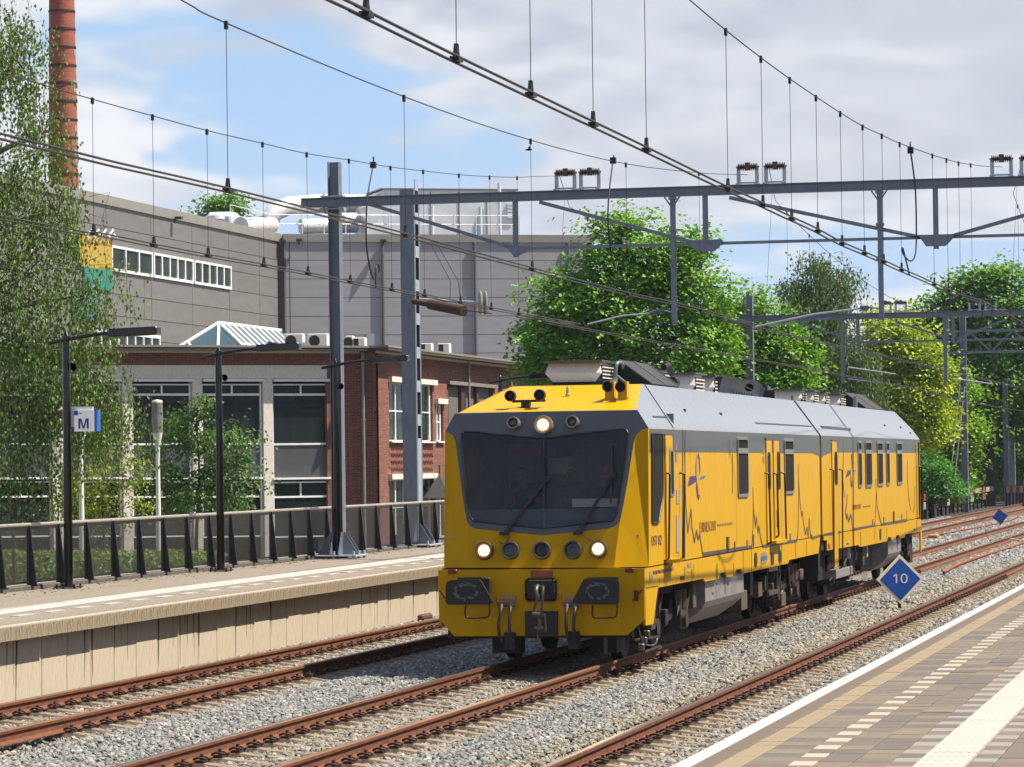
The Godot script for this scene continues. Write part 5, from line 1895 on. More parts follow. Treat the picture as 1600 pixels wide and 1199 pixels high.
func car_shell(c1: Node3D, c2: Node3D, band: Material, roofm: Material, gap: Material) -> void:
	var A := V(XS, 3.19, 46.2)
	var Bq := V(-8.485, 3.445, 46.24)
	var C := V(-8.775, 3.845, 48.29)
	var mir := func(p: Vector3) -> Vector3: return Vector3(XS + XO - p.x, p.y, p.z)
	var T1 := V(-8.78, 3.853, 64.2)
	var E1 := V(XS, 3.19, 64.2)
	# car one
	var b := B.new()
	b.poly3([V(XS, 1.315, 46.03), A, E1, V(XS, 1.315, 64.2)], Vector3(-0.05, 0, 0))
	put(b, "side_wall", mY, c1)
	b = B.new()
	b.poly3([mir.call(V(XS, 1.315, 46.03)), mir.call(A), mir.call(E1), mir.call(V(XS, 1.315, 64.2))], Vector3(0.05, 0, 0))
	put(b, "side_wall", mY, c1)
	# curved step of the grey band towards the coupling
	b = B.new()
	side_patch(b, [V(XS, 2.872, 46.19), V(XS, 3.186, 46.22), V(XS, 3.186, 64.19), s3(1500, 395), s3(1440, 364)], 0.0015, 0.002)
	put(b, "grey_band", band, c1)
	for sgn in [0, 1]:
		b = B.new()
		var pts := [A, Bq, C, T1, E1]
		if sgn: pts = [mir.call(A), mir.call(Bq), mir.call(C), mir.call(T1), mir.call(E1)]
		b.poly3(pts, Vector3((-0.02 if sgn == 0 else 0.02), -0.02, 0))
		put(b, "roof_flank", roofm, c1)
	b = B.new()
	b.poly3([C, mir.call(C), mir.call(T1), T1], Vector3(0, -0.03, 0))
	put(b, "roof_top", roofm, c1)
	# the sloping yellow forehead
	b = B.new()
	b.poly3([Bq, mir.call(Bq), mir.call(C), C], Vector3(0, -0.03, -0.01))
	put(b, "forehead", mY, c1)
	b = B.new()
	b.mm(V(XO + 0.1, 1.2, 64.12), V(XS - 0.1, 3.15, 64.2))
	b.mm(V(XO + 0.6, 3.15, 64.12), V(XS - 0.55, 3.8, 64.2))
	put(b, "end_wall", mY, c1)
	# corrugation lines along the silver flank
	for q in [[108, 62, 222, 66], [962, 115, 1425, 142]]:
		b = B.new()
		b.bar(sp(1000 + q[0] * 0.18762, 640 + q[1] * 0.18762, A, Vector3(0.81, 0.587, 0)), sp(1000 + q[2] * 0.18762, 640 + q[3] * 0.18762, A, Vector3(0.81, 0.587, 0)), 0.022, 0.03)
		put(b, "roof_gutter", mG, c1)
	b = B.new()
	b.bar(sp(1007.5, 602, A, Vector3(0.81, 0.587, 0)) + Vector3(0.004, 0.004, 0), sp(1052, 669.5, A, Vector3(0.81, 0.587, 0)) + Vector3(0.004, 0.004, 0), 0.014, 0.008)
	put(b, "roof_seam", gap, c1)
	# car two
	var d0 := 64.48
	var d1 := 82.95
	b = B.new()
	b.poly3([V(XS, 1.315, d0), V(XS, 3.19, d0), V(XS, 3.19, d1), V(XS, 1.315, d1)], Vector3(-0.05, 0, 0))
	put(b, "side_wall", mY, c2)
	b = B.new()
	b.poly3([V(XO, 1.315, d0), V(XO, 3.19, d0), V(XO, 3.19, d1), V(XO, 1.315, d1)], Vector3(0.05, 0, 0))
	put(b, "side_wall", mY, c2)
	b = B.new()
	side_patch(b, [V(XS, 3.186, d0 + 0.01), V(XS, 3.186, d1 - 0.01), V(XS, 2.872, d1 - 0.01), s8(240, 402), s8(160, 402), s8(60, 448), V(XS, 2.78, d0 + 0.01)], 0.0015, 0.002)
	put(b, "grey_band", band, c2)
	for sgn in [0, 1]:
		b = B.new()
		var pts: Array = [V(XS, 3.19, d0), V(-8.78, 3.853, d0), V(-8.78, 3.853, 81.9), V(-8.485, 3.445, d1), V(XS, 3.19, d1)]
		if sgn:
			for i in 5: pts[i] = mir.call(pts[i])
		b.poly3(pts, Vector3((-0.02 if sgn == 0 else 0.02), -0.02, 0))
		put(b, "roof_flank", roofm, c2)
	b = B.new()
	b.poly3([V(-8.78, 3.853, d0), V(-10.68, 3.853, d0), V(-10.68, 3.853, 81.9), V(-8.78, 3.853, 81.9)], Vector3(0, -0.03, 0))
	put(b, "roof_top", roofm, c2)
	b = B.new()
	b.mm(V(XO + 0.05, 1.2, d1 - 0.06), V(XS - 0.05, 3.18, d1))
	put(b, "rear_cab", mY, c2)
	b = B.new()
	b.poly3([V(-8.485, 3.445, d1), V(-10.975, 3.445, d1), V(-10.68, 3.853, 81.9), V(-8.78, 3.853, 81.9)], Vector3(0, -0.03, 0.01))
	put(b, "rear_slope", roofm, c2)
	b = B.new()
	b.mm(V(XO + 0.1, 1.2, d0), V(XS - 0.1, 3.15, d0 + 0.06))
	b.mm(V(XO + 0.6, 3.15, d0), V(XS - 0.55, 3.8, d0 + 0.06))
	put(b, "end_wall", mY, c2)
	var A2 := V(XS, 3.19, 60)
	b = B.new()
	b.bar(sp(1283, 667.5, A2, Vector3(0.81, 0.587, 0)), sp(1328, 671.5, A2, Vector3(0.81, 0.587, 0)), 0.05, 0.05)
	put(b, "roof_gutter", mG, c2)
	# rubber bellows between the cars
	b = B.new()
	for k in 4:
		b.mm(V(XO + 0.45, 1.15, 64.21 + 0.068 * k), V(XS - 0.35 + 0.02 * (k % 2), 3.5, 64.262 + 0.068 * k))
	tag(put(b, "gangway_bellows", gap), "black rubber gangway between the two yellow railcars", "gangway")

func car_front(c1: Node3D, gap: Material) -> void:
	var dark := mG
	# outline points measured on the leaning front
	var maskR: Array = [[996, 641], [1013, 668.5], [1002.5, 672], [995, 679], [991, 688], [982, 745], [975, 785], [969, 814], [962, 822], [950, 826.5]]
	var maskL: Array = [[745, 827], [735, 823], [729, 813], [724, 785], [717.5, 735], [711.5, 690], [707, 680], [695.5, 674.5], [710.5, 646.5]]
	var winR: Array = [[957, 814], [963, 805], [973, 748], [981, 690], [982, 678], [979, 672.5], [972, 670.5], [911, 677.5]]
	var winL: Array = [[786, 680], [745, 675], [725, 674.5], [721.5, 677], [721.5, 690], [729, 780], [734, 808], [741, 815]]
	var P := func(a: Array) -> Array:
		var o: Array = []
		for q in a: o.append(pf_(q[0], q[1]))
		return o
	var tc := pf_(850, 643)
	var wt := pf_(850, 685.5)
	var wb := pf_(849, 825.5)
	var bc := pf_(848, 837)
	var b := B.new()
	b.poly3([tc] + P.call(maskR) + [bc, wb] + P.call(winR) + [wt], -NP * 0.05)
	var ml: Array = P.call(maskL)
	b.poly3([tc, wt] + P.call(winL) + [wb, bc] + ml, -NP * 0.05)
	put(b, "cab_mask", dark, c1)
	# lower yellow face
	b = B.new()
	b.poly3([pf_(732, 887.5), pf_(730, 850), pf_(729, 813), pf_(735, 823), pf_(745, 827), bc, pf_(950, 826.5), pf_(962, 822), pf_(969, 814), pf_(964, 850), pf_(959.5, 887.5)], -NP * 0.05)
	put(b, "cab_face", mY, c1)
	# angled cheeks between the face and the sides
	b = B.new()
	var K := V(XS, 1.315, 46.03)
	var A := V(XS, 3.19, 46.2)
	var cr: Array = P.call([[959.5, 887.5], [964, 850], [969, 814], [975, 785], [982, 745], [991, 688], [995, 679], [1002.5, 672], [1013, 668.5]])
	for i in cr.size() - 1: b.tri(K, cr[i], cr[i + 1])
	b.tri(K, cr[-1], A)
	put(b, "cheek", mY, c1)
	b = B.new()
	var K2 := V(XO, 1.315, 46.03)
	var A2 := V(XO, 3.19, 46.2)
	var cl: Array = P.call([[732, 887.5], [730, 850], [729, 813], [724, 785], [717.5, 735], [711.5, 690], [707, 680], [695.5, 674.5]])
	for i in cl.size() - 1: b.tri(K2, cl[i + 1], cl[i])
	b.tri(K2, A2, cl[-1])
	put(b, "cheek", mY, c1)
	b = B.new()
	b.tri(A, pf_(1013, 668.5), pf_(996, 641)); b.tri(A, pf_(996, 641), V(-8.485, 3.445, 46.24))
	b.tri(A2, pf_(710.5, 646.5), pf_(695.5, 674.5)); b.tri(A2, V(-10.975, 3.445, 46.24), pf_(710.5, 646.5))
	b.quad(pf_(710.5, 646.5), V(-10.975, 3.447, 46.25), V(-8.485, 3.447, 46.25), pf_(996, 641))
	put(b, "mask_edge", dark, c1)
	# windscreen, two panes with a centre bar and a rubber seal
	var gl := glass("windscreen_glass", A(60, 66, 76), 0.30, 0.02)
	b = B.new()
	b.poly3([wt, wb] + P.call(winR), -NP * 0.006)
	var ws := put(b, "windscreen", gl, c1)
	b = B.new()
	b.poly3([wt] + P.call(winL) + [wb], -NP * 0.006)
	put(b, "windscreen", gl, c1)
	b = B.new()
	b.bar(wt + NP * 0.004, wb + NP * 0.004, 0.022, 0.018, NP)
	put(b, "centre_bar", flat("bar_grey", S(60, 64, 70), 0.5), ws)
	b = B.new()
	var loop: Array = [wt] + P.call(winL) + [wb] + P.call(winR) + [wt]
	b.tube(loop, 0.016, 6)
	put(b, "windscreen_seal", flat("rubber_black", S(18, 18, 18), 0.4), ws)
	# lights
	var rim := noisy("lamp_rim", [[0.0, S(110, 104, 98)], [1.0, S(136, 130, 122)]], Vector3(3, 3, 3), 0.5, 0.3)
	var rim2 := flat("lamp_rim_pale", S(190, 178, 160), 0.4, 0.3)
	var lit := flat("lamp_lit", S(255, 244, 220), 0.3)
	lit.emission_enabled = true; lit.emission = Color(1.0, 0.86, 0.66); lit.emission_energy_multiplier = 2.2
	var refl := flat("lamp_reflector", S(230, 170, 110), 0.3)
	refl.emission_enabled = true; refl.emission = Color(0.85, 0.52, 0.28); refl.emission_energy_multiplier = 0.35
	var lens := noisy("lamp_lens", [[0.0, S(74, 80, 78)], [1.0, S(126, 132, 128)]], Vector3(14, 14, 14), 0.12)
	var lensk := flat("lamp_black", S(14, 14, 16), 0.12)
	for q in [[350, 165, 60, 1], [513, 163, 60, 0], [710, 163, 59, 2], [903, 160, 60, 0], [1063, 155, 60, 1]]:
		var c := f2(q[0], q[1])
		var h := lamp_unit(c1, c, 0.125, 0.075, [lens, lit, lensk][q[2 + 1]], rim, NP)
		if q[3] == 1: headlamp_light(c + NP * 0.09)
		if q[3] != 1:
			var b2 := B.new()
			for rr in [0.045, 0.022]:
				b2.lathe([Vector2(rr - 0.004, 0.055), Vector2(rr, 0.062), Vector2(rr + 0.004, 0.055)], 18, Transform3D(Basis(Vector3(1, 0, 0), NP, Vector3(1, 0, 0).cross(NP)), c))
			put(b2, "lens_ring", flat("ring_dark", S(50, 54, 54), 0.3), h)
	for q in [[535, 410, 0.088, 0], [722, 422, 0.130, 1], [903, 403, 0.088, 0]]:
		var c := f1(q[0], q[1])
		lamp_unit(c1, c, q[2], 0.12, lit if q[3] else lens, rim2, NP, "roof_light")
		if q[3]: headlamp_light(c + NP * 0.14)
	# wipers
	var wk := flat("wiper_black", S(18, 18, 19), 0.45)
	for q in [[787, 836, 855, 750, 850.5, 700, 851, 796], [902, 835, 958, 744, 957, 698, 955, 788]]:
		b = B.new()
		var pv := pf_(q[0], q[1]) + NP * 0.06
		var tp := pf_(q[2], q[3]) + NP * 0.07
		var side := Vector3(0.045, 0.02, 0)
		b.bar(pv, tp, 0.022, 0.018, NP)
		b.bar(pv + side, tp + side * 0.8, 0.018, 0.018, NP)
		b.box(pv + side * 0.5, Vector3(0.12, 0.05, 0.08))
		var w := put(b, "wiper_arm", wk, c1)
		b = B.new()
		b.bar(pf_(q[4], q[5]) + NP * 0.035, pf_(q[6], q[7]) + NP * 0.035, 0.022, 0.03, NP)
		b.bar(pf_(q[4] + 1.5, q[5] + 30) + NP * 0.06, pf_(q[6] + 1.5, q[7] - 30) + NP * 0.06, 0.02, 0.02, NP)
		b.box(tp, Vector3(0.08, 0.07, 0.05))
		put(b, "wiper_blade", wk, w)
		b = B.new()
		b.tube(smooth_pts([pv + Vector3(0.05, -0.01, 0), pv + Vector3(0.1, -0.03, 0.02), pv + Vector3(0.02, -0.13, 0.0), pv + Vector3(-0.06, -0.1, -0.03)] if q[0] < 850 else [pv + Vector3(0.05, 0, 0), pv + Vector3(0.15, -0.06, 0.0), pv + Vector3(0.2, -0.1, -0.03)], 4), 0.006, 5)
		put(b, "washer_hose", wk, w)
	b = B.new()
	b.bar(pf_(738, 705) - NP * 0.1, pf_(797, 797) - NP * 0.1, 0.012, 0.012)
	put(b, "inner_cable", wk, c1)
	# cab inside: dashboard, back wall, boxes
	var inside := noisy("cab_grey", [[0.0, A(92, 98, 104)], [1.0, A(108, 114, 120)]], Vector3(0.5, 0.5, 0.5), 0.8)
	b = B.new()
	b.mm(V(XO + 0.06, 1.36, 48.5), V(XS - 0.06, 3.42, 48.56))
	b.mm(V(XO + 0.06, 1.36, 46.2), V(XS - 0.06, 1.40, 48.5))
	put(b, "cab_back_wall", inside, c1)
	b = B.new()
	b.mm(V(XO + 0.12, 1.40, 46.35), V(XS - 0.12, 2.10, 46.95))
	b.poly3([V(XO + 0.12, 1.75, 45.96), V(XS - 0.12, 1.75, 45.96), V(XS - 0.12, 1.95, 46.34), V(XO + 0.12, 1.95, 46.34)], Vector3(0, -0.03, 0))
	put(b, "dashboard", noisy("dash_blue_grey", [[0.0, A(112, 122, 132)], [1.0, A(128, 138, 148)]], Vector3(0.6, 0.6, 0.6), 0.6), c1)
	var binn := func(u0: float, v0: float, u1: float, v1: float, d: float, c: Color, nm: String) -> void:
		var b3 := B.new()
		var a := sd(u0, v0, d)
		var e := sd(u1, v1, d)
		b3.mm(Vector3(a.x, e.y, a.z - 0.15), Vector3(e.x, a.y, a.z))
		put(b3, nm, flat(nm + "_%d" % int(u0), c, 0.7), c1)
	binn.call(792.0, 694.0, 816.0, 711.0, 48.3, A(230, 84, 50), "orange_box")
	binn.call(819.0, 694.0, 846.0, 711.0, 48.3, A(236, 92, 44), "orange_box")
	binn.call(856.0, 716.0, 889.0, 741.0, 48.34, A(220, 220, 216), "wall_poster")
	binn.call(856.0, 702.0, 870.0, 713.0, 48.34, A(180, 180, 176), "picture")
	binn.call(879.0, 700.0, 902.0, 712.0, 48.34, S(40, 42, 46), "picture")
	binn.call(728.0, 690.0, 789.0, 790.0, 48.2, A(110, 44, 48), "red_cabinet")
	binn.call(913.0, 690.0, 970.0, 790.0, 48.2, S(70, 54, 56), "dark_cabinet")
	binn.call(894.0, 780.0, 964.0, 792.0, 46.3, A(226, 222, 214), "switch_panel")
	# --- buffer beam
	b = B.new()
	b.poly3([sd(684.5, 891, 45.7), sd(1007.0, 888.8, 45.7), sd(1007.0, 968, 45.7), sd(980, 993, 45.7), sd(710, 994.5, 45.7), sd(686, 968, 45.7)], Vector3(0, 0, -0.05))
	put(b, "buffer_beam", mY, c1)
	b = B.new()
	b.mm(V(XO + 0.02, 0.99, 45.76), V(XS - 0.02, 1.296, 46.9))
	put(b, "beam_top", mY, c1)
	b = B.new()
	b.mm(V(XO + 0.03, 1.2965, 45.8), V(XS - 0.012, 1.3145, 64.1))
	put(b, "shadow_gap", gap, c1)
	b = B.new()
	b.mm(V(XO + 0.1, 0.36, 45.8), V(XS - 0.2, 0.95, 45.95))
	put(b, "beam_back", mK, c1)
	var blk := mK
	var grease := noisy("grease_pale", [[0.0, S(90, 92, 96)], [0.5, S(140, 144, 150)], [1.0, S(110, 112, 116)]], Vector3(12, 12, 12), 0.6)
	var bufs := [[[105, 378], [112, 360], [135, 348], [225, 342], [312, 343], [325, 352], [398, 478], [396, 492], [385, 500], [125, 502], [110, 496], [104, 482]], [[966, 345], [985, 338], [1080, 338], [1170, 346], [1186, 352], [1190, 368], [1188, 488], [1180, 498], [1166, 501], [905, 496], [897, 488], [898, 478]]]
	for i in 2:
		b = B.new()
		var pts: Array = []
		for q in bufs[i]: pts.append(bb2(q[0], q[1], 45.22))
		b.poly3(pts, Vector3(0, 0, -0.05))
		var bf := put(b, "buffer", blk, c1)
		b = B.new()
		var bc2 := bb2(235 if i == 0 else 1055, 420, 45.3)
		b.tube([bc2, bc2 + Vector3(0, 0, -0.42)], 0.13, 18)
		b.box(bc2 + Vector3(0, 0, -0.385), Vector3(0.42, 0.36, 0.03))
		put(b, "buffer_shank", blk, bf)
		b = B.new()
		var cc := bb2(233 if i == 0 else 1055, 418, 45.218)
		for k in 26:
			var a := TAU * k / 26
			if rng.randf() < 0.22: continue
			var rr := rng.randf_range(0.85, 1.1)
			var e := Vector3(cos(a) * 0.15, sin(a) * 0.098, 0) * rr
			var t := Vector3(-sin(a), cos(a), 0) * rng.randf_range(0.015, 0.03)
			var w := Vector3(cos(a), sin(a), 0) * rng.randf_range(0.008, 0.024)
			b.quad(cc + e - t - w, cc + e - t * 0.7 + w, cc + e + t + w * 1.2, cc + e + t * 0.8 - w * 0.8)
		put(b, "grease_ring", grease, bf)
		b = B.new()
		var x0 := 230 if i == 0 else 1025
		var x1 := 380 if i == 0 else 1177
		b.tube([bb2(x0, 505, 45.45), bb2(x0 - 4, 560, 45.45), bb2(x0 + 4, 580, 45.45), bb2(x0 + 20, 585, 45.45), bb2(x1 - 18, 581, 45.45), bb2(x1 - 6, 572, 45.45), bb2(x1 + 2, 540, 45.45), bb2(x1, 500, 45.45)], 0.013, 6)
		put(b, "shunter_handle", blk, bf)
	b = B.new()
	b.bbox((bb2(358, 385, 45.62)), Vector3(0.12, 0.24, 0.05), 0.015)
	put(b, "buffer_plate", blk, c1)
	# coupling
	b = B.new()
	b.bbox(bb2(700, 408, 45.66), Vector3(0.44, 0.315, 0.05), 0.035)
	var cp := put(b, "coupler_plate", blk, c1)
	b = B.new()
	for q in [[622, 342], [775, 342], [612, 365], [785, 362], [613, 440], [788, 438], [622, 468], [778, 468]]: b.ball(bb2(q[0], q[1], 45.63), Vector3(0.017, 0.017, 0.015), 6, 4)
	put(b, "bolt", rim, cp)
	b = B.new()
	b.mm(Vector3(bb2(605, 690).x, bb2(700, 693).y, bb2(700, 600).z - 0.02), Vector3(bb2(808, 600).x, bb2(700, 541).y, bb2(700, 600).z + 0.035))
	put(b, "lower_plate", flat("plate_dark_grey", S(40, 42, 46), 0.6), cp)
	var chr_ := noisy("coupling_steel", [[0.0, S(92, 84, 78)], [0.5, S(150, 142, 134)], [1.0, S(110, 102, 94)]], Vector3(5, 5, 5), 0.4, 0.6)
	b = B.new()
	b.tube(smooth_pts([bb2(690, 410, 45.6), bb2(680, 385, 45.35), bb2(672, 410, 45.25), bb2(680, 452, 45.24), bb2(690, 474, 45.27)], 4), 0.035, 8, 0.02)
	b.tube([bb2(660, 388, 45.45), bb2(722, 388, 45.45)], 0.018, 6)
	put(b, "draw_hook", chr_, cp)
	b = B.new()
	b.tube(smooth_pts([bb2(715, 392, 45.3), bb2(712, 440, 45.26), bb2(703, 545, 45.3), bb2(697, 580, 45.35)], 4), 0.019, 8)
	b.tube(smooth_pts([bb2(688, 440, 45.35), bb2(660, 520, 45.35), bb2(652, 560, 45.38)], 4), 0.019, 8)
	b.tube([bb2(645, 556, 45.36), bb2(712, 566, 45.36)], 0.032, 8)
	b.tube([bb2(690, 575, 45.36), bb2(693, 640, 45.38), bb2(684, 660, 45.38)], 0.024, 8)
	b.tube([bb2(720, 560, 45.4), bb2(728, 640, 45.44), bb2(726, 670, 45.44)], 0.022, 8)
	b.tube([bb2(684, 650, 45.38), bb2(680, 735, 45.42)], 0.014, 6)
	b.box(bb2(688, 645, 45.38), Vector3(0.11, 0.035, 0.05))
	put(b, "screw_link", chr_, cp)
	b = B.new()
	b.box(bb2(705, 309, 45.69), Vector3(0.295, 0.09, 0.012))
	var rs := put(b, "red_notice", flat("notice_red", S(196, 44, 40), 0.5), c1)
	b = B.new()
	for k in 3: b.box(bb2(705, 300 + 10 * k, 45.682), Vector3(0.24, 0.007, 0.003))
	put(b, "notice_lines", flat("notice_pale", S(226, 150, 140), 0.6), rs)
	# air hoses
	var hose := noisy("hose_rubber", [[0.0, S(40, 36, 34)], [0.6, S(66, 58, 54)], [1.0, S(96, 86, 80)]], Vector3(4, 4, 4), 0.4)
	for q in [[452, 520, -16, 1], [511, 522, -8, 0], [862, 522, -4, 1], [915, 522, -10, 0]]:
		var x: float = q[0]
		b = B.new()
		b.tube(smooth_pts([bb2(x, q[1], 45.55), bb2(x - 4, 560, 45.5), bb2(x + q[2], 620, 45.48), bb2(x + q[2] + 4, 680, 45.5), bb2(x + 20 + q[2], 735, 45.55)], 4), 0.023, 8)
		var hs := put(b, "brake_hose", hose, c1)
		b = B.new()
		b.tube([bb2(x, 500, 45.58), bb2(x, 528, 45.55)], 0.032, 8)
		b.tube([bb2(x - 18, 502, 45.6), bb2(x + 26, 506, 45.6)], 0.026, 8)
		b.box(bb2(x + 6, 494, 45.62), Vector3(0.11, 0.05, 0.09))
		put(b, "cock", chr_, hs)
		b = B.new()
		var lx := x - 32 if q[3] else x + 34
		b.bar(bb2(lx, 444, 45.56), bb2(lx + (6 if q[3] else 0), 502, 45.56), 0.014, 0.014)
		put(b, "cock_handle", flat("handle_red", S(200, 60, 36), 0.5), hs)
	for q in [[472, 458], [524, 459], [880, 459]]:
		b = B.new()
		b.box(bb2(q[0], q[1], 45.692), Vector3(0.095, 0.05, 0.006))
		put(b, "white_label", flat("label_white", S(200, 196, 188), 0.6), c1)
	for q in [[500, 700], [898, 695]]:
		b = B.new()
		b.mm(Vector3(bb2(q[0] - 32, 0).x, bb2(0, q[1] + 60).y - 0.05, bb2(0, 0, 45.62).z), Vector3(bb2(q[0] + 36, 0).x, bb2(700, q[1] - 28).y, bb2(0, 0, 45.75).z))
		put(b, "hose_bracket", mK, c1)
	var tl := flat("tail_lamp_red", S(150, 26, 26), 0.25)
	for q in [[149, 294, 58, 26], [1255, 286, 56, 28]]:
		b = B.new()
		b.bbox(bb2(q[0], q[1], 45.68), Vector3(q[2] * 0.25 / FOC * 45.7, q[3] * 0.25 / FOC * 45.7, 0.05), 0.008)
		put(b, "tail_lamp", tl, c1)
	b = B.new()
	b.bar(bb2(70, 414, 45.6), bb2(104, 462, 45.6), 0.02, 0.02)
	b.bar(bb2(1274, 476, 45.6), bb2(1336, 405, 45.6), 0.022, 0.022)
	b.box(bb2(1297, 444, 45.685), Vector3(0.055, 0.145, 0.02))
	put(b, "lamp_bracket", flat("bracket_red", S(128, 36, 26), 0.6), c1)

func headlamp_light(p: Vector3) -> void:
	var l := SpotLight3D.new()
	l.name = numbered(self, "headlight_beam")
	l.position = p
	l.light_color = Color(1.0, 0.86, 0.66)
	l.light_energy = 3.0
	l.light_size = 0.08
	l.spot_angle = 25.0
	l.spot_range = 300.0
	l.spot_attenuation = 2.0
	l.shadow_enabled = true
	l.rotation = Vector3(-0.03, PI, 0)
	add_child(l)

func handrail_post(o: Node3D, top: Vector3, bot: Vector3) -> void:
	# a dark grab rail standing off the side, hooked in at both ends
	var b := B.new()
	var off := Vector3(0.07, 0, 0)
	b.tube([top + Vector3(0, 0.03, 0.02), top + off * 0.7 + Vector3(0, 0.02, 0), top + off, bot + off, bot + off * 0.7 + Vector3(0, -0.02, 0), bot + Vector3(0, -0.04, 0.02)], 0.016, 6)
	put(b, "grab_rail", mats["rail_dark"], o)

func car_side_one(c1: Node3D, gap: Material) -> void:
	flat("rail_dark", S(44, 34, 30), 0.4, 0.3)
	var purple := flat("print_purple", S(92, 52, 128), 0.5)
	var ink := flat("print_dark", S(120, 76, 100), 0.5)
	var line := flat("print_line", S(78, 66, 56), 0.5)
	var strip := flat("strip_grey", S(98, 88, 88), 0.5)
	var pale := flat("print_pale", S(176, 168, 150), 0.5)
	# cab side window
	var b := B.new()
	var cw: Array = [s3(92, 215), s3(100, 202), s3(168, 202), s3(178, 214), s3(184, 560), s3(184, 715), s3(152, 935), s3(142, 945), s3(102, 945), s3(94, 930)]
	side_patch(b, cw, 0.002, 0.012)
	var w := put(b, "cab_side_window", mats["train_glass"], c1)
	b = B.new()
	var lp: Array = []
	for p in cw: lp.append(p + Vector3(0.01, 0, 0))
	lp.append(lp[0])
	b.tube(lp, 0.017, 6)
	put(b, "window_seal", mats["rubber_black"], w)
	# cab door
	b = B.new()
	side_patch(b, [s3(196, 203), s3(276, 203), s3(276, 214), s3(196, 214)], 0.005, 0.02)
	put(b, "door_header", mG, c1)
	b = B.new()
	side_patch(b, rounded(s3(199, 216), s3(272, 1290), 0.05), 0.0045, 0.02)
	var dr := put(b, "door", mY, c1)
	b = B.new()
	var o1 := rounded(s3(229, 335), s3(268, 725), 0.06)
	var i1 := rounded(s3(236, 350), s3(262, 705), 0.05)
	ring(b, o1, i1, Vector3(0.025, 0, 0), Vector3(0.012, 0, 0))
	put(b, "window_frame", mats["window_alloy"], dr)
	b = B.new()
	side_patch(b, i1, 0.026, 0.005)
	put(b, "pane", mats["train_glass"], dr)
	b = B.new()
	b.box(sx(1043, 876, XS) + Vector3(0.08, 0, 0), Vector3(0.18, 0.04, 0.6))
	put(b, "door_step", mY, dr)
	handrail_post(c1, s3(208, 545), sx(1037.5, 873, XS))
	handrail_post(c1, s3(330, 545), sx(1060.5, 871, XS))
	b = B.new()
	side_patch(b, [s3(300, 880), s3(322, 880), s3(322, 1190), s3(300, 1190)], 0.004, 0.004)
	side_patch(b, [s3(303, 668), s3(322, 668), s3(322, 785), s3(303, 785)], 0.004, 0.004)
	put(b, "white_notice", mats["label_white"], c1)
	for q in [[299, 270, 304, 435], [1028, 300, 1032, 445]]:
		b = B.new()
		side_patch(b, [s3(q[0] - 6, q[1] + 70), s3(q[0] + 1, q[1]), s3(q[0] + 8, q[1] + 70)], 0.0045, 0.003)
		side_patch(b, [s3(q[0] - 6, q[1] + 90), s3(q[0] + 8, q[1] + 90), s3(q[0] + 6, q[3]), s3(q[0] - 4, q[3])], 0.0045, 0.003)
		put(b, "small_notice", pale, c1)
	# panel gaps
	for x in [[353, 170, 1250], [374, 170, 1250], [770, 365, 700]]:
		b = B.new()
		b.bar(s3(x[0], x[1]) + Vector3(0.003, 0, 0), s3(x[0] - 2, x[2]) + Vector3(0.003, 0, 0), 0.03, 0.006)
		put(b, "panel_gap", line, c1)
	# windows and double door
	train_window(c1, s3(805, 226), s3(899, 726), 0.05, 0.235)
	train_window(c1, s3(1196, 241), s3(1279, 701), 0.05, 0.24)
	b = B.new()
	side_patch(b, [s3(1040, 240), s3(1163, 242), s3(1163, 256), s3(1040, 254)], 0.005, 0.02)
	put(b, "door_header", mG, c1)
	for q in [[1044, 1102, 1053, 1079, 355, 672], [1104, 1162, 1132, 1160, 350, 665]]:
		b = B.new()
		side_patch(b, rounded(s3(q[0], 257), s3(q[1], 1108), 0.03), 0.0045, 0.014)
		dr = put(b, "door", mY, c1)
		b = B.new()
		o1 = rounded(s3(q[2], q[4]), s3(q[3], q[5]), 0.09)
		i1 = rounded(s3(q[2] + 4, q[4] + 12), s3(q[3] - 4, q[5] - 12), 0.08)
		ring(b, o1, i1, Vector3(0.019, 0, 0), Vector3(0.01, 0, 0))
		put(b, "window_frame", mats["rubber_black"], dr)
		b = B.new()
		side_patch(b, i1, 0.02, 0.004)
		put(b, "pane", mats["train_glass"], dr)
		b = B.new()
		var hp := s3(1133, 910)
		b.bar(hp + Vector3(0.03, 0.15, 0), hp + Vector3(0.03, -0.15, 0), 0.03, 0.03)
		put(b, "door_handle", mats["rail_dark"], dr)
	handrail_post(c1, s3(1040, 545), s3(1056, 1105))
	handrail_post(c1, s3(1108, 545), s3(1122, 1050))
	handrail_post(c1, s3(1172, 540), s3(1186, 1085))
	b = B.new()
	b.box(s3(1125, 1100) + Vector3(0.05, 0, 0), Vector3(0.14, 0.05, 1.3))
	put(b, "door_step", mY, c1)
	# the operator's mark: a tall loop crossed by two wings
	b = B.new()
	side_patch(b, [s3(397, 641), s3(414, 557), s3(465, 553), s3(466, 600)], 0.004, 0.003)
	side_patch(b, [s3(478, 372), s3(486, 362), s3(494, 400), s3(500, 500), s3(496, 545), s3(490, 420)], 0.004, 0.003)
	side_patch(b, [s3(470, 590), s3(478, 640), s3(486, 715), s3(497, 712), s3(488, 755), s3(476, 730), s3(466, 650)], 0.004, 0.003)
	put(b, "emblem", purple, c1)
	b = B.new()
	side_patch(b, [s3(472, 380), s3(480, 374), s3(474, 450), s3(474, 590), s3(464, 570), s3(462, 470)], 0.005, 0.003)
	put(b, "emblem", pale, c1)
	b = B.new()
	side_patch(b, [s3(496, 582), s3(506, 560), s3(550, 548), s3(534, 570)], 0.004, 0.003)
	put(b, "emblem", flat("print_blue", S(40, 150, 210), 0.5), c1)
	# lettering
	var rx := Vector3(0, 0, -1)
	var ry := Vector3(0, 1, 0)
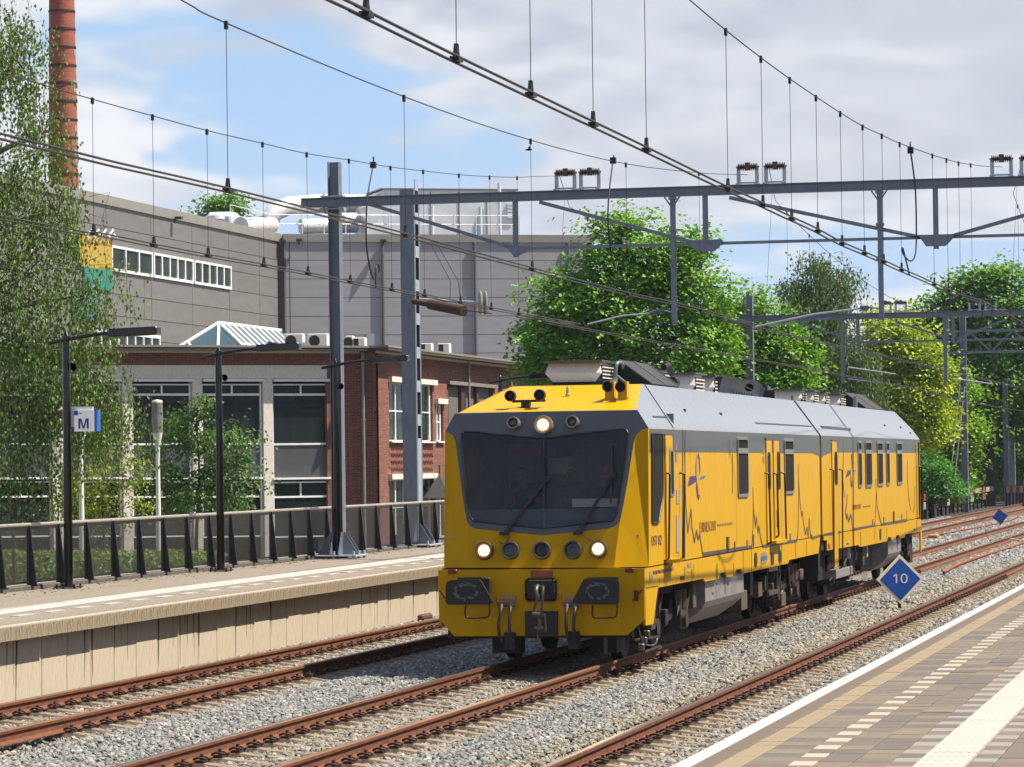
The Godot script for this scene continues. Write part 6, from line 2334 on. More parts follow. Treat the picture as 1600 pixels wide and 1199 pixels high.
	fit_text("UST 02", s3(95, 1137), s3(178, 1045), ink, c1)
	fit_text("EURAILSCOUT", s3(495, 1027), s3(632, 925), flat("print_brown", S(190, 128, 70), 0.5), c1)
	fit_text("inspection & analysis", s3(643, 980), s3(768, 935), pale, c1)
	fit_text("99 80 9162 007-8 D-ESDCT", sx(1020, 898.5, XS), sx(1052, 886.5, XS), ink, c1)
	# measured curve of the line, painted along the side
	for ln in [[[360, 190], [372, 400], [378, 690], [384, 850], [397, 1027], [425, 833], [430, 968], [452, 1108], [470, 1008], [482, 1085], [496, 1038], [521, 1205]], [[353, 170], [356, 420], [352, 700]], [[940, 650], [944, 860], [940, 1010], [930, 1170]], [[940, 780], [955, 920], [960, 985], [968, 890], [982, 1030], [990, 972], [1004, 1070], [1020, 1132]], [[1318, 455], [1322, 700], [1315, 1050], [1303, 1102]], [[1322, 600], [1332, 760], [1345, 885], [1352, 850], [1362, 950], [1378, 1040], [1392, 980], [1400, 1068], [1410, 905], [1418, 1040], [1440, 1076]]]:
		var pts: Array = []
		for q in ln: pts.append(s3(q[0], q[1]))
		b = B.new()
		zigzag(b, pts, 0.055, 0.06)
		put(b, "painted_curve", line, c1)
	b = B.new()
	for q in [[[519, 1192], [930, 1130], [928, 1155], [522, 1222]], [[1018, 1128], [1302, 1082], [1302, 1104], [1022, 1152]], [[1440, 1062], [1503, 1040], [1503, 1058], [1430, 1080], [1418, 1050]]]:
		var pts: Array = []
		for p in q: pts.append(s3(p[0], p[1]))
		side_patch(b, pts, 0.0045, 0.003)
	put(b, "grey_stripe", strip, c1)
	for q in [[728, 1062, 1180, 1], [788, 1100, 1170, 0], [892, 1088, 1160, 0], [945, 1040, 1140, 0], [1250, 1035, 1090, 0]]:
		b = B.new()
		for k in 8:
			var y0 := lerpf(q[1], q[2], k / 8.0)
			var y1 := lerpf(q[1], q[2], (k + 0.6) / 8.0)
			b.box((s3(q[0], y0) + s3(q[0], y1)) / 2 + Vector3(0.008, 0, 0), Vector3(0.02, absf(s3(q[0], y0).y - s3(q[0], y1).y), 0.22 if q[3] else 0.13))
		put(b, "vent_grille", gap if q[3] else pale, c1)
	# lower skirt
	b = B.new()
	var sk: Array = [V(XS, 1.296, 45.73), V(XS, 0.53, 45.73), V(XS, 0.52, 46.32), s4(262, 355), s4(915, 226), s4(938, 270), s4(1130, 232), s4(1160, 145), s4(1228, 132), s4(1256, 207), s4(1345, 192), s4(1392, 95), s4(1460, 86), s5(6, 522), s5(660, 378), s5(675, 328), s5(1100, 228), V(XS, 1.296, 64.15)]
	side_patch(b, sk, -0.03, 0.03)
	put(b, "side_skirt", mY, c1)
	b = B.new()
	b.poly3([V(XO, 1.296, 45.73), V(XO, 0.53, 45.73), V(XO, 0.52, 46.32), V(XO, 0.98, 46.9), V(XO, 0.98, 64.1), V(XO, 1.296, 64.1)], Vector3(0.03, 0, 0))
	put(b, "side_skirt", mY, c1)
	for x in [[775, 20, 222], [1112, 10, 238], [1350, 0, 190]]:
		b = B.new()
		b.bar(s4(x[0], x[1]) + Vector3(0.002, 0, 0), s4(x[0] + 1, x[2]) + Vector3(0.002, 0, 0), 0.008, 0.008)
		put(b, "panel_gap", line, c1)
	for x in [[10, 200, 515], [130, 190, 490], [565, 110, 395], [765, 80, 290], [925, 50, 255]]:
		b = B.new()
		b.bar(s5(x[0], x[1]) + Vector3(0.002, 0, 0), s5(x[0] + 1, x[2]) + Vector3(0.002, 0, 0), 0.008, 0.008)
		put(b, "panel_gap", line, c1)
	b = B.new()
	b.bar(s4(80, 362) + Vector3(0.002, 0, 0), s4(262, 328) + Vector3(0.002, 0, 0), 0.008, 0.008)
	put(b, "panel_gap", line, c1)
	b = B.new()
	side_patch(b, rounded(s5(165, 225), s5(214, 430), 0.2), 0.002, 0.004)
	put(b, "access_hole", gap, c1)
	b = B.new()
	side_patch(b, rounded(s5(270, 222), s5(350, 375), 0.3), 0.002, 0.004)
	put(b, "round_badge", pale, c1)
	b = B.new()
	side_patch(b, [s5(268, 275), s5(352, 262), s5(352, 320), s5(268, 332)], 0.007, 0.004)
	put(b, "round_badge", flat("badge_blue", S(60, 130, 200), 0.5), c1)
	for x in [[405, 218, 455, 390], [515, 194, 562, 360]]:
		b = B.new()
		side_patch(b, rounded(s5(x[0], x[1]), s5(x[2], x[3]), 0.1), 0.002, 0.003)
		put(b, "access_hole", mats["rail_dark"], c1)
	b = B.new()
	for q in [[590, 215], [620, 215]]: b.box(s4(q[0], q[1]) + Vector3(0.01, 0, 0), Vector3(0.02, 0.05, 0.1))
	put(b, "red_tap", mats["bracket_red"], c1)
	b = B.new()
	for q in [[640, 60, 660, 180], [680, 10, 735, 60], [682, 125, 735, 130]]:
		side_patch(b, [s4(q[0], q[1]), s4(q[2], q[1] - 3), s4(q[2], q[3]), s4(q[0], q[3] + 3)], 0.003, 0.002)
	for q in [[280, 220, 290], [335, 230, 285]]:
		side_patch(b, [s4(q[0], q[1]), s4(q[0] + 8, q[1]), s4(q[0] + 8, q[2]), s4(q[0], q[2])], 0.003, 0.002)
	side_patch(b, [s4(130, 130), s4(160, 110), s4(166, 170), s4(190, 200), s4(160, 290), s4(140, 280)], 0.003, 0.002)
	put(b, "small_notice", pale, c1)

func fit_text(s: String, a: Vector3, c: Vector3, m: Material, o: Node3D) -> void:
	# letters between a lower near corner and an upper far corner on the side of the car
	var h := c.y - a.y
	var t := text(s, h, a + Vector3(0.003, 0, 0), Vector3(0, 0, -1), Vector3(0, 1, 0), m, o, "lettering", 1.0, false)
	var tm := t.mesh as TextMesh
	var bb := tm.get_aabb()
	var k := absf(c.z - a.z) / bb.size.x
	var ky := h / bb.size.y
	t.basis = Basis(Vector3(0, 0, -1) * k, Vector3(0, 1, 0) * ky, Vector3(1, 0, 0))
	t.position = a + Vector3(0.003, 0, 0) - t.basis * Vector3(bb.position.x, bb.position.y, bb.position.z) - origin_of(o)

func car_side_two(c2: Node3D, gap: Material) -> void:
	var line: Material = mats["print_line"]
	var strip: Material = mats["strip_grey"]
	var pale: Material = mats["print_pale"]
	for q in [[512, 242, 568, 872], [609, 243, 702, 868], [770, 250, 850, 852], [889, 253, 940, 842], [1030, 258, 1108, 830]]:
		train_window(c2, s8(q[0], q[1]), s8(q[2], q[3]), 0.055, 0.245)
	var b := B.new()
	side_patch(b, [s8(162, 238), s8(240, 240), s8(240, 254), s8(162, 252)], 0.005, 0.02)
	put(b, "door_header", mG, c2)
	b = B.new()
	side_patch(b, rounded(s8(160, 256), s8(250, 1930), 0.03), 0.0045, 0.014)
	var dr := put(b, "door", mY, c2)
	b = B.new()
	var i1 := rounded(s8(191, 395), s8(236, 838), 0.14)
	side_patch(b, i1, 0.019, 0.006)
	put(b, "pane", mats["train_glass"], dr)
	handrail_post(c2, s8(146, 650), s8(152, 1930))
	handrail_post(c2, s8(264, 650), s8(270, 1930))
	handrail_post(c2, s8(1306, 605), s8(1312, 1270))
	handrail_post(c2, s8(1336, 605), s8(1342, 1270))
	b = B.new()
	side_patch(b, rounded(s8(1292, 285), s8(1318, 1280), 0.02), 0.0045, 0.014)
	put(b, "door", mY, c2)
	b = B.new()
	side_patch(b, rounded(s8(1320, 270), s8(1349, 1240), 0.05), 0.004, 0.01)
	put(b, "cab_side_window", mats["train_glass"], c2)
	for ln in [[[318, 240], [324, 480], [316, 760], [340, 1000]], [[376, 960], [368, 1100], [352, 1200], [366, 1300], [372, 1230], [396, 1330], [420, 1240], [438, 1300], [464, 1650]], [[758, 760], [764, 1000], [752, 1250], [742, 1560]], [[772, 940], [776, 1120], [790, 1200], [800, 1240], [836, 1380]], [[1180, 515], [1180, 720], [1198, 1010], [1226, 1170]], [[1172, 1180], [1176, 1300], [1170, 1320]], [[1278, 860], [1276, 1120], [1262, 1200]]]:
		var pts: Array = []
		for q in ln: pts.append(s8(q[0], q[1]))
		b = B.new()
		zigzag(b, pts, 0.075, 0.07)
		put(b, "painted_curve", line, c2)
	b = B.new()
	side_patch(b, [s8(358, 745), s8(380, 645), s8(422, 642), s8(420, 690)], 0.004, 0.003)
	side_patch(b, [s8(428, 430), s8(436, 425), s8(444, 560), s8(440, 640), s8(432, 500)], 0.004, 0.003)
	side_patch(b, [s8(420, 690), s8(430, 780), s8(440, 830), s8(432, 880), s8(420, 820)], 0.004, 0.003)
	put(b, "emblem", mats["print_purple"], c2)
	b = B.new()
	side_patch(b, [s8(438, 668), s8(444, 645), s8(494, 636), s8(470, 662)], 0.004, 0.003)
	put(b, "emblem", flat("print_blue_pale", S(120, 150, 190), 0.5), c2)
	fit_text("EURAILSCOUT", s8(444, 1172), s8(556, 1092), flat("print_tan", S(196, 150, 70), 0.5), c2)
	fit_text("inspection & analysis", s8(584, 1150), s8(684, 1104), pale, c2)
	b = B.new()
	for q in [[[460, 218], [735, 172], [745, 130], [752, 140], [742, 190], [466, 252]], [[830, 155], [1170, 95], [1172, 130], [834, 186]], [[60, 292], [285, 252], [285, 290], [60, 322]]]:
		var pts: Array = []
		for p in q: pts.append(s6(p[0], p[1]))
		side_patch(b, pts, 0.0045, 0.003)
	put(b, "grey_stripe", strip, c2)
	for q in [[996, 0, 150, 1], [866, 70, 150, 0], [1104, 35, 110, 0], [716, 100, 180, 0]]:
		b = B.new()
		for k in 8:
			var y0 := lerpf(q[1], q[2], k / 8.0)
			var y1 := lerpf(q[1], q[2], (k + 0.6) / 8.0)
			b.box((s6(q[0], y0) + s6(q[0], y1)) / 2 + Vector3(0.008, 0, 0), Vector3(0.02, absf(s6(q[0], y0).y - s6(q[0], y1).y), 0.24 if q[3] else 0.16))
		put(b, "vent_grille", gap if q[3] else pale, c2)
	b = B.new()
	side_patch(b, [s6(62, 330), V(XS, 1.296, 64.52), V(XS, 1.296, 82.95), s6(1390, 470), s6(1362, 560), s6(1358, 262), s6(1155, 305), s6(1145, 345), s6(1080, 355), s6(1070, 312), s6(1035, 316), s6(1020, 372), s6(970, 382), s6(958, 335), s6(925, 340), s6(912, 395), s6(550, 470), s6(525, 445), s6(108, 520), s6(108, 380), s6(62, 385)], -0.03, 0.03)
	put(b, "side_skirt", mY, c2)
	b = B.new()
	b.poly3([V(XO, 1.296, 64.52), V(XO, 0.98, 64.52), V(XO, 0.98, 82.9), V(XO, 1.296, 82.9)], Vector3(0.03, 0, 0))
	put(b, "side_skirt", mY, c2)
	b = B.new()
	b.mm(V(XO + 0.03, 1.2965, 64.6), V(XS - 0.012, 1.3145, 82.85))
	put(b, "shadow_gap", gap, c2)
	for x in [[268, 300, 490], [460, 260, 450], [555, 270, 460], [905, 210, 390], [1306, 110, 265]]:
		b = B.new()
		b.bar(s6(x[0], x[1]) + Vector3(0.002, 0, 0), s6(x[0] + 1, x[2]) + Vector3(0.002, 0, 0), 0.012, 0.012)
		put(b, "panel_gap", line, c2)
	b = B.new()
	side_patch(b, rounded(s6(805, 225), s6(832, 380), 0.2), 0.002, 0.004)
	put(b, "access_hole", gap, c2)
	b = B.new()
	for k in 2: side_patch(b, rounded(s6(120, 430 + 35 * k), s6(146, 458 + 35 * k), 0.05), 0.003, 0.003)
	put(b, "red_mark", flat("mark_red", S(206, 60, 40), 0.5), c2)
	b = B.new()
	side_patch(b, rounded(s6(1268, 228), s6(1286, 246), 0.05), 0.003, 0.003)
	side_patch(b, rounded(s6(370, 420), s6(392, 436), 0.05), 0.003, 0.003)
	put(b, "small_hole", gap, c2)

func louvre_box(o: Node3D, d0: float, d1: float, x0: float, x1: float, y0: float, y1: float, called := "air_conditioning_unit") -> void:
	# roof unit with a flanged lid, a sloping lower flank and grilles at its end
	var m: Material = mats["unit_beige"]
	var b := B.new()
	var h := y1 - y0
	# three levels: foot drawn in, widest below the middle, drawn in again under the lid
	var lv := [[0.10, y0, 0.06], [0.0, y0 + h * 0.42, 0.0], [0.03, y1 - 0.02, 0.10]]
	for i in 2:
		var p: Array = []
		for q in [lv[i], lv[i + 1]]: p.append([V(x0 + q[0], q[1], d0 + q[2]), V(x1 - q[0], q[1], d0 + q[2]), V(x1 - q[0], q[1], d1 - q[2]), V(x0 + q[0], q[1], d1 - q[2])])
		for k in 4: b.quad(p[0][k], p[1][k], p[1][(k + 1) % 4], p[0][(k + 1) % 4])
	b.quad(V(x0 + 0.1, y0, d0), V(x1 - 0.1, y0, d0), V(x1 - 0.1, y0, d1), V(x0 + 0.1, y0, d1))
	var u := put(b, called, m, o)
	b = B.new()
	b.mm(V(x0 - 0.02, y1 - 0.019, d0 - 0.02), V(x1 + 0.02, y1 + 0.012, d1 + 0.02))
	put(b, "lid", mats["unit_lid"], u)
	b = B.new()
	for k in 3:
		var dd := lerpf(d0 + 0.1, d1 - 0.35, k / 2.0)
		b.mm(V(x1 - 0.02, y0 + h * 0.12, dd), V(x1 + 0.006, y0 + h * 0.80, dd + 0.22))
	put(b, "side_grille", mats["unit_dark"], u)
	b = B.new()
	for k in 4:
		b.mm(V(x1 + 0.007, y0 + h * (0.16 + 0.17 * k), d0 + 0.06), V(x1 + 0.014, y0 + h * (0.22 + 0.17 * k), d1 - 0.06))
	put(b, "grille_bar", m, u)

func car_roof_gear(c1: Node3D, c2: Node3D) -> void:
	var ub := noisy("unit_beige", [[0.0, A(178, 172, 160)], [0.5, A(200, 194, 182)], [1.0, A(188, 182, 170)]], Vector3(1, 1, 1), 0.55, 0.1)
	flat("unit_lid", S(112, 110, 104), 0.5, 0.2)
	flat("unit_dark", S(32, 32, 34), 0.6)
	var t := 3.855
	var rd := func(u: float) -> float: return -sx(u, 590, -9.3).z
	var ax := sd(939, 580, 48.6).x
	louvre_box(c1, 48.6, -sx(960, 580, ax).z, sd(852, 580, 48.6).x, ax, sd(900, 597, 48.6).y, sd(900, 564.5, 48.6).y)
	var b := B.new()
	b.mm(V(-10.15, t - 0.02, 48.66), V(-9.4, sd(900, 597, 48.6).y + 0.01, 49.4))
	put(b, "unit_base", mK, c1)
	# forehead fittings
	var spot := flat("spot_black", S(30, 28, 27), 0.5)
	var yel := mY
	b = B.new()
	b.bar(sd(801, 627.5, 46.55), sd(852, 626, 46.55), 0.05, 0.035)
	b.box(sd(822, 632, 46.6), Vector3(0.12, 0.12, 0.12))
	var br := put(b, "spotlight_bracket", spot, c1)
	for q in [[798, 619, 0.078], [844, 617.5, 0.080]]:
		var c := sd(q[0], q[1], 46.5)
		var h := lamp_unit(c1, c, q[2], 0.09, spot, flat("spot_rim", S(56, 52, 50), 0.5), Vector3(0.05, 0.0, 1), "spotlight")
		b = B.new()
		for k in 3:
			var n: int = [1, 6, 12][k]
			for i in n:
				var a := TAU * i / n
				b.ball(c + Vector3(cos(a) * 0.02 * k, sin(a) * 0.02 * k, 0.072), Vector3(0.006, 0.006, 0.006), 5, 4)
		put(b, "diode", flat("diode_pale", S(150, 130, 96), 0.3), h)
	b = B.new()
	b.lathe([Vector2(0.035, 0), Vector2(0.035, 0.02), Vector2(0.025, 0.03), Vector2(0.022, 0.11), Vector2(0.012, 0.135), Vector2(0.001, 0.138)], 10, Transform3D(Basis(), V(sd(887, 609, 47.4).x, 3.68, 47.4)))
	put(b, "antenna", flat("antenna_white", S(206, 200, 188), 0.5), c1)
	for q in [[949.5, 604.5], [969.5, 604.5]]:
		var c := sd(q[0], q[1], 46.9)
		b = B.new()
		b.mm(sd(q[0] - 4.5, 598, 47.0), sd(q[0] + 10.5, 624.5, 47.02))
		b.mm(sd(q[0] + 9.8, 596, 47.02), sd(q[0] + 10.5, 622, 47.2))
		var hb := put(b, "horn_bracket", yel, c1)
		b = B.new()
		b.lathe([Vector2(0.074, 0.03), Vector2(0.07, 0.0), Vector2(0.045, -0.05), Vector2(0.028, -0.12), Vector2(0.02, -0.24)], 18, Transform3D(Basis(Vector3(1, 0, 0), Vector3(0, 0, 1), Vector3(0, -1, 0)), c))
		put(b, "horn", noisy("horn_metal", [[0.0, S(90, 84, 76)], [1.0, S(120, 112, 104)]], Vector3(4, 4, 4), 0.4, 0.4), hb)
		b = B.new()
		b.lathe([Vector2(0.042, 0.0), Vector2(0.001, -0.001)], 14, Transform3D(Basis(Vector3(1, 0, 0), Vector3(0, 0, 1), Vector3(0, -1, 0)), c + Vector3(0, 0, -0.03)))
		put(b, "horn_throat", mats["gap_black"], hb)
		b = B.new()
		b.lathe([Vector2(0.045, 0.0), Vector2(0.001, 0.0005)], 14, Transform3D(Basis(Vector3(1, 0, 0), Vector3(0, 0, 1), Vector3(0, -1, 0)), sd(q[0] + 3, 615.5, 46.99)))
		put(b, "bracket_hole", flat("hole_pale", S(236, 200, 110), 0.6), hb)
	b = B.new()
	b.bar(V(-10.95, 3.46, 46.35), V(-10.66, 3.85, 48.3), 0.01, 0.006)
	put(b, "forehead_seam", mats["print_line"], c1)
	# coiled pipe and leaning dark grilles
	b = B.new()
	b.tube(smooth_pts([sd(961, 590, 49.3), sd(963, 571, 49.3), sd(968, 567, 49.4), sd(973, 572, 49.5), sd(972, 590, 49.6)], 4), 0.03, 8)
	b.tube([sd(965, 588, 49.2), sd(980, 600, 49.0)], 0.02, 6)
	put(b, "roof_pipe", noisy("pipe_galv", [[0.0, S(150, 158, 164)], [1.0, S(180, 188, 194)]], Vector3(2, 2, 2), 0.4, 0.4), c1)
	var grl := noisy("lean_grille", [[0.0, S(66, 62, 62)], [1.0, S(90, 86, 84)]], Vector3(8, 8, 8), 0.6, 0.2)
	for q in [[c1, 49.5, 51.9], [c2, 76.6, 80.2]]:
		var d0: float = q[1]
		var d1: float = q[2]
		b = B.new()
		b.poly3([V(-9.35, 4.22, d0), V(-8.86, 3.86, d0), V(-9.35, 3.86, d0)], Vector3(0, 0, -(d1 - d0)))
		var hd := put(b, "cooler_housing", mats["gap_black"], q[0])
		for k in 2:
			var da := lerpf(d0, d1, 0.5 * k) + 0.03
			var db := lerpf(d0, d1, 0.5 * k + 0.5) - 0.03
			b = B.new()
			b.poly3([V(-9.34, 4.225, da), V(-8.85, 3.868, da), V(-8.85, 3.868, db), V(-9.34, 4.225, db)], Vector3(0.008, 0.011, 0))
			put(b, "cooler_grille", grl, hd)
			b = B.new()
			for e in [[da, da], [db, db]]: b.bar(V(-9.33, 4.238, e[0]), V(-8.84, 3.882, e[1]), 0.03, 0.02)
			put(b, "cooler_frame", mats["window_alloy"], hd)
	for q in [[1037.0, 1047.0], [1085.6, 1100.6], [1115.6, 1128.7]]: louvre_box(c1, rd.call(q[0]), rd.call(q[1]), -10.16, -9.3, t, 4.19)
	b = B.new()
	b.tube([V(-9.2, 3.98, 53.3), V(-9.2, 3.98, 53.55)], 0.09, 12)
	b.tube([V(-9.1, 4.18, 52.0), V(-9.1, 4.22, 52.4), V(-9.1, 4.1, 52.7)], 0.05, 8)
	put(b, "duct", mK, c1)
	var hoodm := noisy("hood_blue_grey", [[0.0, S(62, 70, 84)], [1.0, S(78, 86, 100)]], Vector3(0.8, 0.8, 0.8), 0.4)
	b = B.new()
	b.poly3([V(-9.3, t, 58.4), V(-9.1, 4.16, 58.4), V(-9.1, 4.17, 62.0), V(-9.1, 4.04, 63.0), V(-9.1, t, 63.0)], Vector3(-1.3, 0, 0))
	put(b, "exhaust_hood", hoodm, c1)
	b = B.new()
	for k in 8: b.mm(V(-9.098, 3.86, 58.9 + 0.3 * k), V(-9.08, 3.93, 59.05 + 0.3 * k))
	b.mm(V(-9.098, 3.86, 63.0), V(-8.96, 4.03, 63.04))
	put(b, "hood_vent", mats["unit_dark"], c1)
	b = B.new()
	b.ball(V(-8.98, 4.02, 60.0), Vector3(0.08, 0.07, 0.12), 12, 8)
	put(b, "dome_antenna", mats["antenna_white"], c1)
	b = B.new()
	b.poly3([V(-9.1, t, 63.1), V(-9.1, 4.14, 63.1), V(-9.1, 4.02, 64.1), V(-9.1, t, 64.1)], Vector3(-1.3, 0, 0))
	put(b, "exhaust_hood", hoodm, c1)
	for q in [[1252.5, 1260.0], [1271.0, 1278.7], [1289.0, 1295.6], [1312.5, 1321.9]]: louvre_box(c2, rd.call(q[0]), rd.call(q[1]), -10.16, -9.3, t, 4.17)
	b = B.new()
	b.tube([V(-9.0, t, 75.9), V(-9.0, 4.12, 75.9)], 0.05, 8)
	b.tube([V(-8.84, t, 64.55), V(-8.84, t + 0.1, 64.55)], 0.03, 6)
	put(b, "roof_pipe", mats["pipe_galv"], c2)
	for q in [[590, 38, c1], [290, 8, c1]]:
		b = B.new()
		b.box(sp(1000 + q[0] * 0.18762 + 15, 640 + q[1] * 0.18762, V(XS, 3.19, 50), Vector3(0.81, 0.587, 0)), Vector3(0.04, 0.04, 0.12))
		put(b, "lifting_eye", mats["rail_dark"], q[2])
	for q in [[1382, 665], [1407, 668], [1422, 677]]:
		b = B.new()
		b.box(sp(q[0], q[1], V(XS, 3.19, 50), Vector3(0.81, 0.587, 0)), Vector3(0.04, 0.04, 0.15))
		put(b, "lifting_eye", mats["rail_dark"], c2)

func bogie(o: Node3D, d: float) -> void:
	var iron := noisy("bogie_iron", [[0.0, S(40, 36, 33)], [0.5, S(58, 50, 45)], [1.0, S(78, 66, 58)]], Vector3(2, 2, 2), 0.75, 0.1)
	var b := B.new()
	for s in [-1, 1]:
		var x: float = XC + 1.0 * s
		b.poly3([V(x, 0.62, d - 1.9), V(x, 0.80, d - 1.7), V(x, 0.80, d - 0.9), V(x, 0.58, d - 0.6), V(x, 0.58, d + 0.6), V(x, 0.80, d + 0.9), V(x, 0.80, d + 1.7), V(x, 0.62, d + 1.9), V(x, 0.5, d + 1.6), V(x, 0.42, d + 0.5), V(x, 0.42, d - 0.5), V(x, 0.5, d - 1.6)], Vector3(0.14 * s, 0, 0))
	b.mm(V(XC - 1.0, 0.5, d - 0.3), V(XC + 1.0, 0.75, d + 0.3))
	var bg := put(b, "bogie_frame", iron, o)
	for k in [-1.2, 1.2]:
		b = B.new()
		for s in [-1, 1]:
			var prw := [Vector2(0.001, -0.07), Vector2(0.30, -0.06), Vector2(0.40, -0.07), Vector2(0.46, -0.07), Vector2(0.46, -0.04), Vector2(0.428, -0.03), Vector2(0.42, 0.06), Vector2(0.36, 0.065), Vector2(0.30, 0.03), Vector2(0.10, 0.05), Vector2(0.001, 0.06)]
			b.lathe(prw, 28, Transform3D(Basis(Vector3(0, -s, 0), Vector3(s, 0, 0), Vector3(0, 0, 1)), V(XC + 0.76 * s, 0.42, d + k)))
		b.tube([V(XC - 0.7, 0.42, d + k), V(XC + 0.7, 0.42, d + k)], 0.09, 10)
		put(b, "wheelset", noisy("wheel_steel", [[0.0, S(52, 40, 34)], [1.0, S(84, 66, 56)]], Vector3(2, 2, 2), 0.6, 0.3), bg)
		for s in [-1, 1]:
			b = B.new()
			var x: float = XC + 1.14 * s
			b.box(V(x, 0.42, d + k), Vector3(0.2, 0.28, 0.34))
			b.tube([V(x, 0.42, d + k), V(x + 0.17 * s, 0.42, d + k)], 0.12, 14)
			b.tube([V(x + 0.05 * s, 0.56, d + k - 0.22), V(x + 0.05 * s, 0.86, d + k - 0.22)], 0.075, 10)
			b.tube([V(x + 0.05 * s, 0.56, d + k + 0.22), V(x + 0.05 * s, 0.86, d + k + 0.22)], 0.075, 10)
			b.bar(V(x + 0.12 * s, 0.42, d + k + 0.1), V(x + 0.12 * s, 0.86, d + k + 0.5), 0.04, 0.04)
			put(b, "axle_box", noisy("axle_box_brown", [[0.0, S(72, 58, 48)], [1.0, S(106, 88, 74)]], Vector3(2, 2, 2), 0.6, 0.2), bg)

func car_under(c1: Node3D, c2: Node3D) -> void:
	bogie(c1, 48.6)
	bogie(c1, 60.6)
	bogie(c2, 68.3)
	bogie(c2, 80.4)
	var b := B.new()
	b.mm(V(XO + 0.05, 1.02, 46.6), V(XS - 0.06, 1.18, 64.1))
	put(b, "underframe", mK, c1)
	b = B.new()
	b.mm(V(XO + 0.05, 1.02, 64.6), V(XS - 0.06, 1.18, 82.85))
	put(b, "underframe", mK, c2)
	# rolled grey tanks bulging under the skirts
	var tank := noisy("tank_grey", [[0.0, A(104, 98, 94)], [0.4, A(128, 124, 120)], [0.7, A(140, 136, 132)], [1.0, A(110, 102, 96)]], Vector3(0.6, 0.5, 0.6), 0.5, 0.3)
	for q in [[c1, 51.15, 55.0], [c2, 76.3, 79.0]]:
		b = B.new()
		var d0: float = q[1]
		var d1: float = q[2]
		for s in [-1, 1]:
			var xe: float = XC + 1.36 * s
			b.poly3([V(xe, 1.12, d0), V(xe, 0.62, d0), V(xe - 0.05 * s, 0.52, d0), V(xe - 0.14 * s, 0.44, d0), V(xe - 0.42 * s, 0.25, d0), V(XC, 0.25, d0), V(XC, 1.12, d0)], Vector3(0, 0, -(d1 - d0)))
		var tk := put(b, "fuel_tank", tank, q[0])
		b = B.new()
		for e in [[0.3, 0.9], [1.1, 0.85], [2.2, 0.8], [0.7, 0.72]]:
			b.box(V(XC + 1.362, e[1], d0 + e[0]), Vector3(0.01, 0.025, 0.1))
		b.bar(V(XC + 1.362, 1.0, d0 + 1.9), V(XC + 1.362, 0.66, d0 + 1.9), 0.01, 0.012)
		put(b, "tank_fitting", mats["rail_dark"], tk)
	# boxes, brackets, pipes and steps hung under the frames
	var rb := RandomNumberGenerator.new()
	rb.seed = 71
	var ironm: Material = mats["bogie_iron"]
	var tanm := noisy("under_tan", [[0.0, S(104, 84, 68)], [1.0, S(138, 114, 92)]], Vector3(2, 2, 2), 0.8)
	var boxes := [[c1, 50.5, 50.75, 0.55, 0.92, -8.44, tanm], [c1, 55.3, 55.9, 0.30, 0.62, -8.45, tanm], [c1, 55.2, 56.3, 0.35, 1.0, -8.6, mK], [c1, 57.0, 57.4, 0.45, 0.70, -8.42, tanm], [c1, 56.6, 56.9, 0.5, 1.0, -8.5, mK], [c1, 59.6, 60.1, 0.18, 0.42, -8.4, tanm], [c1, 62.2, 62.6, 0.55, 0.75, -8.42, tanm], [c2, 65.3, 66.3, 0.42, 1.0, -8.5, mK], [c2, 66.9, 69.6, 0.40, 0.58, -8.36, tank], [c2, 67.4, 67.6, 0.66, 0.95, -8.4, mats["label_white"]], [c2, 69.2, 69.6, 0.72, 0.95, -8.4, mats["label_white"]], [c2, 72.2, 72.5, 0.5, 1.0, -8.45, tanm], [c2, 72.7, 72.9, 0.65, 1.0, -8.42, mats["antenna_white"]], [c2, 71.0, 72.0, 0.35, 1.0, -8.6, mK], [c2, 74.0, 76.0, 0.35, 1.02, -8.7, mK], [c2, 82.0, 82.8, 0.25, 1.0, -8.5, mK]]
	for q in boxes:
		b = B.new()
		b.bbox(V(q[5] - 0.15, (q[3] + q[4]) / 2, (q[1] + q[2]) / 2), Vector3(0.3, q[4] - q[3], q[2] - q[1]), 0.012)
		put(b, "equipment_box", q[6], q[0])
	for i in 46:
		var c: Node3D = c1 if i < 24 else c2
		var d := rb.randf_range(46.9, 50.8) if i < 8 else (rb.randf_range(57.5, 63.8) if i < 24 else (rb.randf_range(64.8, 72.0) if i < 38 else rb.randf_range(79.2, 82.6)))
		var x := -8.42 - rb.randf() * 0.35
		b = B.new()
		var y := rb.randf_range(0.35, 0.8)
		var r := rb.randf_range(0.012, 0.035)
		if i % 3 == 0: b.tube(smooth_pts([V(x, 1.05, d), V(x + 0.03, y, d + 0.05), V(x, y - 0.12, d + 0.25), V(x, y, d + 0.45)], 4), r, 6)
		elif i % 3 == 1: b.tube([V(x, y, d), V(x, y + rb.randf_range(-0.2, 0.2), d + rb.randf_range(0.3, 0.9))], r, 8)
		else: b.bbox(V(x, y, d), Vector3(0.12, rb.randf_range(0.06, 0.3), rb.randf_range(0.06, 0.3)), 0.008)
		put(b, "brake_gear", [ironm, mats["coupling_steel"], mK, mats["axle_box_brown"], ironm, mK][rb.randi() % 6], c)
	for q in [[c1, 57.6], [c1, 47.0]]:
		if q[1] > 50:
			for y in [0.85, 0.45]:
				b = B.new()
				b.mm(V(-8.5, y, q[1] + 0.05), V(-8.34, y + 0.07, q[1] + 1.1))
				put(b, "foot_step", mats["coupling_steel"], q[0])
			b = B.new()
			for d in [q[1], q[1] + 1.12]: b.mm(V(-8.42, 0.4, d), V(-8.36, 1.0, d + 0.04))
			put(b, "step_hanger", mK, q[0])
	# hazard striped guard behind the cab
	b = B.new()
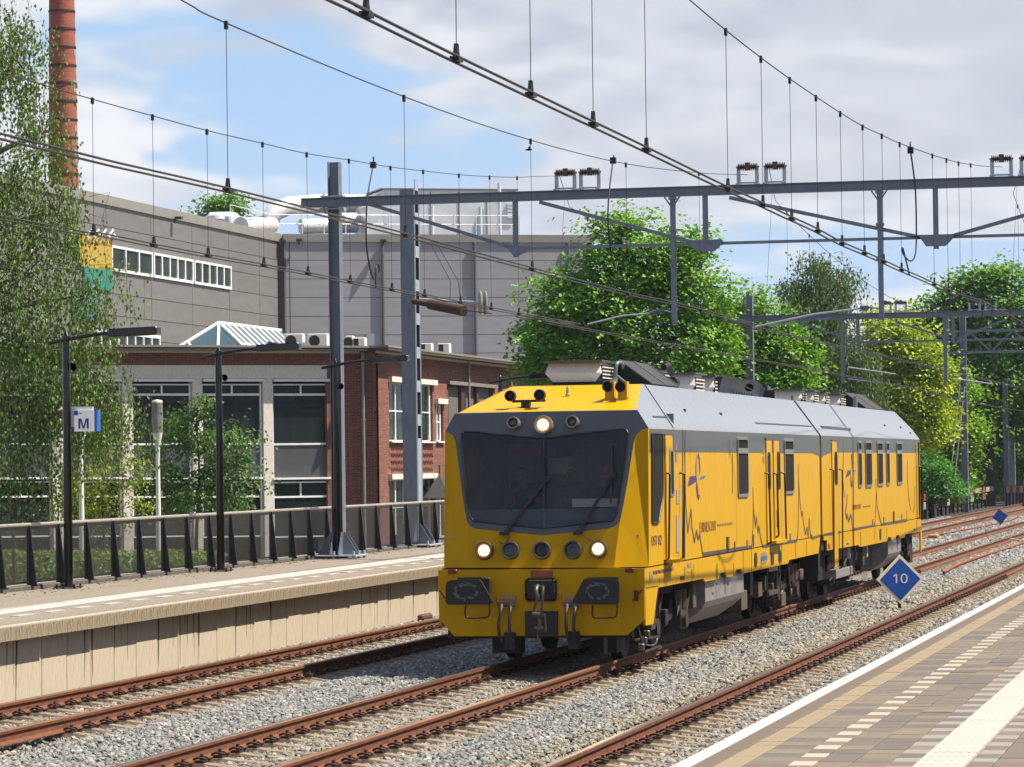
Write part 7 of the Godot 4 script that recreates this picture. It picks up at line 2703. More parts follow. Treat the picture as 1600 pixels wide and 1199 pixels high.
	b.mm(V(-8.72, 0.40, 46.92), V(-8.46, 1.0, 47.35))
	var gd := put(b, "wheel_guard", mK, c1)
	b = B.new()
	for k in 4:
		var y0 := 0.42 + 0.145 * k
		b.poly3([V(-8.715, y0 + 0.13, 46.918), V(-8.715, y0 + 0.20 if k < 3 else 0.995, 46.918), V(-8.465, y0 + 0.07, 46.918), V(-8.465, y0, 46.918)], Vector3(0, 0, 0.004))
	put(b, "hazard_stripe", flat("hazard_yellow", S(150, 120, 30), 0.6), gd)
	b = B.new()
	b.mm(V(-8.455, 0.95, 46.93), V(-8.44, 1.0, 47.33))
	b.mm(V(-8.455, 0.41, 46.93), V(-8.44, 0.47, 47.33))
	put(b, "guard_edge", mats["coupling_steel"], gd)
	# rail guards and lifting gear low at the front corner
	b = B.new()
	b.tube([V(-8.95, 0.5, 46.2), V(-8.95, 0.12, 46.2)], 0.03, 6)
	b.tube(smooth_pts([V(-8.55, 0.5, 46.5), V(-8.5, 0.25, 46.6), V(-8.45, 0.2, 47.3), V(-8.45, 0.45, 47.5)], 4), 0.014, 6)
	b.bar(V(-8.6, 0.3, 46.4), V(-8.4, 0.3, 47.3), 0.03, 0.03)
	b.bar(V(-8.5, 0.12, 46.7), V(-8.42, 0.16, 47.5), 0.025, 0.025)
	for k in 4: b.bbox(V(-8.5, 0.2 + 0.08 * k, 46.45 + 0.22 * k), Vector3(0.09, 0.1, 0.09), 0.015)
	put(b, "sanding_gear", mats["coupling_steel"], c1)
	b = B.new()
	b.mm(V(-10.6, 0.12, 46.5), V(-10.2, 0.4, 46.8))
	b.mm(V(-9.2, 0.12, 46.5), V(-8.85, 0.4, 46.8))
	put(b, "rail_guard", mK, c1)
	b = B.new()
	b.mm(V(-9.9, 0.7, 64.1), V(-9.5, 0.95, 64.6))
	b.mm(V(-8.75, 0.55, 64.25), V(-8.36, 1.32, 64.46))
	tag(put(b, "coupling_box", mK), "black box of cables between the two yellow railcars", "coupling")

# ---- people in the cab ------------------------------------------------------
func seg(p: Vector3, a: Vector3, b: Vector3, ra: float, rb: float) -> float:
	var ab := b - a
	var t := clampf((p - a).dot(ab) / ab.length_squared(), 0.0, 1.0)
	return p.distance_to(a + ab * t) - lerpf(ra, rb, t)
func smin(a: float, b: float, k: float) -> float:
	var h := clampf(0.5 + 0.5 * (b - a) / k, 0.0, 1.0)
	return lerpf(b, a, h) - k * h * (1.0 - h)
func ell(p: Vector3, c: Vector3, r: Vector3) -> float:
	var q := (p - c) / r
	var k := q.length()
	return (k - 1.0) * minf(r.x, minf(r.y, r.z))

func surface_net(f: Callable, lo: Vector3, hi: Vector3, cell: float, paint: Callable, b: B) -> void:
	var n := Vector3i(((hi - lo) / cell).ceil()) + Vector3i.ONE
	var val := PackedFloat32Array()
	val.resize(n.x * n.y * n.z)
	for z in n.z:
		for y in n.y:
			for x in n.x:
				val[x + n.x * (y + n.y * z)] = f.call(lo + Vector3(x, y, z) * cell)
	var vid := {}
	var vs := PackedVector3Array()
	var off := [Vector3i(0, 0, 0), Vector3i(1, 0, 0), Vector3i(0, 1, 0), Vector3i(1, 1, 0), Vector3i(0, 0, 1), Vector3i(1, 0, 1), Vector3i(0, 1, 1), Vector3i(1, 1, 1)]
	var ed := [[0, 1], [2, 3], [4, 5], [6, 7], [0, 2], [1, 3], [4, 6], [5, 7], [0, 4], [1, 5], [2, 6], [3, 7]]
	for z in n.z - 1:
		for y in n.y - 1:
			for x in n.x - 1:
				var c := PackedFloat32Array()
				var neg := 0
				for o in off:
					var v := val[(x + o.x) + n.x * ((y + o.y) + n.y * (z + o.z))]
					c.append(v)
					if v < 0: neg += 1
				if neg == 0 or neg == 8: continue
				var s := Vector3.ZERO
				var k := 0
				for e in ed:
					var a := c[e[0]]
					var d := c[e[1]]
					if (a < 0) != (d < 0):
						s += Vector3(off[e[0]]).lerp(Vector3(off[e[1]]), a / (a - d)); k += 1
				vid[Vector3i(x, y, z)] = vs.size()
				vs.append(lo + (Vector3(x, y, z) + s / k) * cell)
	var nrm := PackedVector3Array()
	var h := cell * 0.5
	for p in vs:
		nrm.append(Vector3(f.call(p + Vector3(h, 0, 0)) - f.call(p - Vector3(h, 0, 0)), f.call(p + Vector3(0, h, 0)) - f.call(p - Vector3(0, h, 0)), f.call(p + Vector3(0, 0, h)) - f.call(p - Vector3(0, 0, h))).normalized())
	for key in vid:
		for ax in 3:
			var st := Vector3i.ZERO
			st[ax] = 1
			var a0: float = val[key.x + n.x * (key.y + n.y * key.z)]
			var k2: Vector3i = key + st
			var a1: float = val[k2.x + n.x * (k2.y + n.y * k2.z)]
			if (a0 < 0) == (a1 < 0): continue
			var u := Vector3i.ZERO
			var w := Vector3i.ZERO
			u[(ax + 1) % 3] = 1; w[(ax + 2) % 3] = 1
			var q := [key, key - u, key - u - w, key - w]
			var ok := true
			for t in q: ok = ok and vid.has(t)
			if not ok: continue
			var i: Array = []
			for t in q: i.append(vid[t])
			if a0 < 0: i = [i[0], i[3], i[2], i[1]]
			for tr in [[0, 1, 2], [0, 2, 3]]:
				for m in tr:
					var p := vs[i[m]]
					b.v.append(p); b.n.append(nrm[i[m]]); b.c.append(paint.call(p))

func make_people() -> void:
	var who := [[816.0, 743.0, 47.25, 0.25, "person in a dark blue jacket with orange shoulders seated left of the windscreen bar", S(60, 66, 84), S(206, 74, 40), S(188, 116, 96), S(90, 70, 58)],
		[893.0, 746.0, 47.35, -0.2, "person with dark hair and a checked shirt seated right of the windscreen bar", S(120, 122, 124), S(96, 100, 108), S(150, 104, 84), S(36, 30, 28)],
		[947.0, 741.0, 47.2, -0.35, "person with sunglasses and dark clothes seated at the right end of the cab", S(44, 46, 54), S(48, 50, 58), S(196, 146, 122), S(140, 124, 110)]]
	for wi in who.size():
		var w: Array = who[wi]
		var head := sd(w[0], w[1], w[2])
		var base := Vector3(head.x, head.y - 0.80, head.z)
		var turn: float = w[3]
		var hc := Vector3(0, 0.80, 0.02)
		var rot := Basis(Vector3.UP, turn)
		var body := func(p: Vector3) -> float:
			var d := seg(p, Vector3(0, 0.05, -0.06), Vector3(0, 0.34, -0.04), 0.16, 0.15)
			d = smin(d, seg(p, Vector3(-0.13, 0.50, -0.03), Vector3(0.13, 0.50, -0.03), 0.095, 0.095), 0.09)
			d = smin(d, seg(p, Vector3(0, 0.5, -0.02), Vector3(0, 0.70, 0.0), 0.062, 0.055), 0.04)
			for s in [-1.0, 1.0]:
				d = smin(d, seg(p, Vector3(0.19 * s, 0.52, -0.02), Vector3(0.25 * s, 0.24, 0.05), 0.062, 0.05), 0.05)
				d = smin(d, seg(p, Vector3(0.25 * s, 0.24, 0.05), Vector3(0.16 * s, 0.20, 0.30), 0.048, 0.036), 0.02)
				d = smin(d, seg(p, Vector3(0.09 * s, 0.02, 0.0), Vector3(0.12 * s, 0.03, 0.42), 0.092, 0.07), 0.05)
				d = smin(d, seg(p, Vector3(0.12 * s, 0.03, 0.42), Vector3(0.12 * s, -0.36, 0.38), 0.062, 0.045), 0.03)
				d = smin(d, seg(p, Vector3(0.12 * s, -0.40, 0.36), Vector3(0.12 * s, -0.42, 0.50), 0.042, 0.036), 0.03)
			return d
		var hd := func(p0: Vector3) -> float:
			var p: Vector3 = rot.inverse() * (p0 - hc)
			var d := ell(p, Vector3(0, 0.025, -0.012), Vector3(0.077, 0.100, 0.095))
			d = smin(d, ell(p, Vector3(0, -0.055, 0.03), Vector3(0.055, 0.062, 0.058)), 0.03)
			d = smin(d, seg(p, Vector3(0, 0.008, 0.088), Vector3(0, -0.028, 0.108), 0.008, 0.013), 0.012)
			d = smin(d, seg(p, Vector3(-0.022, -0.068, 0.080), Vector3(0.022, -0.068, 0.080), 0.008, 0.008), 0.01)
			for s in [-1.0, 1.0]:
				d = smin(d, ell(p, Vector3(0.077 * s, -0.005, -0.01), Vector3(0.010, 0.030, 0.018)), 0.01)
				d = maxf(d, -ell(p, Vector3(0.031 * s, 0.008, 0.092), Vector3(0.017, 0.011, 0.014)))
			d = smin(d, seg(p0, Vector3(0, 0.62, 0.0), Vector3(0, 0.72, 0.0), 0.058, 0.053), 0.03)
			return d
		var jk: Color = (w[5] as Color).srgb_to_linear()
		var sh: Color = (w[6] as Color).srgb_to_linear()
		var sk: Color = (w[7] as Color).srgb_to_linear()
		var hr: Color = (w[8] as Color).srgb_to_linear()
		var paint_body := func(p: Vector3) -> Color:
			if p.y > 0.61: return sk
			if p.y > 0.42 and absf(p.x) > 0.09: return sh
			if p.y < 0.12: return Color(0.02, 0.022, 0.03)
			return jk
		var specs := wi == 2
		var paint_head := func(p0: Vector3) -> Color:
			var p: Vector3 = rot.inverse() * (p0 - hc)
			if p.y < -0.10: return sk
			if specs and p.z > 0.055 and absf(p.y - 0.010) < 0.02 and absf(p.x) < 0.06: return Color(0.01, 0.01, 0.012)
			if p.y > 0.062 + 0.4 * p.z or (p.z < -0.02 and p.y > -0.06 and absf(p.x) < 0.082): return hr
			if p.z > 0.066 and absf(p.y - 0.009) < 0.009 and absf(absf(p.x) - 0.031) < 0.015: return Color(0.05, 0.04, 0.04)
			if p.z > 0.07 and absf(p.y + 0.068) < 0.007 and absf(p.x) < 0.028: return sk * 0.6
			return sk
		var b := B.new()
		b.tinted = true
		surface_net(body, Vector3(-0.36, -0.50, -0.27), Vector3(0.36, 0.66, 0.58), 0.026, paint_body, b)
		surface_net(hd, Vector3(-0.11, 0.64, -0.13), Vector3(0.11, 0.96, 0.16), 0.0085, paint_head, b)
		# hands with separate fingers, resting on the desk edge
		for s in [-1.0, 1.0]:
			for c_ in b.c.size() * 0: pass
			b.col = sk
			var wrist := Vector3(0.16 * s, 0.20, 0.30)
			b.tube([wrist, wrist + Vector3(-0.01 * s, -0.005, 0.05), wrist + Vector3(-0.012 * s, -0.01, 0.09)], 0.032, 8, 0.036)
			for k in 4:
				var f0 := wrist + Vector3((-0.036 + 0.019 * k - 0.006) * 1.0, -0.008, 0.085)
				var l: float = [0.058, 0.072, 0.068, 0.052][k]
				b.tube([f0, f0 + Vector3(0, 0.006, l * 0.5), f0 + Vector3(0, -0.012, l)], 0.0095, 6, 0.0075)
			b.tube([wrist + Vector3(-0.03 * s, 0, 0.035), wrist + Vector3(-0.055 * s, 0.0, 0.065), wrist + Vector3(-0.052 * s, -0.006, 0.095)], 0.011, 6, 0.009)
		var m := flat("person_skin_and_cloth", Color(1, 1, 1), 0.8)
		m.vertex_color_use_as_albedo = true
		var o := MeshInstance3D.new()
		o.name = numbered(self, "person")
		o.mesh = b.mesh()
		o.material_override = m
		o.position = base
		add_child(o)
		tag(o, w[4], "person", "people in the cab")
		# the seat each one sits on
		var st := thing("driver_seat", base + Vector3(0, -0.46, -0.1), ["dark high backed seat behind the person in orange", "dark seat behind the person with dark hair", "dark seat behind the person with sunglasses"][wi], "seat", "seats in the cab")
		var cl := flat("seat_cloth", S(44, 48, 58), 0.9)
		b = B.new()
		b.bbox(base + Vector3(0, -0.12, 0.05), Vector3(0.48, 0.1, 0.5), 0.03)
		put(b, "seat_cushion", cl, st)
		b = B.new()
		b.bbox(base + Vector3(0.0, 0.34, -0.30), Vector3(0.46, 0.78, 0.1), 0.04)
		put(b, "seat_back", cl, st)
		b = B.new()
		b.tube([base + Vector3(0, -0.46, 0), base + Vector3(0, -0.16, 0)], 0.06, 10)
		put(b, "pedestal", mats["rail_dark"], st)

# ---- lamps, signs, the far end of the line ----------------------------------
func make_lamps() -> void:
	var black := noisy("lamp_black", [[0.0, S(28, 31, 37)], [1.0, S(40, 44, 50)]], Vector3(1, 1, 1), 0.35)
	var first: Node3D = null
	var labels := ["black platform lamp post with the white M sign, nearest of the row", "black platform lamp post with no sign, between the M post and the gantry post", "black platform lamp post standing right in front of the tall gantry post", "black lamp post whose top shows left of the cab roof"]
	var ds := [53.5, 61.85, 70.1, 86.0]
	for i in 4:
		var at := V(-19.3, PY, ds[i])
		if i == 0:
			first = thing("platform_lamp", at, labels[0], "lamp post", "lamp posts on the left platform")
			var b := B.new()
			b.lathe([Vector2(0.075, 0.02), Vector2(0.072, 1.0), Vector2(0.06, 4.05), Vector2(0.066, 4.08), Vector2(0.066, 4.14), Vector2(0.03, 4.2), Vector2(0.001, 4.24)], 16, Transform3D(Basis(), at))
			put(b, "post", black, first)
			b = B.new()
			b.bbox(at + Vector3(0, 0.03, 0), Vector3(0.38, 0.022, 0.38), 0.005)
			for sx_ in [-1, 1]:
				for sz in [-1, 1]:
					b.tube([at + Vector3(0.15 * sx_, 0.0, 0.15 * sz), at + Vector3(0.15 * sx_, 0.075, 0.15 * sz)], 0.018, 6)
			put(b, "foot_plate", mats["rail_dark"], first)
			b = B.new()
			b.tube(smooth_pts([at + Vector3(-0.30, 4.02, 0), at + Vector3(0, 4.08, 0), at + Vector3(0.5, 4.15, 0), at + Vector3(0.78, 4.17, 0)], 4), 0.032, 8)
			put(b, "arm", black, first)
			b = B.new()
			b.bbox(at + Vector3(1.18, 4.185, 0), Vector3(0.84, 0.13, 0.24), 0.02, Basis(Vector3(0, 0, 1), 0.03))
			var hd := put(b, "lamp_head", black, first)
			b = B.new()
			b.box(at + Vector3(1.18, 4.118, 0), Vector3(0.7, 0.008, 0.16), Basis(Vector3(0, 0, 1), 0.03))
			put(b, "lamp_glass", flat("lamp_glass_grey", S(90, 92, 94), 0.3), hd)
			b = B.new()
			b.ball(at + Vector3(0.13, 3.63, 0.02), Vector3(0.055, 0.065, 0.055), 10, 6)
			b.bar(at + Vector3(0.02, 3.68, 0), at + Vector3(0.13, 3.68, 0.02), 0.03, 0.03)
			put(b, "loudspeaker", black, first)
		else:
			copy(first, "platform_lamp", at, labels[i])
	# the M sign
	var sg := thing("platform_sign", sd(131, 674, 53.42), "white sign with a blue M hung on the nearest lamp post", "sign")
	var d := 53.42
	var b := B.new()
	var grey := flat("sign_grey", A(190, 194, 198), 0.5)
	var a := sd(110, 636, d + 0.12)
	var e := sd(145, 667, d + 0.12)
	b.mm(Vector3(a.x, e.y, a.z - 0.03), Vector3(e.x, a.y, a.z))
	put(b, "back_plate", grey, sg)
	a = sd(115.5, 642, d)
	e = sd(147.5, 674, d)
	b = B.new()
	b.mm(Vector3(a.x, e.y, a.z - 0.20), Vector3(e.x - 0.002, a.y, a.z))
	put(b, "sign_box", flat("sign_white", A(244, 244, 238), 0.5), sg)
	var blue := flat("sign_blue", A(24, 62, 160), 0.45)
	b = B.new()
	b.mm(Vector3(e.x, e.y - 0.001, a.z - 0.203), Vector3(e.x + 0.03, a.y + 0.004, a.z + 0.003))
	put(b, "blue_edge", flat("sign_blue_bright", A(24, 92, 186), 0.4), sg)
	b = B.new()
	b.mm(Vector3(a.x - 0.005, a.y - 0.075, a.z + 0.001), Vector3(a.x + 0.065, a.y - 0.004, a.z + 0.006))
	put(b, "blue_square", blue, sg)
	var inkb := flat("ink_blue", A(26, 48, 130), 0.5)
	text("M", 0.165, Vector3(a.x + 0.072, e.y + 0.045, a.z + 0.002), Vector3(1, 0, 0), Vector3(0, 1, 0), inkb, sg, "lettering", 1.05)
	b = B.new()
	for k in 3: b.mm(Vector3(a.x + 0.078 + 0.02 * k, a.y - 0.052, a.z + 0.001), Vector3(a.x + 0.093 + 0.02 * k, a.y - 0.040, a.z + 0.004))
	put(b, "small_print", inkb, sg)
	# cream street lamps behind the fence
	var cream := noisy("street_lamp_cream", [[0.0, A(206, 204, 190)], [1.0, A(226, 224, 212)]], Vector3(1, 1, 1), 0.5)
	for q in [[246.0, 76.0, "cream street lamp with a clear lantern left of the young tree"], [126.0, 70.0, "cream street lamp mostly hidden behind the birch"]]:
		var p := sd(q[0], 690, q[1])
		var o := thing("street_lamp", Vector3(p.x, -0.75, p.z), q[2], "street lamp", "cream street lamps")
		b = B.new()
		var yb := p.y
		b.lathe([Vector2(0.075, -0.75), Vector2(0.07, 0.4), Vector2(0.045, yb - 0.25), Vector2(0.055, yb - 0.12), Vector2(0.10, yb + 0.10), Vector2(0.12, yb + 0.2)], 14, Transform3D(Basis(), Vector3(p.x, 0, p.z)))
		put(b, "post", cream, o)
		b = B.new()
		b.lathe([Vector2(0.12, yb + 0.2), Vector2(0.135, yb + 0.5), Vector2(0.125, yb + 0.86), Vector2(0.11, yb + 0.9)], 16, Transform3D(Basis(), Vector3(p.x, 0, p.z)))
		put(b, "lantern_glass", glass("lantern_clear", S(196, 200, 188), 0.6, 0.1), o)
		b = B.new()
		b.lathe([Vector2(0.05, yb + 0.2), Vector2(0.05, yb + 0.55), Vector2(0.001, yb + 0.57)], 10, Transform3D(Basis(), Vector3(p.x, 0, p.z)))
		put(b, "lamp_bulb", flat("bulb_white", S(226, 226, 220), 0.4), o)
		b = B.new()
		b.lathe([Vector2(0.125, yb + 0.9), Vector2(0.115, yb + 0.95), Vector2(0.001, yb + 0.97)], 16, Transform3D(Basis(), Vector3(p.x, 0, p.z)))
		put(b, "lantern_cap", cream, o)
	# dark notice board at the left edge
	var nb := thing("notice_board", sd(10, 870, 66), "dark notice board with a green band behind the fence at the left", "notice board")
	a = sd(-8, 795, 66); e = sd(27, 812, 66)
	b = B.new()
	b.mm(Vector3(a.x, e.y, a.z - 0.04), Vector3(e.x, a.y, a.z))
	put(b, "board", flat("board_dark", S(40, 46, 50), 0.5), nb)
	b = B.new()
	for k in 3: b.mm(Vector3(a.x + 0.12, a.y - 0.06 - 0.05 * k, a.z + 0.001), Vector3(e.x - 0.08, a.y - 0.05 - 0.05 * k, a.z + 0.004))
	put(b, "print_lines", flat("board_print", S(170, 176, 180), 0.6), nb)
	b = B.new()
	b.mm(Vector3(a.x, e.y - 0.08, a.z - 0.03), Vector3(e.x, e.y - 0.001, a.z + 0.004))
	put(b, "green_band", flat("board_green", S(30, 130, 100), 0.5), nb)
	b = B.new()
	b.mm(Vector3(e.x - 0.30, e.y - 0.27, a.z - 0.03), Vector3(e.x - 0.06, e.y - 0.09, a.z + 0.004))
	put(b, "blue_plate", flat("board_blue", S(40, 110, 180), 0.5), nb)
	b = B.new()
	for sx_ in [a.x + 0.1, e.x - 0.1]: b.tube([Vector3(sx_, -0.75, a.z - 0.02), Vector3(sx_, e.y, a.z - 0.02)], 0.03, 6)
	put(b, "leg", mats["rail_dark"], nb)
	# little bird in the sky
	var p := sd(826, 234, 90)
	b = B.new()
	b.ball(p, Vector3(0.10, 0.028, 0.03), 8, 5)
	b.tri(p + Vector3(-0.02, 0.01, 0), p + Vector3(0.03, 0.13, -0.06), p + Vector3(0.05, 0.01, 0))
	b.tri(p + Vector3(-0.02, 0.01, 0), p + Vector3(0.03, 0.10, 0.10), p + Vector3(0.05, 0.01, 0))
	b.tri(p + Vector3(-0.09, 0, -0.02), p + Vector3(-0.15, 0.01, 0), p + Vector3(-0.09, 0, 0.02))
	tag(put(b, "bird", flat("bird_dark", S(50, 50, 54), 0.8)), "small dark bird flying above the gantry beam", "bird")

func make_far_things() -> void:
	# blue diamond speed sign
	var white := flat("diamond_white", A(216, 210, 196), 0.45)
	var blue := flat("diamond_blue", A(14, 72, 158), 0.4)
	var black := flat("diamond_black", S(22, 22, 28), 0.5)
	var d := 66.5
	var c := sd(1407, 905.5, d)
	var o := thing("speed_sign", c + Vector3(0, -0.55, 0), "blue diamond sign with a white 10 standing in the ballast", "sign")
	var diam := func(s: float) -> PackedVector2Array: return PackedVector2Array([Vector2(0, s), Vector2(s, 0), Vector2(0, -s), Vector2(-s, 0)])
	# turned to face trains and the near platform
	var x := Vector3(1, 0, 0).rotated(Vector3.UP, 0.42)
	var z := x.cross(Vector3.UP)
	var s := 38.5 / FOC * d
	var b := B.new()
	b.prism(diam.call(s), c, x, Vector3.UP, -z * 0.03)
	put(b, "border", white, o)
	b = B.new()
	b.prism(diam.call(s * 0.85), c + z * 0.001, x, Vector3.UP, z * 0.003)
	put(b, "black_rim", black, o)
	b = B.new()
	b.prism(diam.call(s * 0.81), c + z * 0.005, x, Vector3.UP, z * 0.003)
	put(b, "blue_face", blue, o)
	var num := text("10", 0.175, c + z * 0.009 - x * 0.148 - Vector3(0, 0.075, 0), x, Vector3.UP, flat("sign_number", A(214, 206, 190), 0.5), o, "number", 1.25, false)
	b = B.new()
	b.box(c + Vector3(0, -0.35, 0) - z * 0.07, Vector3(0.06, 0.75, 0.04))
	put(b, "stake", mats["rail_dark"], o)
	d = 146.0
	c = sd(1563, 807.5, d)
	o = thing("speed_sign", c + Vector3(0, -0.4, 0), "plain blue diamond board tilted beside the far left track", "sign")
	b = B.new()
	x = Vector3(1, 0, 0).rotated(Vector3(0, 0, 1), 0.12)
	var y := Vector3(0, 1, 0).rotated(Vector3(0, 0, 1), 0.12)
	b.prism(diam.call(0.33), c, x, y, Vector3(0, 0, -0.03))
	put(b, "blue_face", blue, o)
	b = B.new()
	b.bar(c + y * 0.33 + Vector3(0, 0, -0.015), c + x * 0.345 + Vector3(0, 0, -0.015), 0.03, 0.04)
	put(b, "white_edge", white, o)
	b = B.new()
	b.box(c + Vector3(0, -0.3, -0.05), Vector3(0.06, 0.6, 0.04))
	put(b, "stake", mats["rail_dark"], o)
	# loose rails lying between the tracks
	var fresh := noisy("rail_fresh_rust", [[0.0, S(168, 84, 46)], [0.5, S(198, 104, 60)], [1.0, S(176, 92, 56)]], Vector3(1, 1, 0.3), 0.85, 0.0, 0.02)
	for q in [[[[1475, 893], [1500, 880], [1540, 866], [1600, 847], [1690, 815]], -0.06, "orange rusty loose rail curving beside the nearest track"], [[[1440, 840.5], [1480, 832], [1540, 821], [1576, 813], [1592, 806]], -0.06, "orange rusty loose rail between the two far tracks"]]:
		var pts: Array = []
		for m in q[0]: pts.append(sy(m[0], m[1], q[1]))
		pts = smooth_pts(pts, 6)
		b = B.new()
		var pr := rail_profile()
		for i in pts.size() - 1:
			for k in pr.size():
				var a0 := pr[k]
				var a1 := pr[(k + 1) % pr.size()]
				b.quad(pts[i] + Vector3(a0.x, a0.y, 0), pts[i] + Vector3(a1.x, a1.y, 0), pts[i + 1] + Vector3(a1.x, a1.y, 0), pts[i + 1] + Vector3(a0.x, a0.y, 0))
		b.poly3([pts[0] + Vector3(-0.036, 0, 0), pts[0] + Vector3(0.036, 0, 0), pts[0] + Vector3(0.03, -0.05, 0), pts[0] + Vector3(-0.03, -0.05, 0)], Vector3(0, 0, -0.01))
		tag(put(b, "loose_rail", fresh), q[2], "rail", "loose rails")
	b = B.new()
	var p := sy(1459, 838, -0.06)
	b.bbox(p, Vector3(0.35, 0.12, 0.7), 0.03)
	b.tube([p + Vector3(-0.1, 0, 0), p + Vector3(-0.1, -0.2, 0)], 0.08, 6)
	tag(put(b, "track_clamp", flat("clamp_yellow", S(236, 180, 40), 0.5)), "yellow clamp on the loose rail behind the rear railcar", "clamp")
	b = B.new()
	p = sy(1575, 844, -0.12)
	b.bbox(p, Vector3(0.5, 0.12, 0.35), 0.02, Basis(Vector3.UP, 0.7))
	tag(put(b, "timber_block", flat("timber_tan", S(206, 168, 136), 0.85)), "pale timber block against the rail near the right edge", "block")
	b = B.new()
	p = sy(453, 1111, -0.17)
	b.bbox(p, Vector3(0.42, 0.035, 0.10), 0.005, Basis(Vector3.UP, 0.12) * Basis(Vector3(0, 0, 1), -0.03))
	tag(put(b, "white_plank", flat("plank_white", S(214, 204, 194), 0.8)), "short white plank lying in the ballast left of the train's track", "plank")
	b = B.new()
	p = sx(660, 964, lpx(62) - 0.02)
	b.bbox(p + Vector3(0.05, 0, 0), Vector3(0.12, 0.11, 0.75), 0.03)
	tag(put(b, "rusty_scrap", noisy("scrap_rust", [[0.0, S(110, 52, 40)], [1.0, S(168, 110, 92)]], Vector3(9, 9, 9))), "piece of rusty scrap at the foot of the platform wall near the train", "scrap")
	# stake fence with red and white boards
	var rust := noisy("stake_rust", [[0.0, S(62, 40, 34)], [1.0, S(98, 62, 50)]], Vector3(2, 2, 2), 0.85)
	var red := flat("board_red", S(196, 72, 52), 0.6)
	var wht := flat("board_white", S(216, 204, 190), 0.6)
	o = thing("stake_fence", V(-15.8, -0.3, 170), "rusty stakes carrying red and white boards beside the far track", "fence")
	var st: Array = []
	for k in 19:
		var u := 1441.0 + 112.0 * k / 18.0
		p = sy(u, lerpf(812.5, 791.0, k / 18.0), -0.25)
		st.append(p)
		b = B.new()
		var h := 1.35 + rng.randf_range(-0.12, 0.12)
		b.bar(p, p + Vector3(rng.randf_range(-0.06, 0.06), h, rng.randf_range(-0.05, 0.05)), 0.10, 0.10)
		put(b, "stake", rust, o)
	for row in 2:
		for k in 18:
			if row == 1 and k % 3 != 0: continue
			b = B.new()
			var a0: Vector3 = st[k] + Vector3(0, 1.08 - 0.42 * row, 0.08)
			var a1: Vector3 = st[k + 1] + Vector3(0, 1.08 - 0.42 * row, 0.08)
			b.bar(a0, a1, 0.03, 0.28 if k % 3 else 0.34)
			put(b, "fence_board", red if k % 3 == (0 if row == 0 else 1) or (row == 1 and k % 2) else wht, o)
	o = thing("stake_fence", V(-17, -0.3, 205), "short run of red and white boards by the brick hut", "fence")
	for k in 7:
		p = sd(1573 + 5.2 * k, 780, 205)
		b = B.new()
		b.bar(Vector3(p.x, -0.4, p.z), Vector3(p.x, 1.1, p.z), 0.11, 0.11)
		put(b, "stake", rust, o)
		b = B.new()
		b.box(Vector3(p.x + 0.1, 0.85, p.z + 0.08), Vector3(0.19, 0.4, 0.04))
		put(b, "fence_board", red if k % 2 else wht, o)
	# brick hut
	o = thing("brick_hut", sd(1595, 772, 235), "small flat roofed brick hut at the right edge below the trees", "hut")
	var hm := brick_material("hut_brick", 17, [S(140, 112, 104), S(126, 100, 94), S(150, 120, 112)], S(150, 140, 132), 0.22, 0.07)
	var hx := sd(1563, 740, 235).x
	var ht: float = sd(1590, 722, 235).y
	b = B.new()
	b.mm(V(hx, -0.75, 235), V(hx + 6, ht - 0.3, 239))
	put(b, "wall", hm, o)
	b = B.new()
	b.mm(V(hx - 0.2, ht - 0.3, 234.7), V(hx + 6.2, ht + 0.1, 239.2))
	put(b, "roof", flat("hut_roof", S(124, 122, 120), 0.8), o)
	b = B.new()
	b.mm(V(hx + 1.4, 0.2, 234.96), V(hx + 2.1, ht - 0.8, 235.0))
	put(b, "door", flat("hut_door", S(70, 74, 78), 0.6), o)
	# lone posts near the hut
	for q in [[1574.0, 595.0, 780.0, 212.0, 0.30, "dark steel mast just left of the pale mast near the hut", 0], [1583.0, 573.0, 762.0, 222.0, 0.34, "pale galvanised steel mast near the hut", 1], [1596.0, 624.0, 760.0, 228.0, 0.36, "mast at the right edge in front of the hut", 0]]:
		var pb := sd(q[0], q[2], q[3])
		var tp := sd(q[0], q[1], q[3])
		b = B.new()
		b.ibeam(Vector3(pb.x, -0.5, pb.z), Vector3(pb.x, tp.y, pb.z), q[4], q[4], 0.03, Vector3(1, 0, 0))
		tag(put(b, "steel_mast", gpale if q[6] else gsteel), q[5], "mast", "lone masts by the hut")
	# two white guy rods down from the farthest gantry post
	o = thing("guy_wires", sd(1486, 790, 186), "two white guy rods slanting down beside the farthest gantry post", "guy wires")
	for q in [[1500, 604, 1482.5, 776], [1507.5, 604, 1489.5, 772]]:
		b = B.new()
		b.tube([sd(q[0], q[1], 187), sd(q[2], q[3], 186)], 0.03, 6)
		put(b, "rod", flat("rod_white", S(216, 214, 206), 0.5), o)
	# two small white marks hung on the wires between the gantries
	b = B.new()
	for k in 2: b.box(sd(1239.5 + 3.2 * k, 559, 128), Vector3(0.06, 0.16, 0.03))
	tag(put(b, "wire_marker", flat("marker_pale", S(220, 196, 170), 0.6)), "pair of small pale markers hanging before the trees above the roof", "marker")

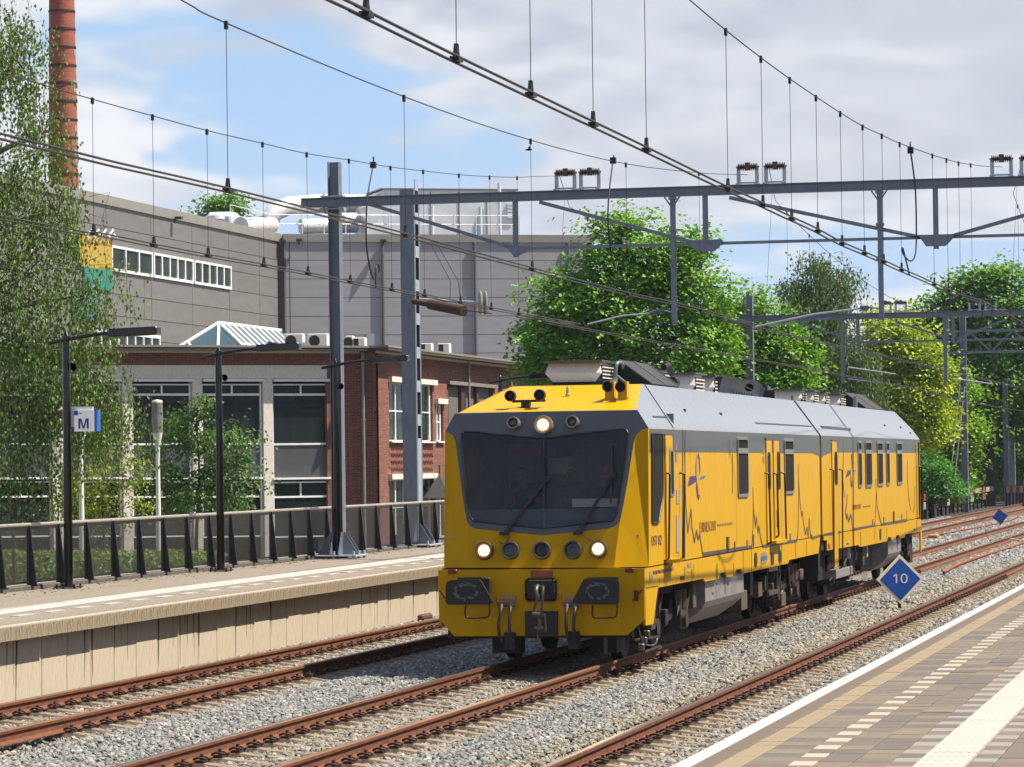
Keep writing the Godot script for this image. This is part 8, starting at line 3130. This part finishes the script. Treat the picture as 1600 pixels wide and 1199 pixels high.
# ---- trees ------------------------------------------------------------------
func leaf_mesh(n: int, spread: float, w: float, sd_: int) -> ArrayMesh:
	# n pointed leaves, each folded along its rib
	var r := RandomNumberGenerator.new()
	r.seed = sd_
	var b := B.new()
	for i in n:
		var bs := Basis.from_euler(Vector3(r.randf_range(-0.8, 0.5), r.randf() * TAU, r.randf_range(-0.5, 0.5)))
		var o := Vector3(r.randf_range(-1, 1), r.randf_range(-0.7, 0.7), r.randf_range(-1, 1)) * spread
		var s := r.randf_range(0.75, 1.2)
		var a := o
		var e := o + bs * Vector3(0, -0.12, 1.0) * s
		var l := o + bs * Vector3(-w, 0.10, 0.42) * s
		var q := o + bs * Vector3(w, 0.10, 0.42) * s
		b.tri(a, l, e); b.tri(a, e, q)
	return b.mesh()

func leaf_material(key: String, back: float) -> StandardMaterial3D:
	if mats.has(key): return mats[key]
	var m := flat(key, Color(1, 1, 1), 0.5)
	m.vertex_color_use_as_albedo = true
	m.backlight_enabled = true
	m.backlight = Color(back, back, back * 0.6)
	m.metallic_specular = 0.4
	return m

func tree(called: String, label: String, cat: String, group: String, d: float, ground_y: float, trunk_u: float, blobs: Array, o_: Dictionary) -> Node3D:
	# blobs: [u, v, half width px, half height px, depth half as a share of width] seen at depth d
	var k := d / FOC
	var r := RandomNumberGenerator.new()
	r.seed = hash(label)
	var tr := sd(trunk_u, 700, d)
	var base := Vector3(tr.x, ground_y, tr.z)
	var root := thing(called, base, label, cat, group)
	var leaf: float = o_.get("leaf", 0.1)
	var per: int = o_.get("per", 1)
	var total: int = o_["count"]
	var hues: Array = o_["hues"]
	var weep: float = o_.get("weep", 0.0)
	var area := 0.0
	for q in blobs: area += q[2] * q[3]
	var xf: Array = []
	var cl: Array = []
	var limbs := B.new()
	var twigs := B.new()
	var bark: Material = o_.get("bark", null)
	if bark == null: bark = noisy("bark_brown", [[0.0, S(52, 44, 36)], [0.5, S(82, 70, 58)], [1.0, S(104, 92, 78)]], Vector3(2, 0.6, 2), 0.9, 0.0, 0.02, 1.0)
	var ymin := 1e9
	var ymax := -1e9
	for q in blobs:
		var c := sd(q[0], q[1], d)
		ymin = minf(ymin, c.y - q[3] * k); ymax = maxf(ymax, c.y + q[3] * k)
	var fork := base + Vector3(0, maxf(0.6, (ymin - ground_y) * 0.7), 0)
	var topp := Vector3(base.x, lerpf(ymin, ymax, 0.8), base.z)
	var tw: float = o_.get("trunk", 0.18)
	var clump_r: float = o_.get("clump", 0.55)
	var lean := Vector3(r.randf_range(-0.2, 0.2), 0, r.randf_range(-0.2, 0.2))
	var trunk := B.new()
	trunk.tube(smooth_pts([base - Vector3(0, 0.2, 0), base.lerp(topp, 0.3) + lean * 0.5, base.lerp(topp, 0.65) - lean * 0.4, topp], 4), tw, 9, tw * 0.18)
	for q in blobs:
		var c := sd(q[0], q[1], d) + Vector3(0, 0, r.randf_range(-0.3, 0.3))
		var rx: float = q[2] * k
		var ry: float = q[3] * k
		var rz: float = rx * (q[4] if q.size() > 4 else 0.9)
		var n := int(total * q[2] * q[3] / area)
		var per_clump: int = o_.get("per_clump", 90)
		var clumps := maxi(3, n / per_clump)
		# main limb to this blob
		var from := base.lerp(topp, clampf((c.y - ry * 0.6 - base.y) / (topp.y - base.y), 0.15, 0.9))
		limbs.tube(smooth_pts([from, from.lerp(c, 0.5) + Vector3(0, 0.1 * ry, 0), c], 3), tw * 0.42, 6, tw * 0.16)
		for i in clumps:
			var dir := Vector3(r.randfn(0, 1), r.randfn(0.15, 1), r.randfn(0, 1)).normalized()
			var rad := pow(r.randf(), 0.42) * r.randf_range(0.82, 1.12)
			var cc := c + Vector3(dir.x * rx, dir.y * ry, dir.z * rz) * rad
			if i % 3 == 0:
				limbs.tube([c.lerp(cc, 0.1), c.lerp(cc, 0.6) + Vector3(0, 0.06, 0), cc], tw * 0.14, 4, tw * 0.035, false)
			var tone: Color = hues[r.randi() % hues.size()]
			var cr := clump_r * r.randf_range(0.6, 1.35)
			var cnt := int(per_clump * r.randf_range(0.5, 1.5))
			if weep > 0:
				# hanging strands of leaves
				var strands := maxi(2, cnt / 14)
				for s in strands:
					var so := cc + Vector3(r.randfn(0, cr), r.randf_range(-0.2, 0.2), r.randfn(0, cr))
					var len := weep * r.randf_range(0.4, 1.3)
					var sway := Vector3(r.randfn(0, 0.10), 0, r.randfn(0, 0.10))
					var tip := so + Vector3(0, -len, 0) + sway * len * 2.0
					if s % 2 == 0: twigs.tube([cc.lerp(so, 0.4), so, tip], 0.006 * d / 60.0, 3, 0.003, false)
					for t in 14:
						var f := (t + r.randf()) / 14.0
						var p := so.lerp(tip, f) + Vector3(r.randfn(0, 0.045), 0, r.randfn(0, 0.045)) * (1.0 + f)
						var bs := Basis.from_euler(Vector3(r.randf_range(0.5, 1.6), r.randf() * TAU, r.randf_range(-0.5, 0.5)))
						xf.append(Transform3D(bs.scaled(Vector3.ONE * leaf * r.randf_range(0.7, 1.25)), p - base))
						cl.append(tone.lerp(hues[r.randi() % hues.size()], 0.35) * r.randf_range(0.8, 1.2))
			else:
				for t in cnt / per:
					var g := Vector3(r.randfn(0, 0.5), r.randfn(0, 0.28), r.randfn(0, 0.5)) * cr * 1.6
					var p := cc + g
					# leaves droop outwards and turn their faces to the light
					var out := (p - c).normalized()
					var up := (Vector3.UP * 0.9 + out * 0.5 + Vector3(r.randfn(0, 0.4), r.randfn(0, 0.3), r.randfn(0, 0.4))).normalized()
					var z := Vector3(r.randfn(0, 1), -0.2, r.randfn(0, 1)) + out * 0.8
					z = (z - up * z.dot(up)).normalized()
					var bs := Basis(up.cross(z), up, z)
					xf.append(Transform3D(bs.scaled(Vector3.ONE * leaf * r.randf_range(0.7, 1.3)), p - base))
					cl.append(tone.lerp(hues[r.randi() % hues.size()], 0.3) * r.randf_range(0.82, 1.18))
	put(trunk, "trunk", bark, root)
	if twigs.v.size(): put(twigs, "twigs", flat("twig_brown", S(110, 84, 62), 0.9), root)
	if limbs.v.size(): put(limbs, "limbs", bark, root)
	many("crown", leaf_mesh(per, 1.1, o_.get("width", 0.34), 5 + per), leaf_material(o_.get("mat", "leaf_green"), o_.get("back", 0.8)), xf, cl, root)
	return root

func G(r: float, g: float, b: float) -> Color:
	return Color(r * 1.25, g * 1.25, b * 1.2)

func make_trees() -> void:
	var bir := [G(0.085, 0.165, 0.028), G(0.12, 0.20, 0.036), G(0.07, 0.14, 0.026), G(0.10, 0.17, 0.04)]
	var map_ := [G(0.10, 0.235, 0.022), G(0.135, 0.285, 0.028), G(0.075, 0.19, 0.02), G(0.16, 0.31, 0.035)]
	var yel := [G(0.26, 0.36, 0.03), G(0.30, 0.38, 0.035), G(0.20, 0.33, 0.03), G(0.34, 0.36, 0.04)]
	var drk := [G(0.075, 0.19, 0.022), G(0.10, 0.23, 0.026), G(0.06, 0.155, 0.02), G(0.12, 0.25, 0.03)]
	var gry := [G(0.085, 0.15, 0.045), G(0.105, 0.175, 0.05), G(0.07, 0.13, 0.04)]
	var white_bark := noisy("bark_birch", [[0.0, S(60, 56, 52)], [0.3, S(150, 146, 138)], [0.6, S(198, 194, 186)], [1.0, S(176, 170, 160)]], Vector3(0.8, 2.4, 0.8), 0.85, 0.0, 0.02)
	tree("birch_tree", "tall silver birch with hanging twigs at the left edge behind the fence", "tree", "", 61.0, -0.6, -30.0, [[-40, 60, 90, 110], [30, 90, 60, 90], [75, 215, 52, 66], [-20, 300, 110, 110], [80, 330, 70, 70], [40, 430, 120, 80], [130, 460, 58, 62], [30, 540, 140, 80], [140, 575, 70, 66], [70, 650, 120, 70], [0, 700, 100, 60], [165, 640, 44, 56]], {"leaf": 0.068, "count": 31000, "hues": bir, "weep": 1.15, "clump": 0.28, "per_clump": 84, "trunk": 0.17, "bark": white_bark, "back": 0.7, "width": 0.36, "mat": "leaf_birch"})
	tree("young_tree", "young dark green tree with a thin trunk in front of the office windows", "tree", "", 92.0, -0.7, 308.0, [[312, 650, 40, 40], [290, 690, 55, 40], [360, 690, 48, 40], [255, 740, 48, 45], [320, 745, 70, 50], [385, 745, 42, 48], [310, 790, 85, 34]], {"leaf": 0.10, "count": 6500, "hues": [G(0.06, 0.13, 0.025), G(0.085, 0.165, 0.035), G(0.05, 0.105, 0.022)], "clump": 0.30, "per_clump": 60, "trunk": 0.075})
	tree("golden_shrub", "small yellow-green tree between the birch and the office", "tree", "", 78.0, -0.7, 160.0, [[150, 690, 36, 34], [190, 740, 46, 40], [130, 755, 48, 44], [170, 800, 62, 36], [100, 800, 40, 32]], {"leaf": 0.085, "count": 4200, "hues": [G(0.24, 0.27, 0.025), G(0.18, 0.23, 0.025), G(0.13, 0.19, 0.025)], "clump": 0.22, "per_clump": 55, "trunk": 0.05, "width": 0.26})
	tree("maple_tree", "big bright green maple behind the gantry, peaking above the beam", "tree", "", 118.0, -0.7, 985.0, [[968, 372, 42, 52], [955, 430, 70, 50], [1050, 400, 66, 52], [1075, 450, 62, 50], [890, 470, 66, 50], [990, 500, 90, 60], [865, 520, 62, 48], [1095, 520, 62, 56], [930, 560, 100, 46], [1040, 580, 110, 50], [850, 575, 50, 40], [920, 505, 70, 50], [1010, 440, 60, 50]], {"leaf": 0.165, "count": 44000, "hues": map_, "clump": 0.46, "per_clump": 95, "trunk": 0.26, "width": 0.48, "per": 2})
	tree("green_tree", "light green tree just right of the big maple behind the second gantry post", "tree", "", 142.0, -0.7, 1190.0, [[1165, 510, 48, 44], [1215, 530, 46, 40], [1150, 560, 60, 46], [1225, 580, 62, 50], [1180, 620, 80, 50], [1135, 610, 50, 50], [1125, 480, 28, 30], [1172, 470, 16, 26]], {"leaf": 0.18, "count": 26000, "hues": map_, "clump": 0.5, "per_clump": 90, "trunk": 0.2, "width": 0.46, "per": 2})
	tree("weeping_birch", "grey-green weeping birch rising above the second gantry", "tree", "", 158.0, -0.7, 1282.0, [[1275, 412, 30, 26], [1250, 450, 36, 34], [1308, 438, 36, 34], [1280, 490, 60, 46], [1300, 550, 62, 60], [1270, 610, 70, 50], [1340, 600, 40, 60]], {"leaf": 0.135, "count": 27000, "hues": gry, "weep": 1.5, "clump": 0.42, "per_clump": 84, "trunk": 0.2, "bark": white_bark, "mat": "leaf_birch", "back": 0.6})
	tree("yellow_tree", "yellow-green tree behind the roof of the rear railcar", "tree", "", 168.0, -0.7, 1400.0, [[1385, 520, 40, 34], [1420, 560, 52, 40], [1370, 580, 40, 44], [1430, 620, 56, 46], [1390, 640, 60, 50], [1450, 660, 44, 44], [1445, 580, 34, 40]], {"leaf": 0.20, "count": 24000, "hues": yel, "clump": 0.6, "per_clump": 80, "trunk": 0.2, "width": 0.4, "per": 2})
	tree("dark_oak", "large dark green tree closing the view at the right edge", "tree", "", 215.0, -0.7, 1545.0, [[1560, 445, 54, 34], [1520, 470, 50, 38], [1590, 490, 50, 46], [1480, 500, 54, 36], [1440, 520, 44, 34], [1540, 530, 80, 50], [1620, 520, 60, 60], [1490, 570, 70, 44], [1570, 600, 80, 60], [1620, 640, 60, 70]], {"leaf": 0.28, "count": 38000, "hues": drk, "clump": 0.75, "per_clump": 90, "trunk": 0.4, "width": 0.46, "per": 2})
	tree("lime_tree", "mid green tree left of the farthest gantry post", "tree", "", 195.0, -0.7, 1462.0, [[1470, 610, 54, 44], [1450, 670, 50, 46], [1490, 680, 56, 54], [1470, 740, 60, 44]], {"leaf": 0.23, "count": 22000, "hues": [G(0.15, 0.29, 0.03), G(0.20, 0.33, 0.035), G(0.11, 0.235, 0.028)], "clump": 0.62, "per_clump": 80, "trunk": 0.25, "width": 0.42, "per": 2})
	tree("hedge_tree", "dark green tree between the farthest gantry post and the hut", "tree", "", 226.0, -0.7, 1545.0, [[1530, 660, 44, 56], [1555, 720, 44, 54], [1525, 745, 46, 40], [1590, 690, 50, 60]], {"leaf": 0.25, "count": 22000, "hues": drk, "clump": 0.62, "per_clump": 80, "trunk": 0.25, "width": 0.42, "per": 2})
	tree("round_bush", "round bright green bush behind the end of the rear railcar", "bush", "", 172.0, -0.6, 1455.0, [[1452, 745, 32, 34], [1440, 770, 30, 26], [1478, 772, 34, 22]], {"leaf": 0.17, "count": 6500, "hues": [G(0.07, 0.21, 0.04), G(0.09, 0.25, 0.05), G(0.06, 0.17, 0.035)], "clump": 0.4, "per_clump": 70, "trunk": 0.1, "per": 2})
	tree("roof_top_tree", "dark tree top peeping over the hall roof", "tree", "", 205.0, -0.7, 345.0, [[345, 318, 34, 18], [330, 330, 26, 18], [362, 328, 24, 20], [345, 360, 40, 40]], {"leaf": 0.26, "count": 4000, "hues": drk, "clump": 0.5, "per_clump": 60, "trunk": 0.3, "width": 0.34, "per": 2})
	tree("back_tree", "green tree filling the gap behind the maple and the weeping birch", "tree", "", 200.0, -0.7, 1130.0, [[1120, 560, 60, 50], [1200, 590, 80, 50], [1290, 640, 90, 60], [1180, 660, 120, 60], [1050, 640, 120, 60], [1350, 690, 90, 60], [1400, 700, 60, 60]], {"leaf": 0.26, "count": 20000, "hues": drk, "clump": 0.75, "per_clump": 80, "trunk": 0.3, "width": 0.44, "per": 2})
	# clipped hedge behind the fence, and far woodland
	var r := RandomNumberGenerator.new()
	r.seed = 99
	var xf: Array = []
	var cl: Array = []
	var hb := Vector3(-25.0, -0.7, -68.0)
	for i in 9000:
		var x := r.randf_range(-31.5, -20.8)
		var y := pow(r.randf(), 0.6) * 1.75 - 0.7
		var z := -68.0 + r.randf_range(-0.7, 0.7) + (x + 25.0) * 0.35
		var bs := Basis.from_euler(Vector3(r.randf_range(-1, 1), r.randf() * TAU, r.randf_range(-1, 1)))
		xf.append(Transform3D(bs.scaled(Vector3.ONE * r.randf_range(0.06, 0.11)), Vector3(x, y, z) - hb))
		cl.append([G(0.13, 0.21, 0.03), G(0.17, 0.25, 0.04), G(0.10, 0.17, 0.03)][r.randi() % 3])
	var h := thing("hedge", hb, "low clipped green hedge seen through the fence mesh at the left", "hedge")
	many("foliage", leaf_mesh(2, 0.8, 0.4, 77), leaf_material("leaf_green", 0.55), xf, cl, h)
	var hc := B.new()
	for k in 24:
		hc.tube([hb + Vector3(-6.3 + 0.44 * k, 0, -(-6.3 + 0.44 * k) * -0.35), hb + Vector3(-6.3 + 0.44 * k + 0.1, 1.5, -(-6.3 + 0.44 * k) * -0.35)], 0.03, 5)
	put(hc, "stems", mats["bark_brown"], h)
	xf = []; cl = []
	for i in 26000:
		var u := r.randf_range(760, 1800)
		var d := r.randf_range(240, 300)
		var p := sd(u, 700, d)
		var top := 7.5 + 2.5 * sin(u * 0.021) + 1.6 * sin(u * 0.057 + 1.0)
		if u > 1400: top += 1.5
		var y := -0.7 + top * pow(r.randf(), 0.7)
		var bs := Basis.from_euler(Vector3(r.randf_range(-0.6, 0.6), r.randf() * TAU, r.randf_range(-0.5, 0.5)))
		xf.append(Transform3D(bs.scaled(Vector3.ONE * r.randf_range(0.35, 0.7)), Vector3(p.x, y, p.z)))
		cl.append(drk[r.randi() % 4] * r.randf_range(0.7, 1.1))
	tag(many("woodland", leaf_mesh(3, 1.0, 0.45, 31), leaf_material("leaf_green", 0.55), xf, cl), "distant green woodland closing the line of trees", "woodland", "", "stuff")
	# grass and weeds along the far fence and behind the platform
	xf = []; cl = []
	for i in 9000:
		var p: Vector3
		if i < 6500:
			var d := r.randf_range(95, 235)
			p = V(-15.3 - absf(r.randfn(0.6, 1.4)), -0.3, d)
			if p.x < -20: continue
		else:
			p = Vector3(r.randf_range(-34, -21.2), -0.75, r.randf_range(-110, -52))
		var bs := Basis(Vector3.UP, r.randf() * TAU) * Basis(Vector3(1, 0, 0), -1.3 + r.randfn(0, 0.3))
		xf.append(Transform3D(bs.scaled(Vector3.ONE * r.randf_range(0.15, 0.40)), p))
		cl.append([G(0.19, 0.25, 0.06), G(0.27, 0.27, 0.09), G(0.13, 0.21, 0.04)][r.randi() % 3])
	tag(many("grass", leaf_mesh(5, 0.25, 0.07, 41), leaf_material("leaf_grass", 0.5), xf, cl), "rough grass and weeds beside the far track and below the fence", "grass", "", "stuff")

# ---- ballast stones ---------------------------------------------------------
func stone_mesh(sd_: int) -> ArrayMesh:
	var r := RandomNumberGenerator.new()
	r.seed = sd_
	var t := 1.618
	var p: Array = []
	for q in [[-1, t, 0], [1, t, 0], [-1, -t, 0], [1, -t, 0], [0, -1, t], [0, 1, t], [0, -1, -t], [0, 1, -t], [t, 0, -1], [t, 0, 1], [-t, 0, -1], [-t, 0, 1]]:
		var v := Vector3(q[0], q[1], q[2]).normalized() * r.randf_range(0.55, 1.0)
		p.append(Vector3(v.x * 0.62, v.y * 0.40, v.z * 0.52))
	var b := B.new()
	for f in [[0, 11, 5], [0, 5, 1], [0, 1, 7], [0, 7, 10], [0, 10, 11], [1, 5, 9], [5, 11, 4], [11, 10, 2], [10, 7, 6], [7, 1, 8], [3, 9, 4], [3, 4, 2], [3, 2, 6], [3, 6, 8], [3, 8, 9], [4, 9, 5], [2, 4, 11], [6, 2, 10], [8, 6, 7], [9, 8, 1]]:
		b.tri(p[f[0]], p[f[2]], p[f[1]])
	return b.mesh()

func make_ballast() -> void:
	var r := RandomNumberGenerator.new()
	r.seed = 4242
	var m := flat("ballast_stone", Color(1, 1, 1), 0.9)
	m.vertex_color_use_as_albedo = true
	var xf: Array = [[], [], [], [], []]
	var cl: Array = [[], [], [], [], []]
	var grey := [G(0.30, 0.305, 0.30), G(0.40, 0.40, 0.39), G(0.22, 0.23, 0.24), G(0.50, 0.49, 0.46), G(0.34, 0.33, 0.30), G(0.27, 0.29, 0.30)]
	var tan := [G(0.42, 0.38, 0.28), G(0.34, 0.30, 0.22), G(0.48, 0.44, 0.34), G(0.28, 0.25, 0.19)]
	for band in [[23.0, 44.0, 400.0, 0.074], [44.0, 66.0, 280.0, 0.084], [66.0, 100.0, 130.0, 0.115], [100.0, 170.0, 45.0, 0.17]]:
		var x0 := -15.9
		var x1 := -3.75
		var n := int((band[1] - band[0]) * (x1 - x0) * band[2])
		for i in n:
			var d := r.randf_range(band[0], band[1])
			var x := r.randf_range(x0, x1)
			if x < lpx(d) - 0.05: continue
			# outside the view there is nothing but more of the same
			var u := 800.0 + FOC * (RI.x * x + RI.z * -d) / (FW.x * x + FW.z * -d)
			if u < -260 or u > 1860: continue
			var dist := 1e9
			var xt := 0.0
			for t in [TL, TM, TR]:
				if absf(x - t) < dist: dist = absf(x - t); xt = t
			var y := -0.235
			var s: float = band[3] * r.randf_range(0.6, 1.25)
			var on_sleeper := false
			if dist < 1.32:
				var first: float = first_sleeper[xt]
				var ph := fposmod(d - first + 0.3, 0.6) - 0.3
				on_sleeper = absf(ph) < 0.105
				if absf(dist - 0.7535) < 0.085: continue
				if on_sleeper:
					if r.randf() > 0.06: continue
					y = -0.19; s *= 0.55
				else: y = -0.245 + r.randf() * 0.035
			else:
				# heaped shoulders between the tracks
				y = -0.235 + 0.045 * clampf((dist - 1.2) / 0.4, 0, 1) + r.randf() * 0.03
			var dusty := clampf(1.0 - (absf(x - (TR - 0.95)) - 0.35) / 0.6, 0.0, 0.9) if x > -8 else clampf(0.55 - absf(dist - 0.5) * 0.6, 0.0, 0.4)
			if x > TR + 0.8: dusty = 0.7
			var c: Color = grey[r.randi() % 6]
			if r.randf() < dusty: c = c.lerp(tan[r.randi() % 4], 0.85)
			if r.randf() < 0.03 + 0.35 * clampf(1.0 - absf(dist - 0.75) / 0.35, 0, 1): c = c.lerp(G(0.36, 0.22, 0.14), 0.6)
			var v := r.randi() % 5
			var bs := Basis.from_euler(Vector3(r.randf_range(-0.7, 0.7), r.randf() * TAU, r.randf_range(-0.7, 0.7)))
			xf[v].append(Transform3D(bs.scaled(Vector3.ONE * s), V(x, y, d)))
			cl[v].append(c * 0.44 * r.randf_range(0.7, 1.3))
	var holder := Node3D.new()
	for v in 5:
		var o := many("ballast_stones", stone_mesh(100 + v), m, xf[v], cl[v])
		tag(o, "grey crushed stone ballast filling the beds between sleepers and tracks", "ballast", "ballast stones", "stuff")
	holder.free()
var first_sleeper := {}
